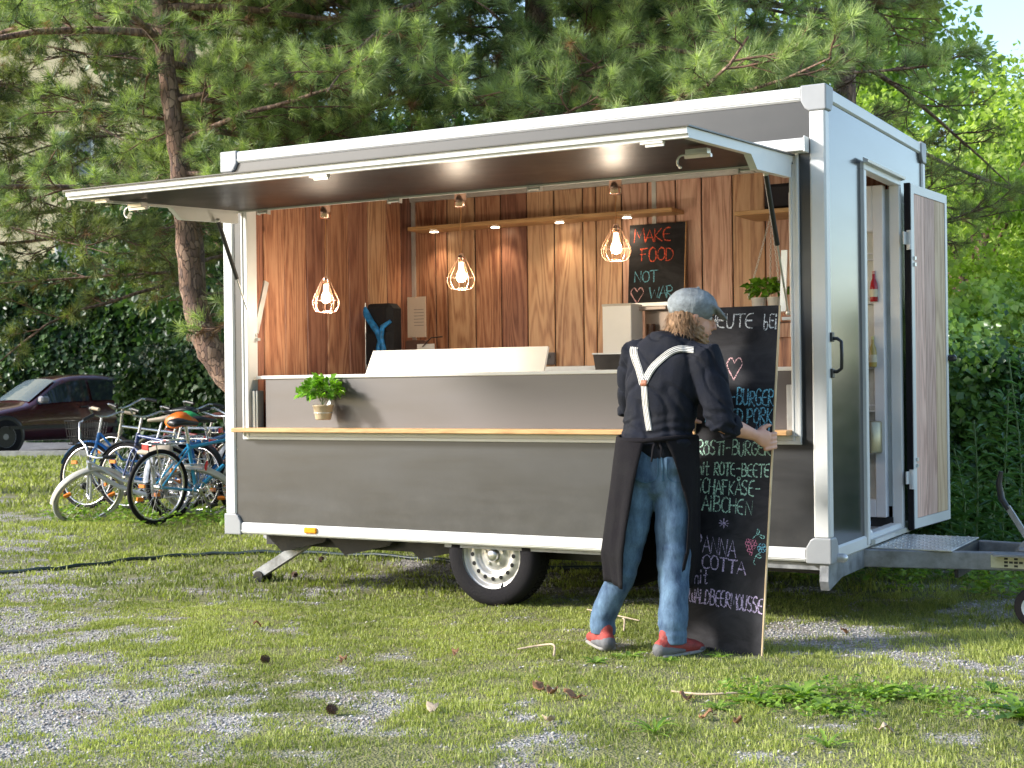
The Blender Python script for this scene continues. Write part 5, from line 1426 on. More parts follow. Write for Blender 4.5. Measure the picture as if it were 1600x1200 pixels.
# ------------------------------------------------------------------ bicycles
def paint(name, col, rough=.3): return mat(name, col, rough, 0, .08, 10, coat=.4)
spoke_m = mat('spoke_steel', (.55, .55, .56), .3, .9)
chrome = mat('chrome_dull', (.6, .6, .62), .25, .9, .1)
def bicycle(label, frame_m, place, yaw, lean=0, steer=0, saddle_m=None, step=False, fender=None, rack=True, basket=False, cover_m=None, tyre_c=None, bar_m=None, size=1.0, refl=True):
    """local: x along the bike (front wheel at +x), z up, ground at z=0"""
    t = thing('bicycle', label, 'bicycle', group='bicycles parked beside the trailer')
    Rm = Matrix.Rotation(yaw, 4, 'Z') @ Matrix.Rotation(lean, 4, 'X') @ Matrix.Scale(size, 4)
    t.matrix_world = Matrix.Translation(place) @ Rm
    R = .34; wb = .53; saddle_m = saddle_m or black_pl; tm = tyre_c or rubber
    def wheel_(cx, name, ang=0, piv=None):
        M = Matrix.Identity(4)
        if ang: M = Matrix.Translation(piv) @ Matrix.Rotation(ang, 4, 'Z') @ Matrix.Translation(-Vector(piv))
        g = MB(); g.torus((cx, 0, R), R - .018, .020, (0, 1, 0), 36, 8); g.xform(M); w = g.build(name, tm, t)
        g = MB(); g.torus((cx, 0, R), R - .043, .012, (0, 1, 0), 36, 5); g.xform(M); g.build('rim', chrome, w)
        g = MB()
        for i in range(28):
            a = 2 * PI * i / 28; s = .022 * (1 if i % 2 else -1); b = a + (.5 if (i // 2) % 2 else -.5)
            g.tube([(cx + math.cos(b) * .02, s, R + math.sin(b) * .02), (cx + math.cos(a) * (R - .05), 0, R + math.sin(a) * (R - .05))], .0016, 3, False)
        g.cyl((cx, -.035, R), (cx, .035, R), .018, n=10)
        g.xform(M); g.build('spokes', spoke_m, w, kind='stuff')
        if refl:
            for a in (.7, 3.6):
                g = MB(); g.cbox((cx + math.cos(a) * .22 - .035, -.012, R + math.sin(a) * .22 - .018), (cx + math.cos(a) * .22 + .035, .012, R + math.sin(a) * .22 + .018), .004)
                g.xform(M); g.build('reflector', mat('orange_reflector', (.9, .25, .02), .3), w)
        return w, M
    hd = Vector((.40, 0, .78)); hb = Vector((.435, 0, .62)); bb = Vector((-.08, 0, .28)); st = Vector((-.20, 0, .72)); ra = Vector((-wb, 0, R)); fa = Vector((wb, 0, R))
    wheel_(-wb, 'rear_wheel'); w, M = wheel_(wb, 'front_wheel', steer, (hd.x + .02, 0, .7))
    g = MB()
    if step:
        g.tube([hb + Vector((-.01, 0, .03)), Vector((.22, 0, .42)), Vector((.05, 0, .32)), bb], .022, 10); g.tube([hd, Vector((.16, 0, .50)), Vector((-.12, 0, .46))], .013, 8)
    else:
        g.tube([hb, bb], .019, 10); g.tube([hd + Vector((-.01, 0, -.03)), st + Vector((0, 0, -.04))], .016, 10)
    g.tube([hd, hb], .021, 10); g.tube([st, bb], .017, 10)
    for s in (-1, 1):
        g.tube([bb + Vector((0, s * .03, 0)), ra + Vector((0, s * .05, 0))], .010, 6); g.tube([st + Vector((0, s * .02, -.04)), ra + Vector((0, s * .05, 0))], .009, 6)
    g.build('frame', frame_m, t)
    g = MB()
    for s in (-1, 1): g.tube([hb + Vector((0.005, s * .02, 0)), hb + Vector((.02, s * .045, -.05)), fa + Vector((0, s * .045, 0))], .011, 6)
    g.xform(M); g.build('fork', frame_m, t)
    g = MB(); g.tube([hd, hd + Vector((-.03, 0, .16))], .014, 8); c = hd + Vector((-.03, 0, .16))
    g.tube([c + Vector((-.16, .30, .05)), c + Vector((-.04, .26, .07)), c + Vector((.02, .12, .01)), c, c + Vector((.02, -.12, .01)), c + Vector((-.04, -.26, .07)), c + Vector((-.16, -.30, .05))], .011, 8)
    g.xform(M); hbar = g.build('handlebar', bar_m or chrome, t)
    for s in (1, -1):
        g = MB(); g.tube([c + Vector((-.19, s * .31, .045)), c + Vector((-.08, s * .275, .068))], .018, 8); g.xform(M); g.build('grip', black_pl if not basket else mat('cream_grip', (.45, .36, .25), .6), hbar)
    g = MB(); g.tube([st, st + Vector((-.045, 0, .16))], .013, 8); g.build('seat_post', chrome, t)
    sx = st + Vector((-.06, 0, .19)); g = MB()
    g.loft([sx + Vector((-.13, 0, .0)), sx + Vector((-.06, 0, .012)), sx + Vector((.04, 0, .0)), sx + Vector((.15, 0, -.01))], [.075, .085, .045, .022], [.035, .035, .026, .018], (0, 1, 0), 14)
    if cover_m: g.xform(Matrix.Translation(sx) @ Matrix.Diagonal((1.15, 1.5, 2.0, 1)) @ Matrix.Translation(-sx))
    sd_ = g.build('saddle', cover_m or saddle_m, t)
    if fender:
        for cx, nm in ((-wb, 0), (wb, 1)):
            g = MB(); a0, a1 = (PI * .02, PI * .98) if nm == 0 else (PI * .12, PI * .92)
            x_ = [Vector((cx + math.cos(a) * (R + .022), 0, R + math.sin(a) * (R + .022))) for a in np.linspace(a0, a1, 18)]
            vs = []
            for p in x_:
                r_ = (p - Vector((cx, 0, R))).normalized(); vs += [p + Vector((0, -.03, 0)) - r_ * .015, p + r_ * .006, p + Vector((0, .03, 0)) - r_ * .015]
            g.add(vs, [(3 * i, 3 * i + 1, 3 * i + 4, 3 * i + 3) for i in range(17)] + [(3 * i + 1, 3 * i + 2, 3 * i + 5, 3 * i + 4) for i in range(17)], True)
            if nm: g.xform(M)
            g.build('mudguard', fender, t)
    if rack:
        g = MB(); z = .73
        for s in (-.06, 0, .06): g.tube([(-.28, s, z), (-.68, s, z)], .006, 5)
        for xx in (-.30, -.48, -.68): g.tube([(xx, -.065, z), (xx, .065, z)], .006, 5)
        for s in (-1, 1): g.tube([(-.62, s * .06, z), (-wb, s * .055, R)], .006, 5)
        rk = g.build('luggage_rack', chrome, t)
        g = MB(); g.cbox((-.70, -.045, z - .05), (-.685, .045, z), .006); g.build('tail_light', mat('red_reflector', (.75, .03, .03), .25), rk)
    g = MB(); g.torus(bb + Vector((0, -.05, 0)), .085, .006, (0, 1, 0), 24, 5); g.obox(bb + Vector((0, -.06, 0)), bb + Vector((.11, -.065, -.13)), .012, .02); g.obox(bb + Vector((0, .06, 0)), bb + Vector((-.11, .065, .13)), .012, .02)
    g.cyl(bb + Vector((0, -.06, 0)), bb + Vector((0, .06, 0)), .022, n=10)
    for i in range(5):
        a = i * 2 * PI / 5; g.tube([bb + Vector((0, -.05, 0)), bb + Vector((math.cos(a) * .085, -.05, math.sin(a) * .085))], .006, 4)
    g.build('crankset', chrome, t)
    g = MB()
    for s, p in ((-1, bb + Vector((.11, -.10, -.13))), (1, bb + Vector((-.11, .10, .13)))): g.cbox(p - Vector((.045, .04, .012)), p + Vector((.045, .04, .012)), .005)
    g.build('pedals', black_pl, t, kind='stuff')
    if basket:
        g = MB()
        for zz, s in ((.0, .8), (.08, .87), (.16, .94), (.24, 1)):
            pts = [Vector((.56 + .14 * s * cx_, .17 * s * cy_, .66 + zz)) for cx_, cy_ in ((-1, -1), (1, -1), (1, 1), (-1, 1))]
            g.tube(pts, .004, 4, closed=True)
        for i in range(40):
            a = 2 * PI * i / 40; q = max(abs(math.cos(a)), abs(math.sin(a))); cx_, cy_ = math.cos(a) / q, math.sin(a) / q
            g.tube([(.56 + .14 * .8 * cx_, .17 * .8 * cy_, .66), (.56 + .14 * cx_, .17 * cy_, .90)], .0035, 3, False)
        for i in range(7): g.tube([(.45 + i * .036, -.13, .66), (.45 + i * .036, .13, .66)], .003, 3, False)
        g.xform(M); g.build('wire_basket', black_pl, t, kind='stuff')
    return t
CR = math.atan2(RH.y, RH.x)   # yaw pointing to the camera's right
def bp(px, D, z=0): return CAM.x + 0, 0
def at(px, D, z=0.0):
    r = (px - 800) / 2241 * D
    return cf(r, D, z)
p_white = paint('white_silver_paint', (.55, .57, .62)); p_blue = paint('bright_blue_paint', (.01, .16, .50)); p_navy = paint('navy_paint', (.012, .04, .16)); p_black = paint('black_paint', (.015, .015, .02)); p_red = paint('dark_red_paint', (.22, .02, .02)); p_cyan = paint('cyan_paint', (.02, .30, .55))
whiteT = mat('whitewall_tyre', (.40, .40, .44), .6); cream = mat('cream_saddle', (.52, .44, .34), .6)
bicycle('white low-step bicycle leaning over in front with its front wheel turned flat', p_white, at(236, 13.7, .02), CR + PI * .97, math.radians(-46), math.radians(34), cream, step=True, fender=paint('cream_fender', (.62, .58, .50)), rack=True, tyre_c=whiteT, size=1.0)
bicycle('blue bicycle with a black wire basket standing behind the white one', p_blue, at(212, 14.7), CR + PI * 1.0, math.radians(6), math.radians(-20), cream, step=True, fender=p_blue, basket=True)
bicycle('blue framed bicycle whose large black rear wheel faces the camera', p_cyan, at(312, 13.3), CR + PI * .30, math.radians(5), 0, black_pl, fender=None, rack=True)
bicycle('bicycle with the bright green saddle cover in the middle of the row', p_navy, at(250, 14.2), CR + PI * .80, math.radians(4), math.radians(15), None, fender=p_black, cover_m=mat('green_cover', (.03, .42, .12), .5, bump=.4, bscale=40))
bicycle('bicycle with the orange saddle cover beside the trailer', p_blue, at(322, 13.9), CR + PI * .36, math.radians(-4), 0, None, fender=p_white, cover_m=mat('orange_cover', (.85, .18, .01), .45, bump=.4, bscale=40))
bicycle('black bicycle half hidden behind the trailer corner post', p_black, at(345, 14.2), CR + PI * .28, math.radians(3), 0, black_pl, fender=p_white)
bicycle('red brown bicycle standing at the back of the row', p_red, at(300, 15.9), CR + PI * .85, math.radians(3), math.radians(10), mat('brown_saddle', (.16, .05, .03), .5), fender=chrome)
bicycle('silver bicycle at the back left of the row with a raised handlebar', chrome, at(250, 15.9), CR + PI * .93, math.radians(-5), math.radians(-12), black_pl, fender=None, size=1.08)
bicycle('dark bicycle at the far right end of the back row', p_navy, at(345, 15.8), CR + PI * .9, math.radians(4), 0, black_pl, fender=chrome, size=1.05)
t = thing('front_lamp', 'small black lamp lying on the grass by the leaning bicycle wheel', 'lamp', at(128, 14.3, .26))
g = MB(); g.ball((0, 0, 0), .035, n=10); g.cyl((0, 0, 0), (.05, -.02, .0), .032, .036, 12); g.build('lamp_housing', black_pl, t)

# ------------------------------------------------------------------ maroon car
def make_car():
    t = thing('parked_car', 'dark maroon hatchback parked at the far left behind the bicycles', 'car', at(74, 28.3, .03))
    # local x forward (front), y to its left
    fwd = (-RH * math.cos(math.radians(46)) - AH * math.sin(math.radians(46)))
    t.rotation_euler = (0, 0, math.atan2(fwd.y, fwd.x)); t.scale = (1.03, 1.03, 1.06)
    red = mat('maroon_paint', (.045, .004, .009), .22, 0, .06, 3, coat=.8)
    # stations: x, zlow, zbelt, ztop, wlow, wbelt, wtop
    S = [(2.02, .34, .50, .56, .55, .60, .40), (1.96, .26, .60, .68, .74, .78, .55), (1.70, .22, .68, .74, .80, .82, .62), (1.25, .2, .76, .83, .83, .84, .66), (.80, .2, .84, .90, .83, .845, .68),
         (.72, .2, .86, .93, .83, .845, .68), (.30, .2, .88, 1.22, .83, .85, .62), (.05, .2, .88, 1.37, .83, .85, .58), (-.40, .2, .89, 1.425, .83, .85, .57), (-.95, .2, .90, 1.415, .83, .85, .57), (-1.35, .2, .91, 1.35, .83, .845, .56), (-1.65, .21, .93, 1.20, .82, .83, .56), (-1.88, .25, .93, .98, .80, .81, .60), (-1.98, .34, .70, .76, .72, .76, .60)]
    g = MB(); vs = []; K = 13
    for (x, zl, zb, zt, wl, wb_, wt) in S:
        half = [(wl * .80, zl), (wl, zl + .08), (wb_, zl + (zb - zl) * .55), (wb_ * .985, zb), (wt + (wb_ - wt) * .12, zt - .05), (wt * .86, zt - .01), (wt * .4, zt)]
        ring = [(x, y, z) for y, z in half] + [(x, -y, z) for y, z in half[::-1]]
        vs += ring
    K = 14
    fs = []
    for i in range(len(S) - 1):
        for k in range(K):
            fs.append((i * K + k, i * K + (k + 1) % K, (i + 1) * K + (k + 1) % K, (i + 1) * K + k))
    fs.append(tuple(range(K))); fs.append(tuple((len(S) - 1) * K + k for k in range(K))[::-1])
    g.add(vs, fs, True)
    b = g.build('body', red, t); s = b.modifiers.new('s', 'SUBSURF'); s.levels = 1; s.render_levels = 1
    glass = mat('car_glass', (.015, .02, .025), .06, 0, .05, 3, spec=.9)
    def lerp_ring(x, k):
        for a, c in zip(S[:-1], S[1:]):
            if a[0] >= x >= c[0]:
                f = (a[0] - x) / (a[0] - c[0]); q = [u * (1 - f) + v * f for u, v in zip(a, c)]
                x, zl, zb, zt, wl, wb_, wt = q
                return [(wb_ * .985, zb), (wt + (wb_ - wt) * .12, zt - .05)][k]
    def pw(x, f, side, off=.012):
        (y0, z0), (y1, z1) = lerp_ring(x, 0), lerp_ring(x, 1)
        return (x, side * (y0 + (y1 - y0) * f + off), z0 + (z1 - z0) * f)
    for side in (1, -1):
        for xs_, f1 in (([.62, .40, .15, -.10, -.42], .88), ([-.48, -.75, -1.02], .88), ([-1.08, -1.3, -1.52], .82)):
            g = MB(); vs = [pw(x, .07, side) for x in xs_] + [pw(x, f1, side) for x in xs_]; n = len(xs_)
            g.add(vs, [(i, i + 1, n + i + 1, n + i) for i in range(n - 1)], True); g.build('side_window', glass, t)
        g = MB(); g.cbox((.50, side * .86, .90), (.66, side * 1.03, 1.02), .03); g.build('wing_mirror', mat('mirror_grey', (.2, .2, .22), .35), t)
        g = MB(); g.box((1.2, side * .848, .44), (-1.5, side * .862, .50)); g.build('rub_strip', black_pl, t)
        g = MB(); g.cbox((-1.9, side * .62, .78), (-2.0, side * .80, .96), .02); g.build('tail_light', mat('red_reflector', (.75, .03, .03), .25), t)
        g = MB(); g.cbox((1.93, side * .48, .52), (2.04, side * .72, .66), .03); g.build('headlight', mat('lamp_glass', (.6, .62, .65), .15), t)
        g = MB(); g.cbox((-.36, side * .855, .80), (-.22, side * .875, .83), .005); g.build('door_handle', black_pl, t)
    def front(x, y, off):
        for a, c in zip(S[:-1], S[1:]):
            if a[0] >= x >= c[0]:
                f = (a[0] - x) / (a[0] - c[0]); return (x + off, y, a[3] * (1 - f) + c[3] * f + .012)
    g = MB(); vs = []
    for x, w in ((.70, .66), (.5, .63), (.3, .60), (.12, .55)):
        for y in (-1, -.5, 0, .5, 1): p = front(x, y * w, .03); vs.append((p[0], p[1], p[2] - .03 * abs(y) ** 2))
    g.add(vs, [(i * 5 + k, i * 5 + k + 1, (i + 1) * 5 + k + 1, (i + 1) * 5 + k) for i in range(3) for k in range(4)], True); g.build('windscreen', mat('windscreen_glass', (.10, .13, .15), .05, 0, .05, 3, spec=1.0), t)
    g = MB(); vs = []
    for x, w in ((-1.38, .54), (-1.6, .56), (-1.82, .58)):
        for y in (-1, 0, 1): p = front(x, y * w, -.02); vs.append((p[0], p[1], p[2] + .006))
    g.add(vs, [(i * 3 + k, i * 3 + k + 1, (i + 1) * 3 + k + 1, (i + 1) * 3 + k) for i in range(2) for k in range(2)], True); g.build('rear_window', glass, t)
    for x in (1.27, -1.25):
        for s in (1, -1):
            g = MB(); g.lathe((x, s * .66, .31), [(.19, .20 * s), (.30, .20 * s), (.315, .16 * s), (.315, .02 * s), (.19, .0)], 28, (0, 1, 0)); w = g.build('wheel', rubber, t)
            g = MB(); g.lathe((x, s * .66, .31), [(.195, .195 * s), (.16, .18 * s), (.05, .19 * s), (.0001, .19 * s)], 20, (0, 1, 0)); g.build('hub_cap', mat('hubcap_grey', (.25, .25, .27), .4, .5), w)
            g = MB(); g.lathe((x, s * .845, .33), [(.36, 0), (.36, .008 * s), (.32, .008 * s), (.0001, .004 * s)], 28, (0, 1, 0)); g.build('wheel_arch', black_pl, t)
    return t
make_car()

# ------------------------------------------------------------------ trees and hedges
def frustum_px(P):
    d = np.asarray(P) - np.array(CAM)
    D = d @ np.array(AA); x = 800 + 2241 * (d @ np.array(RR)) / D; y = 600 - 2241 * (d @ np.array(UU)) / D
    return x, y, D
def barkmat():
    m = bpy.data.materials.new('pine_bark'); m.use_nodes = True; nt = m.node_tree; L = nt.links.new; b = nt.nodes['Principled BSDF']
    tc = node(nt, 'ShaderNodeTexCoord'); mp = node(nt, 'ShaderNodeMapping', i={'Scale': (1, 1, .38)}); L(tc.outputs['Object'], mp.inputs[0])
    n0 = node(nt, 'ShaderNodeTexNoise', i={'Scale': 6.0, 'Detail': 5.0}); L(mp.outputs[0], n0.inputs['Vector'])
    w = node(nt, 'ShaderNodeMix', data_type='VECTOR'); w.inputs[0].default_value = .12; L(mp.outputs[0], w.inputs[4]); L(n0.outputs['Color'], w.inputs[5])
    v = node(nt, 'ShaderNodeTexVoronoi', feature='DISTANCE_TO_EDGE', i={'Scale': 34.0}); L(w.outputs[1], v.inputs['Vector'])
    v2 = node(nt, 'ShaderNodeTexVoronoi', i={'Scale': 34.0}); L(w.outputs[1], v2.inputs['Vector'])
    cr = node(nt, 'ShaderNodeMapRange', i={1: .0, 2: .06}); L(v.outputs['Distance'], cr.inputs[0])
    sp = node(nt, 'ShaderNodeSeparateColor'); L(v2.outputs['Color'], sp.inputs[0])
    rp = node(nt, 'ShaderNodeValToRGB'); e = rp.color_ramp.elements; e[0].color = (.15, .10, .085, 1); e[1].color = (.40, .27, .20, 1); q = e.new(.5); q.color = (.27, .16, .11, 1); L(sp.outputs[0], rp.inputs[0])
    mx = node(nt, 'ShaderNodeMix', data_type='RGBA'); mx.inputs[6].default_value = (.13, .085, .065, 1); L(cr.outputs[0], mx.inputs[0]); L(rp.outputs[0], mx.inputs[7])
    m2 = node(nt, 'ShaderNodeMix', data_type='RGBA', blend_type='MULTIPLY'); m2.inputs[0].default_value = .6; L(mx.outputs[2], m2.inputs[6])
    nn = node(nt, 'ShaderNodeTexNoise', i={'Scale': 3.0, 'Detail': 7.0, 'Roughness': .7}); L(tc.outputs['Object'], nn.inputs['Vector']); r2 = node(nt, 'ShaderNodeMapRange', i={1: .35, 2: .6, 3: .35, 4: 1.1}); L(nn.outputs[0], r2.inputs[0]); L(r2.outputs[0], m2.inputs[7])
    L(m2.outputs[2], b.inputs['Base Color']); b.inputs['Roughness'].default_value = .95
    bp = node(nt, 'ShaderNodeBump', i={'Strength': .9, 'Distance': .02}); L(cr.outputs[0], bp.inputs['Height']); L(bp.outputs[0], b.inputs['Normal'])
    return m
barkm = barkmat()
twigm = mat('pine_twig', (.19, .105, .065), .85, 0, .3, 20, .5, 60)
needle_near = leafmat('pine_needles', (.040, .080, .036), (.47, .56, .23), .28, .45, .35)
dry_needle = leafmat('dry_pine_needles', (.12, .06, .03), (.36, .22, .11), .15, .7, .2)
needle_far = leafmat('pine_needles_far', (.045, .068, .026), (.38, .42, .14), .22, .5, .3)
def tuft_proto(n, L, w, seed):
    """needles round a short shoot pointing to +z; returns (n*3,3) triangles and tints"""
    r = np.random.default_rng(seed)
    th = r.random(n) * 2 * PI; al = np.radians(4 + 78 * r.random(n) ** .8)
    d = np.stack([np.sin(al) * np.cos(th), np.sin(al) * np.sin(th), np.cos(al)], 1)
    base = np.stack([np.zeros(n), np.zeros(n), -.06 + .09 * r.random(n)], 1)
    ln = L * (.7 + .45 * r.random(n))
    tip = base + d * ln[:, None] + np.stack([np.zeros(n), np.zeros(n), -.12 * ln * np.sin(al)], 1)
    s = np.cross(d, r.normal(size=(n, 3))); s /= np.linalg.norm(s, axis=1, keepdims=True)
    V = np.stack([base - s * w / 2, base + s * w / 2, tip], 1)
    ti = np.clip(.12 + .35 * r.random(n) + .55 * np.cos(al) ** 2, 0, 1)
    return V.reshape(-1, 3), np.repeat(ti, 3)
def rot_to(dirs, seed=0):
    r = np.random.default_rng(seed)
    z = dirs / np.linalg.norm(dirs, axis=1, keepdims=True)
    a = r.normal(size=z.shape); x = a - (a * z).sum(1, keepdims=True) * z; x /= np.linalg.norm(x, axis=1, keepdims=True)
    y = np.cross(z, x); return np.stack([x, y, z], -1)
def scatter_tufts(name, P, Dv, protos, scl, mat_, parent, toff):
    Vs = []; Ts = []
    P = np.asarray(P); R = rot_to(np.asarray(Dv), 5)
    for k, (pv, pt) in enumerate(protos):
        idx = np.arange(k, len(P), len(protos))
        if len(idx) == 0: continue
        v = np.einsum('nij,mj->nmi', R[idx], pv) * scl[idx][:, None, None] + P[idx][:, None, :]
        Vs.append(v.reshape(-1, 3)); Ts.append((pt[None, :] + toff[idx][:, None]).ravel())
    V = np.concatenate(Vs); n = len(V) // 3
    return npmesh(name, V, np.arange(len(V)), np.full(n, 3), mat_, parent, tint=np.clip(np.concatenate(Ts), 0, 1), kind='stuff')

def pine(label, trunk, z_lo, z_hi, nl, reach, matn, needles, L=.13, w=.0035, seed=1, individual=0, bias=None, dens=1.0, tr=.15, droop=.12, dark=0.0):
    def inbox(q, mrg=.12): q = q + T0; return -3.75 - mrg - .1 < q.x < .2 + mrg and -1.5 < q.y < 2.1 + mrg and q.z < 2.72 + mrg
    r = random.Random(seed)
    t = thing('pine_tree', label, 'tree', trunk[0])
    T0 = Vector(trunk[0])
    pts = sp3([Vector(p) - T0 for p in trunk], 5); m = len(pts)
    g = MB(); rad = [tr * (1.15 - .75 * i / (m - 1)) * (1 + .08 * math.sin(i * 2.3)) for i in range(m)]
    g.tube(pts, rad, 16); tk = g.build('trunk', barkm, t)
    def trunk_at(z):
        for a, b in zip(pts[:-1], pts[1:]):
            if a.z <= z <= b.z: return a.lerp(b, (z - a.z) / max(1e-6, b.z - a.z))
        return pts[-1] if z > pts[-1].z else pts[0]
    TP = []; TD = []; twg = MB()
    for i in range(nl):
        z = z_lo + (z_hi - z_lo) * (i + r.random()) / nl
        az = r.uniform(0, 2 * PI)
        if bias is not None and r.random() < .6: az = bias + r.gauss(0, .7)
        ln = reach * r.uniform(.55, 1.1) * (1 - .35 * (z - z_lo) / max(.1, z_hi - z_lo))
        d = Vector((math.cos(az), math.sin(az), r.uniform(-.12, .28))).normalized()
        p = trunk_at(z); lp = [p.copy()]; n = 9
        for k in range(n):
            d = (d + Vector((r.gauss(0, .10), r.gauss(0, .10), r.gauss(0, .06) - droop * .22 + .05 * (k > 5)))).normalized()
            p = p + d * ln / n
            if inbox(p, .25): break
            lp.append(p.copy())
        n = len(lp) - 1
        if n < 2: continue
        lr = (.008 + .008 * ln) * (.6 if needles < 40 else 1)
        g = MB(); g.tube(lp, [lr * (1.1 - k / (n + 1)) for k in range(n + 1)], 6)
        g.build('limb', barkm, t)
        for k in range(2, n + 1):
            for j in range(max(1, int(round(2 * dens + r.random() - .5)))):
                dd = (lp[k] - lp[k - 1]).normalized()
                side = dd.cross(Vector((0, 0, 1))).normalized() * (1 if (j + k) % 2 else -1)
                td = (dd * r.uniform(.3, .9) + side * r.uniform(.5, 1.2) + Vector((0, 0, r.uniform(-.35, .5)))).normalized()
                tl = r.uniform(.35, .85) * (1.1 - .5 * k / n); q = lp[k].lerp(lp[k - 1], r.random()); tp = [q.copy()]; nn = 4
                for u in range(nn):
                    td = (td + Vector((r.gauss(0, .12), r.gauss(0, .12), r.gauss(.04, .1)))).normalized(); q = q + td * tl / nn
                    if inbox(q, .2): break
                    tp.append(q.copy())
                    ns = 1 if u == 0 else 2
                    for s_ in range(ns):
                        e = td.cross(Vector((r.gauss(0, 1), r.gauss(0, 1), r.gauss(0, 1)))).normalized()
                        sdv = (td + e * r.uniform(.4, 1.0)).normalized(); ql = r.uniform(.08, .22)
                        a = q.lerp(tp[-2], r.random()); b = a + sdv * ql
                        
                        if not inbox(b, .15): twg.tube([a, b], [.005, .004], 3, False); TP.append(b); TD.append(sdv)
                if len(tp) > 1: twg.tube(tp, [.009, .008, .007, .006, .005][:len(tp)], 4, False); TP.append(tp[-1]); TD.append(td)
    twg.build('twigs', twigm, t, kind='stuff')
    P = np.array([tuple(p) for p in TP]); Dv = np.array([tuple(p) for p in TD]) + np.array([0, 0, .25])
    rg = np.random.default_rng(seed)
    scl = .8 + .45 * rg.random(len(P))
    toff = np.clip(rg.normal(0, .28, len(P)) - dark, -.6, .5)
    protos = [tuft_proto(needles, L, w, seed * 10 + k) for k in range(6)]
    mask = np.ones(len(P), bool)
    if individual:
        x, y, D = frustum_px(P + np.array(T0))
        vis = (x > -20) & (x < 1620) & (y > -20) & (y < 520)
        score = np.where(vis, D, 1e9); idx = np.argsort(score)[:individual]
        idx = idx[score[idx] < 1e8]; mask[idx] = False
        mes = []
        for pv, pt in protos:
            for k in range(3):
                me = bpy.data.meshes.new('needle_tuft'); n = len(pv) // 3
                me.from_pydata(pv.tolist(), [], [(3 * q, 3 * q + 1, 3 * q + 2) for q in range(n)])
                at_ = me.attributes.new('tint', 'FLOAT', 'POINT'); at_.data.foreach_set('value', np.clip(pt + (k - 1) * .22, 0, 1).astype(np.float32)); me.materials.append(matn); mes.append(me)
        R = rot_to(Dv[idx], 3)
        for q, i in enumerate(idx):
            o = bpy.data.objects.new('needle_tuft', mes[q % len(mes)]); COL.objects.link(o); o.parent = t
            M = Matrix(R[q].tolist()).to_4x4() * 1.0
            o.matrix_local = Matrix.Translation(Vector(P[i])) @ M @ Matrix.Scale(float(scl[i]), 4)
    dry = mask & (rg.random(len(P)) < .06); mask = mask & ~dry
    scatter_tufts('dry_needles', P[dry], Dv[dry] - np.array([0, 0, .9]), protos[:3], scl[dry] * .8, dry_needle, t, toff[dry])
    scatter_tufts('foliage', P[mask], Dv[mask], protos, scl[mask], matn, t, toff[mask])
    return t, len(P)
info = []
info.append(pine('pine with a curved bare trunk left of the trailer', [(-5.0, 3.35, 0), (-5.25, 3.15, .45), (-5.62, 2.78, .95), (-5.94, 2.56, 1.41), (-6.06, 2.49, 1.68), (-6.14, 2.45, 2.06), (-6.18, 2.42, 2.65), (-6.22, 2.40, 3.13), (-6.3, 2.36, 3.83), (-6.35, 2.33, 4.47), (-6.4, 2.3, 5.6), (-6.4, 2.3, 8.5)],
          2.9, 6.6, 34, 3.3, needle_near, 88, .125, .0042, seed=21, individual=130, bias=math.atan2(.2, 1), tr=.125, dens=.9))
b1 = at(850, 12.6); info.append(pine('dense pine with long bluish green needles behind the trailer roof', [b1, b1 + Vector((.05, .1, 1.5)), b1 + Vector((-.05, .1, 3.5)), b1 + Vector((0, 0, 6)), b1 + Vector((.1, 0, 9))],
          2.7, 6.4, 44, 3.7, needle_near, 90, .135, .0042, seed=5, individual=170, bias=math.atan2(-AH.y, -AH.x), tr=.17, dens=1.0))
b1 = at(560, 13.6); info.append(pine('pine between the bare trunk and the roof with sunlit tufts', [b1, b1 + Vector((.05, .1, 1.5)), b1 + Vector((-.05, .1, 3.5)), b1 + Vector((0, 0, 6)), b1 + Vector((.1, 0, 9))],
          2.5, 6.6, 34, 3.4, needle_near, 66, .135, .0048, seed=9, tr=.15, dens=1.0, dark=.08))
b1 = at(1330, 13.6); info.append(pine('thin crowned pine with open branches behind the right end of the trailer', [b1, b1 + Vector((.05, .1, 1.5)), b1 + Vector((-.05, .1, 3.5)), b1 + Vector((0, 0, 6)), b1 + Vector((.1, 0, 9))],
          2.3, 7.0, 30, 3.0, needle_far, 44, .12, .004, seed=14, tr=.14, dens=.75, dark=-.05))
b1 = at(-170, 17.0); info.append(pine('loose old pine with dead grey twigs at the far left', [b1, b1 + Vector((.05, .1, 1.5)), b1 + Vector((-.05, .1, 3.5)), b1 + Vector((0, 0, 6)), b1 + Vector((.1, 0, 9))],
          2.9, 7.5, 54, 5.2, needle_far, 38, .15, .006, seed=31, tr=.17, dens=1.0, dark=.05, droop=.22))
b1 = at(300, 19.5); info.append(pine('brownish pine standing behind the curved trunk', [b1, b1 + Vector((.05, .1, 1.5)), b1 + Vector((-.05, .1, 3.5)), b1 + Vector((0, 0, 6)), b1 + Vector((.1, 0, 9))],
          2.1, 8.2, 42, 4.2, needle_far, 32, .16, .007, seed=37, tr=.17, dens=.85, dark=.15, droop=.3))
print('tufts', [i[1] for i in info])

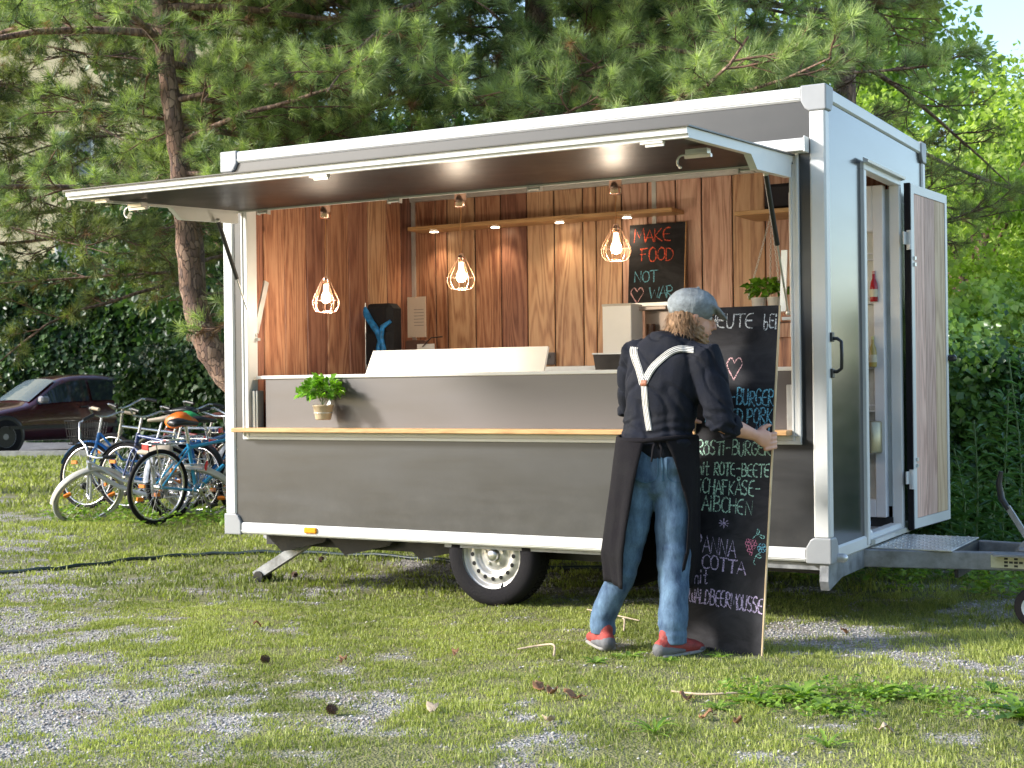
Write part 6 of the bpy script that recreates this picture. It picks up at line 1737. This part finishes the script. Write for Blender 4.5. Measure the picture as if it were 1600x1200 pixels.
def leaf_volume(n, centers, radii, L, W, r, flat=.8, updown=.3):
    """leaves spread through overlapping clumps; returns P,D,N arrays"""
    centers = np.asarray(centers); radii = np.asarray(radii)
    k = r.integers(0, len(centers), n); u = unit(n, r); rad = r.random(n) ** .35
    P = centers[k] + u * rad[:, None] * radii[k][:, None] * np.array([1, 1, flat])
    D = u + r.normal(size=(n, 3)) * .8; D[:, 2] -= updown
    N = u * .6 + np.array([[0, 0, .7]]) + r.normal(size=(n, 3)) * .5
    return P, D, N, k
def leafy(name, label, cat, base, centers, radii, n, L, W, m, seed, trunk=None, dark_spread=.25, kids=None, group=None):
    r = np.random.default_rng(seed)
    t = thing(name, label, cat, base, group=group)
    if trunk:
        g = MB(); bvec = Vector(base)
        g.tube([Vector(p) - bvec for p in trunk], [.14, .12, .10, .06][:len(trunk)], 10); tk = g.build('trunk', barkm, t)
        g = MB()
        top = Vector(trunk[-1]) - bvec
        for c in centers[::max(1, len(centers) // 14)]:
            e = Vector(c) - bvec; s = top * random.uniform(.4, 1); md = s.lerp(e, .5) + Vector((0, 0, .2)); g.tube([s, md, e], [.05, .03, .012], 6)
        g.build('limb', barkm, t)
    P, D, N, k = leaf_volume(n, centers, radii, L, W, r)
    Ls = L * (.6 + .7 * r.random(n))
    V, F = leaf_quads(P - np.array(base), D, N, Ls, Ls * W, .18)
    ct = r.random(len(centers))
    ti = np.clip(ct[k] * .5 + r.normal(.25, dark_spread, n), 0, 1)
    npmesh('foliage', V, F, np.full(len(F), 3), m, t, tint=np.repeat(ti, 4), kind='stuff')
    return t
def clumps(c, rx, ry, rz, n, rad, r):
    out = []; rr = []
    for i in range(n):
        u = unit(1, r)[0]; s = r.random() ** .4
        out.append((c[0] + u[0] * rx * s, c[1] + u[1] * ry * s, max(.2, c[2] + u[2] * rz * s))); rr.append(rad * (.6 + .8 * r.random()))
    return out, rr
lime = leafmat('lime_leaves', (.20, .30, .04), (.62, .70, .24), .45, .5, .3)
midg = leafmat('mid_green_leaves', (.09, .17, .03), (.34, .46, .12), .35, .45, .35)
ivy = leafmat('ivy_leaves', (.025, .075, .015), (.22, .37, .07), .28, .35, .5)
darkg = leafmat('dark_leaves', (.015, .042, .014), (.09, .16, .045), .2, .4, .4)
rg = np.random.default_rng(77)
def hedge(name, label, a, b, h, dp, n, L, m, seed, group=None, lumps=40, top=0.25):
    """hedge from ground point a to b"""
    a = Vector(a); b = Vector(b); r = np.random.default_rng(seed)
    t = thing(name, label, 'hedge', a, group=group)
    d = (b - a); ln = d.length; d.normalize(); s = Vector((-d.y, d.x, 0))
    cen = []; rad = []
    for i in range(lumps):
        u = r.random() * ln; z = r.random() * h; w = (r.random() - .5) * dp
        cen.append(tuple(d * u + s * w + Vector((0, 0, z)))); rad.append(.28 + .35 * r.random())
    # shell of leaves with lumpy surface
    u = r.random(n) * ln; z = r.random(n) ** .85 * h
    face = r.random(n)
    w = np.where(face < .75, -dp / 2 - .25 * (fbm(u * 1.6 + seed, z * 1.6, 3) - .5) * 2 - .12 * r.random(n), (r.random(n) - .5) * dp)
    z = np.where(face >= .75, h + (fbm(u * 2, w * 2 + seed, 3) - .5) * top * 2 - .1 * r.random(n), z)
    P = np.array(d)[None, :] * u[:, None] + np.array(s)[None, :] * w[:, None]; P[:, 2] = z
    n2 = n // 3; k = r.integers(0, lumps, n2); uu = unit(n2, r); P2 = np.array(cen)[k] + uu * np.array(rad)[k][:, None] * (r.random(n2) ** .4)[:, None]
    P = np.concatenate([P, P2]); nn = len(P)
    out = -np.array(s); D = r.normal(size=(nn, 3)) * .8 + out * .4; D[:, 2] -= .7
    N = out[None, :] * .9 + np.array([[0, 0, .5]]) + r.normal(size=(nn, 3)) * .45
    Ls = L * (.5 + .8 * r.random(nn))
    V, F = leaf_quads(P, D, N, Ls, Ls * .85, .15)
    ti = np.clip(fbm(P[:, 0] * 2.2 + P[:, 1] * 1.3, P[:, 2] * 2.5, 3) * 1.3 - .35 + r.normal(0, .2, nn), 0, 1)
    npmesh('foliage', V, F, np.full(len(F), 3), m, t, tint=np.repeat(ti, 4), kind='stuff')
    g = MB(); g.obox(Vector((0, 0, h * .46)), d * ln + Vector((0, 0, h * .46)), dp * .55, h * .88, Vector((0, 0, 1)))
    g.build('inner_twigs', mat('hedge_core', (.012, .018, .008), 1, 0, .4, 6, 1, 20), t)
    for i in range(int(ln * 1.5)):
        pass
    return t
hedge('ivy_hedge', 'dark green ivy hedge behind the trailer drawbar at the right', at(1120, 10.9) , at(1760, 10.5), 1.38, .9, 56000, .062, ivy, 3, lumps=50)
hedge('bramble_hedge', 'sprawling sunlit bramble hedge rising behind the ivy', at(1050, 12.8), at(1900, 12.8), 1.85, 1.6, 44000, .075, lime, 8, lumps=70, top=.5)
hedge('dark_hedge', 'dark leafy hedge behind the maroon car and the bicycles', at(-260, 36), at(430, 32.0), 3.9, 1.6, 40000, .16, darkg, 12, lumps=90, top=.8)
hedge('low_hedge', 'low dark shrubs right behind the bicycles', at(245, 19.5), at(480, 18.6), 1.5, 1.4, 16000, .09, darkg, 15, lumps=50, top=.5)
# broadleaf trees
def tree(px, D, h, w, n, L, m, lab, seed, zc=None, ncl=40, rad=.8):
    b = at(px, D); r = np.random.default_rng(seed); zc = zc or h * .6
    c, rr = clumps((b.x, b.y, zc), w, w, h - zc, ncl, rad, r)
    leafy('broadleaf_tree', lab, 'tree', b, c, rr, n, L, .7, m, seed, trunk=[b, b + Vector((.1, 0, h * .3)), b + Vector((0, .1, h * .6))])
tree(1530, 17.0, 4.9, 2.1, 26000, .085, lime, 'lime green tree glowing behind the ivy hedge at the right', 41, 2.6, 42, .6)
tree(1650, 21, 4.4, 2.0, 14000, .11, lime, 'pale yellow green tree cut off by the right frame edge', 42, 3.2, 34, .75)
tree(1420, 22, 7.2, 2.8, 22000, .12, midg, 'mid green tree seen between the pine branches above the side door', 43, 4.0, 40, .8)
tree(1180, 25, 9.5, 3.6, 15000, .15, midg, 'tall leafy tree behind the open crowned pine', 44, 5.5, 46, 1.0)
tree(760, 26, 9.0, 4.0, 15000, .16, darkg, 'dark tree filling the gap behind the middle of the roof', 45, 5.0, 52, 1.1)
tree(420, 27, 8.5, 3.8, 13000, .16, darkg, 'dark tree behind the left end of the trailer roof', 46, 4.8, 52, 1.1)
tree(330, 34, 5.6, 3.4, 12000, .18, darkg, 'dark round tree far behind the curved pine trunk', 47, 3.6, 46, 1.1)
# pale yellow house far off behind the left pines
t = thing('yellow_house', 'pale yellow rendered house far behind the pines at the top left', 'house', at(60, 46))
ya = math.atan2(RH.y, RH.x); t.rotation_euler = (0, 0, ya)
wallm = mat('yellow_render', (.66, .56, .34), .9, 0, .05, 2)
g = MB(); g.box((-11, 0, 0), (7, 9, 15.2)); g.build('wall', wallm, t)
g = MB(); g.prism([(-.8, 15.2), (9.8, 15.2), (4.5, 19)], 'x', -11.6, 7.6); g.build('roof', mat('roof_tile', (.25, .10, .06), .9, 0, .2, 8, .5, 12), t)
for i in range(5):
    for j in range(3):
        x = -9.6 + i * 3.4; z = 1.2 + j * 3.3
        g = MB(); g.box((x, -.08, z), (x + 1.3, .02, z + 1.7)); w = g.build('window', white_alu, t)
        g = MB(); g.box((x + .1, -.10, z + .1), (x + .6, -.082, z + 1.6)); g.box((x + .7, -.10, z + .1), (x + 1.2, -.082, z + 1.6)); g.build('pane', mat('window_glass', (.05, .06, .07), .1, spec=.9), w)
# tall stemmed plants in front of the hedge at the right edge
stemleaf = leafmat('willow_leaf', (.03, .09, .03), (.16, .30, .12), .3, .3, .5)
for i, (px, D, h) in enumerate(((1500, 9.6, .75), (1520, 9.3, .95), (1562, 9.2, 1.15), (1588, 9.0, 1.35), (1612, 8.9, 1.45), (1545, 9.7, .6), (1478, 9.9, .5))):
    t = thing('tall_weed', ['short leafy stem left of the brake lever', 'leafy stem just behind the brake lever', 'tall narrow leaved stem right of the brake lever', 'tall pale leaved stem near the right frame edge', 'tallest leafy stem cut by the right frame edge', 'low bushy weed between the hedge and the drawbar', 'lowest weed under the open side door'][i], 'plant', at(px, D), group='tall weeds along the ivy hedge')
    g = MB(); tp = [Vector((0, 0, 0)), Vector((.02, .01, h * .5)), Vector((.05 * (i % 3 - 1), .02, h))]; g.tube(sp3(tp, 4), .006, 5); g.build('stem', mat('weed_stem', (.12, .2, .06), .6), t)
    n = int(46 * h / .9); r = np.random.default_rng(100 + i); zz = (.1 + .9 * np.arange(n) / n) * h; a = np.arange(n) * 2.4
    P = np.stack([.02 * zz, .01 * zz, zz], 1); Dv = np.stack([np.cos(a), np.sin(a), .35 + .3 * r.random(n)], 1)
    Ls = .17 * (1.1 - .5 * zz / h) * (.8 + .4 * r.random(n)); V, F = leaf_quads(P, Dv, np.tile([[0, 0, 1.0]], (n, 1)) + r.normal(size=(n, 3)) * .2, Ls, Ls * .20, .25)
    npmesh('leaves', V, F, np.full(len(F), 3), stemleaf, t, tint=np.repeat(np.clip(.35 + zz / h * .5 + r.normal(0, .15, n), 0, 1), 4), kind='stuff')

# the trees that stand behind the photographer and show in the glossy panels
def rtree(x, y, h, w, n, m, lab, seed):
    b = Vector((x, y, 0)); r = np.random.default_rng(seed)
    c, rr = clumps((x, y, h * .52), w, w, h * .48, 46, 1.3, r)
    leafy('broadleaf_tree', lab, 'tree', b, c, rr, n, .34, .7, m, seed, trunk=[b, b + Vector((.1, 0, h * .3)), b + Vector((0, .1, h * .6))])
rtree(-2.5, -19, 10, 3.4, 9000, darkg, 'dark tree behind the photographer on the left', 61)
rtree(3.5, -20, 11, 3.8, 9000, darkg, 'tall dark tree straight behind the photographer', 62)
rtree(9.5, -19, 10, 3.6, 9000, darkg, 'dark tree behind the photographer on the right', 63)
# ------------------------------------------------------------------ grass, gravel, weeds, litter
grassm = leafmat('grass_blades', (.12, .15, .035), (.46, .49, .15), .3, .55, .25)
def in_view(x, y, lo, hi, pad=1.2):
    d = np.stack([x - CAM.x, y - CAM.y], -1); D = d @ np.array([AH.x, AH.y]); R_ = d @ np.array([RH.x, RH.y])
    return (D > lo) & (D < hi) & (np.abs(R_) < D * .357 + pad)
def grass(name, n, lo, hi, h, w, seed, label, dcov=0):
    r = np.random.default_rng(seed)
    # uniform over the ground strip between lo and hi metres ahead
    D = np.sqrt(lo * lo + (hi * hi - lo * lo) * r.random(n)); R_ = (r.random(n) * 2 - 1) * (D * .357 + 1.2)
    x = CAM.x + AH.x * D + RH.x * R_; y = CAM.y + AH.y * D + RH.y * R_
    cv = cover(x, y) if hi < 20 else np.clip(cover(x, y) + .0, 0, 1)
    clump = fbm(x * 9 + 3, y * 9 + 8, 2)
    keep = r.random(n) < np.clip(cv * 1.0 * (.25 + 1.6 * np.clip((clump - .35) / .4, 0, 1)), 0.05, 1)
    # nothing grows through the tyre or the step
    x, y, cv, clump, D = x[keep], y[keep], cv[keep], clump[keep], D[keep]
    m = len(x)
    long_ = np.clip((fbm(x * 1.1 + 40, y * 1.1, 3) - .5) * 3, 0, 1)
    nearR = np.clip((x + 1.5) / 2, 0, 1)
    H_ = h * (.45 + .75 * r.random(m)) * (.7 + .5 * clump + .5 * long_ + .6 * nearR * (r.random(m) < .35))
    a = r.random(m) * 2 * PI; lean = (.25 + .75 * r.random(m)) * H_
    W_ = w * (.7 + .6 * r.random(m))
    sx, sy = -np.sin(a) * W_ / 2, np.cos(a) * W_ / 2
    z = gh(x, y) - .003
    lx, ly = np.cos(a + .6), np.sin(a + .6)
    V = np.stack([np.stack([x - sx, y - sy, z], -1), np.stack([x + sx, y + sy, z], -1),
                  np.stack([x + lx * lean * .35 + sx * .8, y + ly * lean * .35 + sy * .8, z + H_ * .6], -1), np.stack([x + lx * lean * .35 - sx * .8, y + ly * lean * .35 - sy * .8, z + H_ * .6], -1),
                  np.stack([x + lx * lean, y + ly * lean, z + H_], -1)], 1)
    i = np.arange(m)[:, None] * 5
    loops = np.concatenate([i + np.array([[0, 1, 2, 3]]), i + np.array([[3, 2, 4]])], 1).ravel(); tot = np.tile([4, 3], m)
    ti = np.clip(r.normal(.42, .2, m) + (fbm(x * 1.3, y * 1.3 + 50, 3) - .5) * 1.2, 0, 1)
    o = npmesh(name, V.reshape(-1, 3), loops, tot, grassm, tint=np.repeat(ti, 5), kind='stuff'); tag(o, label)
    return m
n1 = grass('grass', 400000, 3.9, 8.2, .019, .0040, 1, 'short sparse grass growing through the gravel in front')
n2 = grass('grass', 200000, 8.2, 15, .032, .008, 2, 'patchy grass under and behind the trailer')
n3 = grass('grass', 90000, 15, 27, .06, .018, 3, 'grass verge between the bicycles and the street')
print('grass', n1, n2, n3)
# dry straw lying flat
strawm = mat('straw', (.42, .33, .18), .8)
r = np.random.default_rng(9); n = 5200
D = np.sqrt(15 + 95 * r.random(n)); R_ = (r.random(n) * 2 - 1) * (D * .357 + 1.2); x = CAM.x + AH.x * D + RH.x * R_; y = CAM.y + AH.y * D + RH.y * R_
a = r.random(n) * 2 * PI; L_ = .02 + .05 * r.random(n) ** 2; z = gh(x, y) + .004 + .012 * r.random(n)
dx, dy = np.cos(a) * L_, np.sin(a) * L_; w = .0018
V = np.stack([np.stack([x - dx - dy / L_ * w, y - dy + dx / L_ * w, z], -1), np.stack([x - dx + dy / L_ * w, y - dy - dx / L_ * w, z], -1), np.stack([x + dx, y + dy, z + .004], -1)], 1)
o = npmesh('straw', V.reshape(-1, 3), np.arange(3 * n), np.full(n, 3), strawm, kind='stuff'); tag(o, 'dry straw bits scattered in the grass')
# gravel stones
r = np.random.default_rng(10); n = 260000
D = np.sqrt(3.8 ** 2 + (13 ** 2 - 3.8 ** 2) * r.random(n)); R_ = (r.random(n) * 2 - 1) * (D * .357 + 1.0); x = CAM.x + AH.x * D + RH.x * R_; y = CAM.y + AH.y * D + RH.y * R_
k = r.random(n) < np.clip(1.0 - cover(x, y) * 1.3, 0.015, 1) * np.clip(12 / D ** 1.2, 0, 1); x = x[k]; y = y[k]; m = len(x)
oc = np.array([[1, 0, 0], [0, 1, 0], [-1, 0, 0], [0, -1, 0], [0, 0, 1], [0, 0, -.6]]); S_ = (.0028 + .0062 * r.random(m) ** 2.6)
V = oc[None] * S_[:, None, None] * (1 + r.normal(0, .22, (m, 6, 3))); a = r.random(m) * 2 * PI
c, s = np.cos(a)[:, None], np.sin(a)[:, None]; vx = V[..., 0] * c * 1.25 - V[..., 1] * s; vy = V[..., 0] * s * 1.25 + V[..., 1] * c
V = np.stack([vx + x[:, None], vy + y[:, None], V[..., 2] * .7 + (gh(x, y) + S_ * .25)[:, None]], -1)
fo = np.array([[0, 1, 4], [1, 2, 4], [2, 3, 4], [3, 0, 4], [1, 0, 5], [2, 1, 5], [3, 2, 5], [0, 3, 5]]); F = (np.arange(m)[:, None, None] * 6 + fo[None]).reshape(-1)
def stonemat():
    mm = bpy.data.materials.new('gravel_stone'); mm.use_nodes = True; nt = mm.node_tree; L = nt.links.new; b = nt.nodes['Principled BSDF']
    at_ = node(nt, 'ShaderNodeAttribute', attribute_name='tint'); cr = node(nt, 'ShaderNodeValToRGB'); e = cr.color_ramp.elements
    e[0].color = (.16, .15, .14, 1); e[1].color = (.62, .60, .57, 1); q = e.new(.5); q.color = (.36, .345, .325, 1); q = e.new(.85); q.color = (.46, .43, .40, 1)
    L(at_.outputs['Fac'], cr.inputs[0]); L(cr.outputs[0], b.inputs['Base Color']); b.inputs['Roughness'].default_value = .9; return mm
o = npmesh('gravel', V.reshape(-1, 3), F, np.full(m * 8, 3), stonemat(), tint=np.repeat(r.random(m), 6), kind='stuff'); tag(o, 'grey gravel stones lying between the grass')
print('stones', m)
# broad leaved weeds (dandelion-like rosettes)
weedm = leafmat('dandelion_leaves', (.06, .14, .02), (.28, .42, .07), .35, .5, .3)
def rosette(x, y, R, n, label, seed, up=.5, wd=.26):
    z = float(gh(x, y)); t = thing('dandelion', label, 'plant', (x, y, z), group='leafy weeds in the grass at the lower right')
    r = random.Random(seed); g = MB(); tints = []
    for i in range(n):
        a = 2 * PI * i / n + r.uniform(-.3, .3); L_ = R * r.uniform(.6, 1.1); el = r.uniform(.1, up * 1.6); S = 9; vs = []
        d = Vector((math.cos(a), math.sin(a), 0)); s = Vector((-d.y, d.x, 0)); w_ = L_ * wd * r.uniform(.8, 1.2); tt = r.random()
        for k in range(S + 1):
            f = k / S; ww = w_ * math.sin(PI * min(1, f * .9 + .06)) ** .7 * (.55 + .45 * (k % 2)) * .5
            if k == S: ww = .0005
            c = d * L_ * f * math.cos(el * (1 - .5 * f)) + Vector((0, 0, L_ * (math.sin(el) * f - .55 * f * f * el)))
            vs += [c - s * ww + Vector((0, 0, ww * .4)), c, c + s * ww + Vector((0, 0, ww * .4))]
        g.add(vs, [(3 * k, 3 * k + 1, 3 * k + 4, 3 * k + 3) for k in range(S)] + [(3 * k + 1, 3 * k + 2, 3 * k + 5, 3 * k + 4) for k in range(S)], True); tints += [tt] * (3 * (S + 1))
    o = g.build('leaves', weedm, t); at_ = o.data.attributes.new('tint', 'FLOAT', 'POINT'); at_.data.foreach_set('value', np.clip(np.array(tints), 0, 1).astype(np.float32)); o['kind'] = 'stuff'
WD = [(.33, -1.51, .15, 22, 'largest dandelion clump in the middle of the weedy patch'), (.20, -1.62, .12, 16, 'dandelion clump left of the largest one'), (.47, -1.66, .13, 16, 'dandelion clump nearest the bottom edge of the weedy patch'),
      (.56, -1.36, .13, 18, 'dark green dandelion right behind the weedy patch'), (.72, -1.30, .12, 14, 'dandelion between the patch and the right edge'), (.93, -1.02, .11, 12, 'small dandelion at the right by the gravel'),
      (1.12, -1.45, .20, 18, 'yellow green upright weed at the right frame edge'), (.10, -1.78, .09, 12, 'small weed left below the weedy patch'), (.62, -2.15, .14, 14, 'spiky weed near the bottom right corner'), (.03, -2.2, .13, 16, 'spiky tuft of broad grass at the lower right'),
      (-.62, -.98, .09, 12, 'small leafy weed between the man\'s shoes'), (-.70, -1.15, .08, 12, 'low weed in front of the man\'s left shoe'), (-.25, -.83, .09, 10, 'weed at the foot of the menu board'), (-.42, -1.0, .08, 10, 'weed in front of the man\'s right shoe')]
for i, (x, y, R, n, lab) in enumerate(WD): rosette(x, y, R, n, lab, 50 + i, up=.8 if R > .12 else .5, wd=.12 if 'spiky' in lab else .28)
# clover-like ground weeds as one mass behind the trailer corner, sunlit
for nm, cx, cy, rx, ry, n, L, lab in (('clover', .55, -1.5, .55, .35, 1000, .024, 'clover and small leaves round the dandelions'), ('ground_cover', .3, 2.3, 1.6, .9, 5200, .05, 'bright leafy ground cover beyond the drawbar'), ('ground_cover', -7.0, 3.3, 1.9, .6, 1300, .05, 'yellow green weeds around the bicycle wheels')):
    r = np.random.default_rng(n); a = r.random(n) * 2 * PI; q = r.random(n) ** .5; x = cx + np.cos(a) * rx * q; y = cy + np.sin(a) * ry * q
    k = fbm(x * 4, y * 4, 2) > .42; x = x[k]; y = y[k]; m = len(x)
    P = np.stack([x, y, gh(x, y) + .01 + .07 * r.random(m) * (1.6 if L > .03 else .5)], 1); Dv = r.normal(size=(m, 3)); Dv[:, 2] = .3; N = np.array([[0, 0, 1.0]]) + r.normal(size=(m, 3)) * .4
    Ls = L * (.6 + .8 * r.random(m)); V, F = leaf_quads(P, Dv, N, Ls, Ls * .6, .2)
    o = npmesh(nm, V, F, np.full(len(F), 3), weedm, tint=np.repeat(np.clip(r.normal(.55, .25, m), 0, 1), 4), kind='stuff'); tag(o, lab)
# fallen leaves, sticks, pine cones
leafm = mat('dry_leaf', (.30, .15, .07), .8, 0, .3, 30, .3, 60)
palem = mat('pale_dry_leaf', (.48, .38, .27), .8, 0, .2, 30, .3, 60)
def fallen(x, y, s, m_, lab, seed):
    r = random.Random(seed); n = 8; vs = []
    for i in range(n + 1):
        f = i / n; w_ = s * .36 * math.sin(PI * min(1, f * .92 + .04)); c = Vector((s * (f - .5), 0, .006 + .012 * math.sin(f * 5 + seed)))
        vs += [c + Vector((0, -w_, .010 * r.random() + .006)), c, c + Vector((0, w_, .012 * r.random() + .004))]
    g = MB(); g.add(vs, [(3 * i, 3 * i + 1, 3 * i + 4, 3 * i + 3) for i in range(n)] + [(3 * i + 1, 3 * i + 2, 3 * i + 5, 3 * i + 4) for i in range(n)], True)
    g.tube([(-s * .5, 0, .008), (-s * .8, .01, .012)], .0015, 4)
    o = g.build('fallen_leaf', m_); o.location = (x, y, float(gh(x, y)) + .012); o.rotation_euler = (0, 0, r.random() * 6.28)
    so = o.modifiers.new('s', 'SOLIDIFY'); so.thickness = .0008
    tag(o, lab, 'leaf', 'fallen dry leaves on the grass')
for i, (x, y, s, m_, lab) in enumerate(((-.83, -2.27, .065, palem, 'pale dry leaf lying left of the centre foreground'), (-.64, -1.79, .07, leafm, 'brown curled leaf below the man\'s left foot'), (-.56, -1.83, .06, leafm, 'second brown leaf touching the curled one'), (-.45, -1.87, .075, leafm, 'forked brown leaf right of the curled pair'),
      (-.36, -2.24, .07, palem, 'pale leaf in the bottom middle of the photo'), (-1.7, -1.62, .05, leafm, 'small brown leaf by the sunlit gravel patch'), (-1.35, -1.25, .045, leafm, 'small dark leaf in the grass before the wheel'), (.12, -1.95, .05, leafm, 'reddish leaf left of the spiky tuft'),
      (.25, -1.98, .045, leafm, 'small reddish leaf below the weedy patch'), (-.05, -1.72, .05, leafm, 'dull leaf right below the menu board'), (.05, .05, .05, leafm, 'leaf on the bare soil right of the menu board'), (-2.6, -1.1, .04, leafm, 'tiny leaf in front of the steady leg'), (.75, -1.9, .05, palem, 'pale leaf near the bottom right corner'))):
    fallen(x, y, s, m_, lab, i)
def stick(pts, rad, lab):
    g = MB(); P = [Vector((a, b, float(gh(a, b)) + .012 + c)) for a, b, c in pts]; g.tube(sp3(P, 4), rad, 6); o = g.build('twig', palem); tag(o, lab, 'stick', 'dry sticks lying on the grass')
stick([(-1.16, -1.02, 0), (-1.05, -.98, .02), (-.97, -1.02, .03), (-.92, -1.12, .0)], .005, 'pale bent stick left of the man\'s shoes')
stick([(-1.35, .1, 0), (-1.15, -.05, .01), (-.95, -.12, .0)], .004, 'thin straight stick in front of the wheel')
stick([(-1.05, -.1, 0), (-.95, -.3, .03), (-.9, -.42, 0)], .005, 'short pale stick between wheel and man')
stick([(-.15, -1.62, 0), (.0, -1.66, .01), (.12, -1.6, .015), (.25, -1.5, .0)], .0045, 'dark wavy twig in the grass right of the board')
conem = mat('pine_cone_brown', (.13, .075, .05), .85, 0, .3, 30)
def cone(x, y, lab, s=.018):
    g = MB()
    for k in range(8):
        z = k / 7; R_ = s * math.sin(PI * (.12 + z * .8)); nn = 8
        for j in range(nn):
            a = 2 * PI * (j + .5 * (k % 2)) / nn; c = Vector((math.cos(a) * R_ * .7, math.sin(a) * R_ * .7, z * s * 2)); o_ = Vector((math.cos(a), math.sin(a), .5)); sd_ = Vector((-math.sin(a), math.cos(a), 0))
            g.add([c - sd_ * s * .3, c + sd_ * s * .3, c + o_ * s * .45 + sd_ * s * .2, c + o_ * s * .45 - sd_ * s * .2, c + o_ * s * .3 - Vector((0, 0, s * .15))], [(0, 1, 2, 3), (3, 2, 4)])
    g.lathe((0, 0, 0), [(.0001, 0), (s * .5, .3 * s), (s * .6, s), (s * .3, s * 1.8), (.0001, s * 2)], 8)
    o = g.build('pine_cone', conem); o.location = (x, y, float(gh(x, y)) + .018); o.rotation_euler = (1.3, .2, x * 7); tag(o, lab, 'pine cone', 'pine cones on the grass')
cone(-1.12, -2.47, 'dark pine cone lying in the gravelly foreground'); cone(-3.62, .55, 'pine cone beside the foot of the steady leg'); cone(-1.98, -1.78, 'pine cone left of the sunlit patch'); cone(-3.9, 1.2, 'pine cone behind the steady leg under the trailer')
# stones by the drawbar
stm = mat('pale_stone', (.45, .43, .42), .9, 0, .2, 8, .6, 30)
def stone(x, y, s, lab):
    bm = bmesh.new(); bmesh.ops.create_icosphere(bm, subdivisions=3, radius=1)
    for v in bm.verts: v.co *= 1 + .28 * mnoise.noise(v.co * 1.3 + Vector((x, y, 0)) * 5); v.co.x *= s[0]; v.co.y *= s[1]; v.co.z *= s[2]
    me = bpy.data.meshes.new('stone'); bm.to_mesh(me); bm.free(); me.materials.append(stm); o = bpy.data.objects.new('stone', me); COL.objects.link(o); o.location = (x, y, s[2] * .45); tag(o, lab, 'stone')
stone(-.32, 2.55, (.22, .15, .13), 'grey rock under the drawbar in the bright grass'); stone(-.05, 2.6, (.12, .1, .08), 'smaller rock right of the grey one under the drawbar')
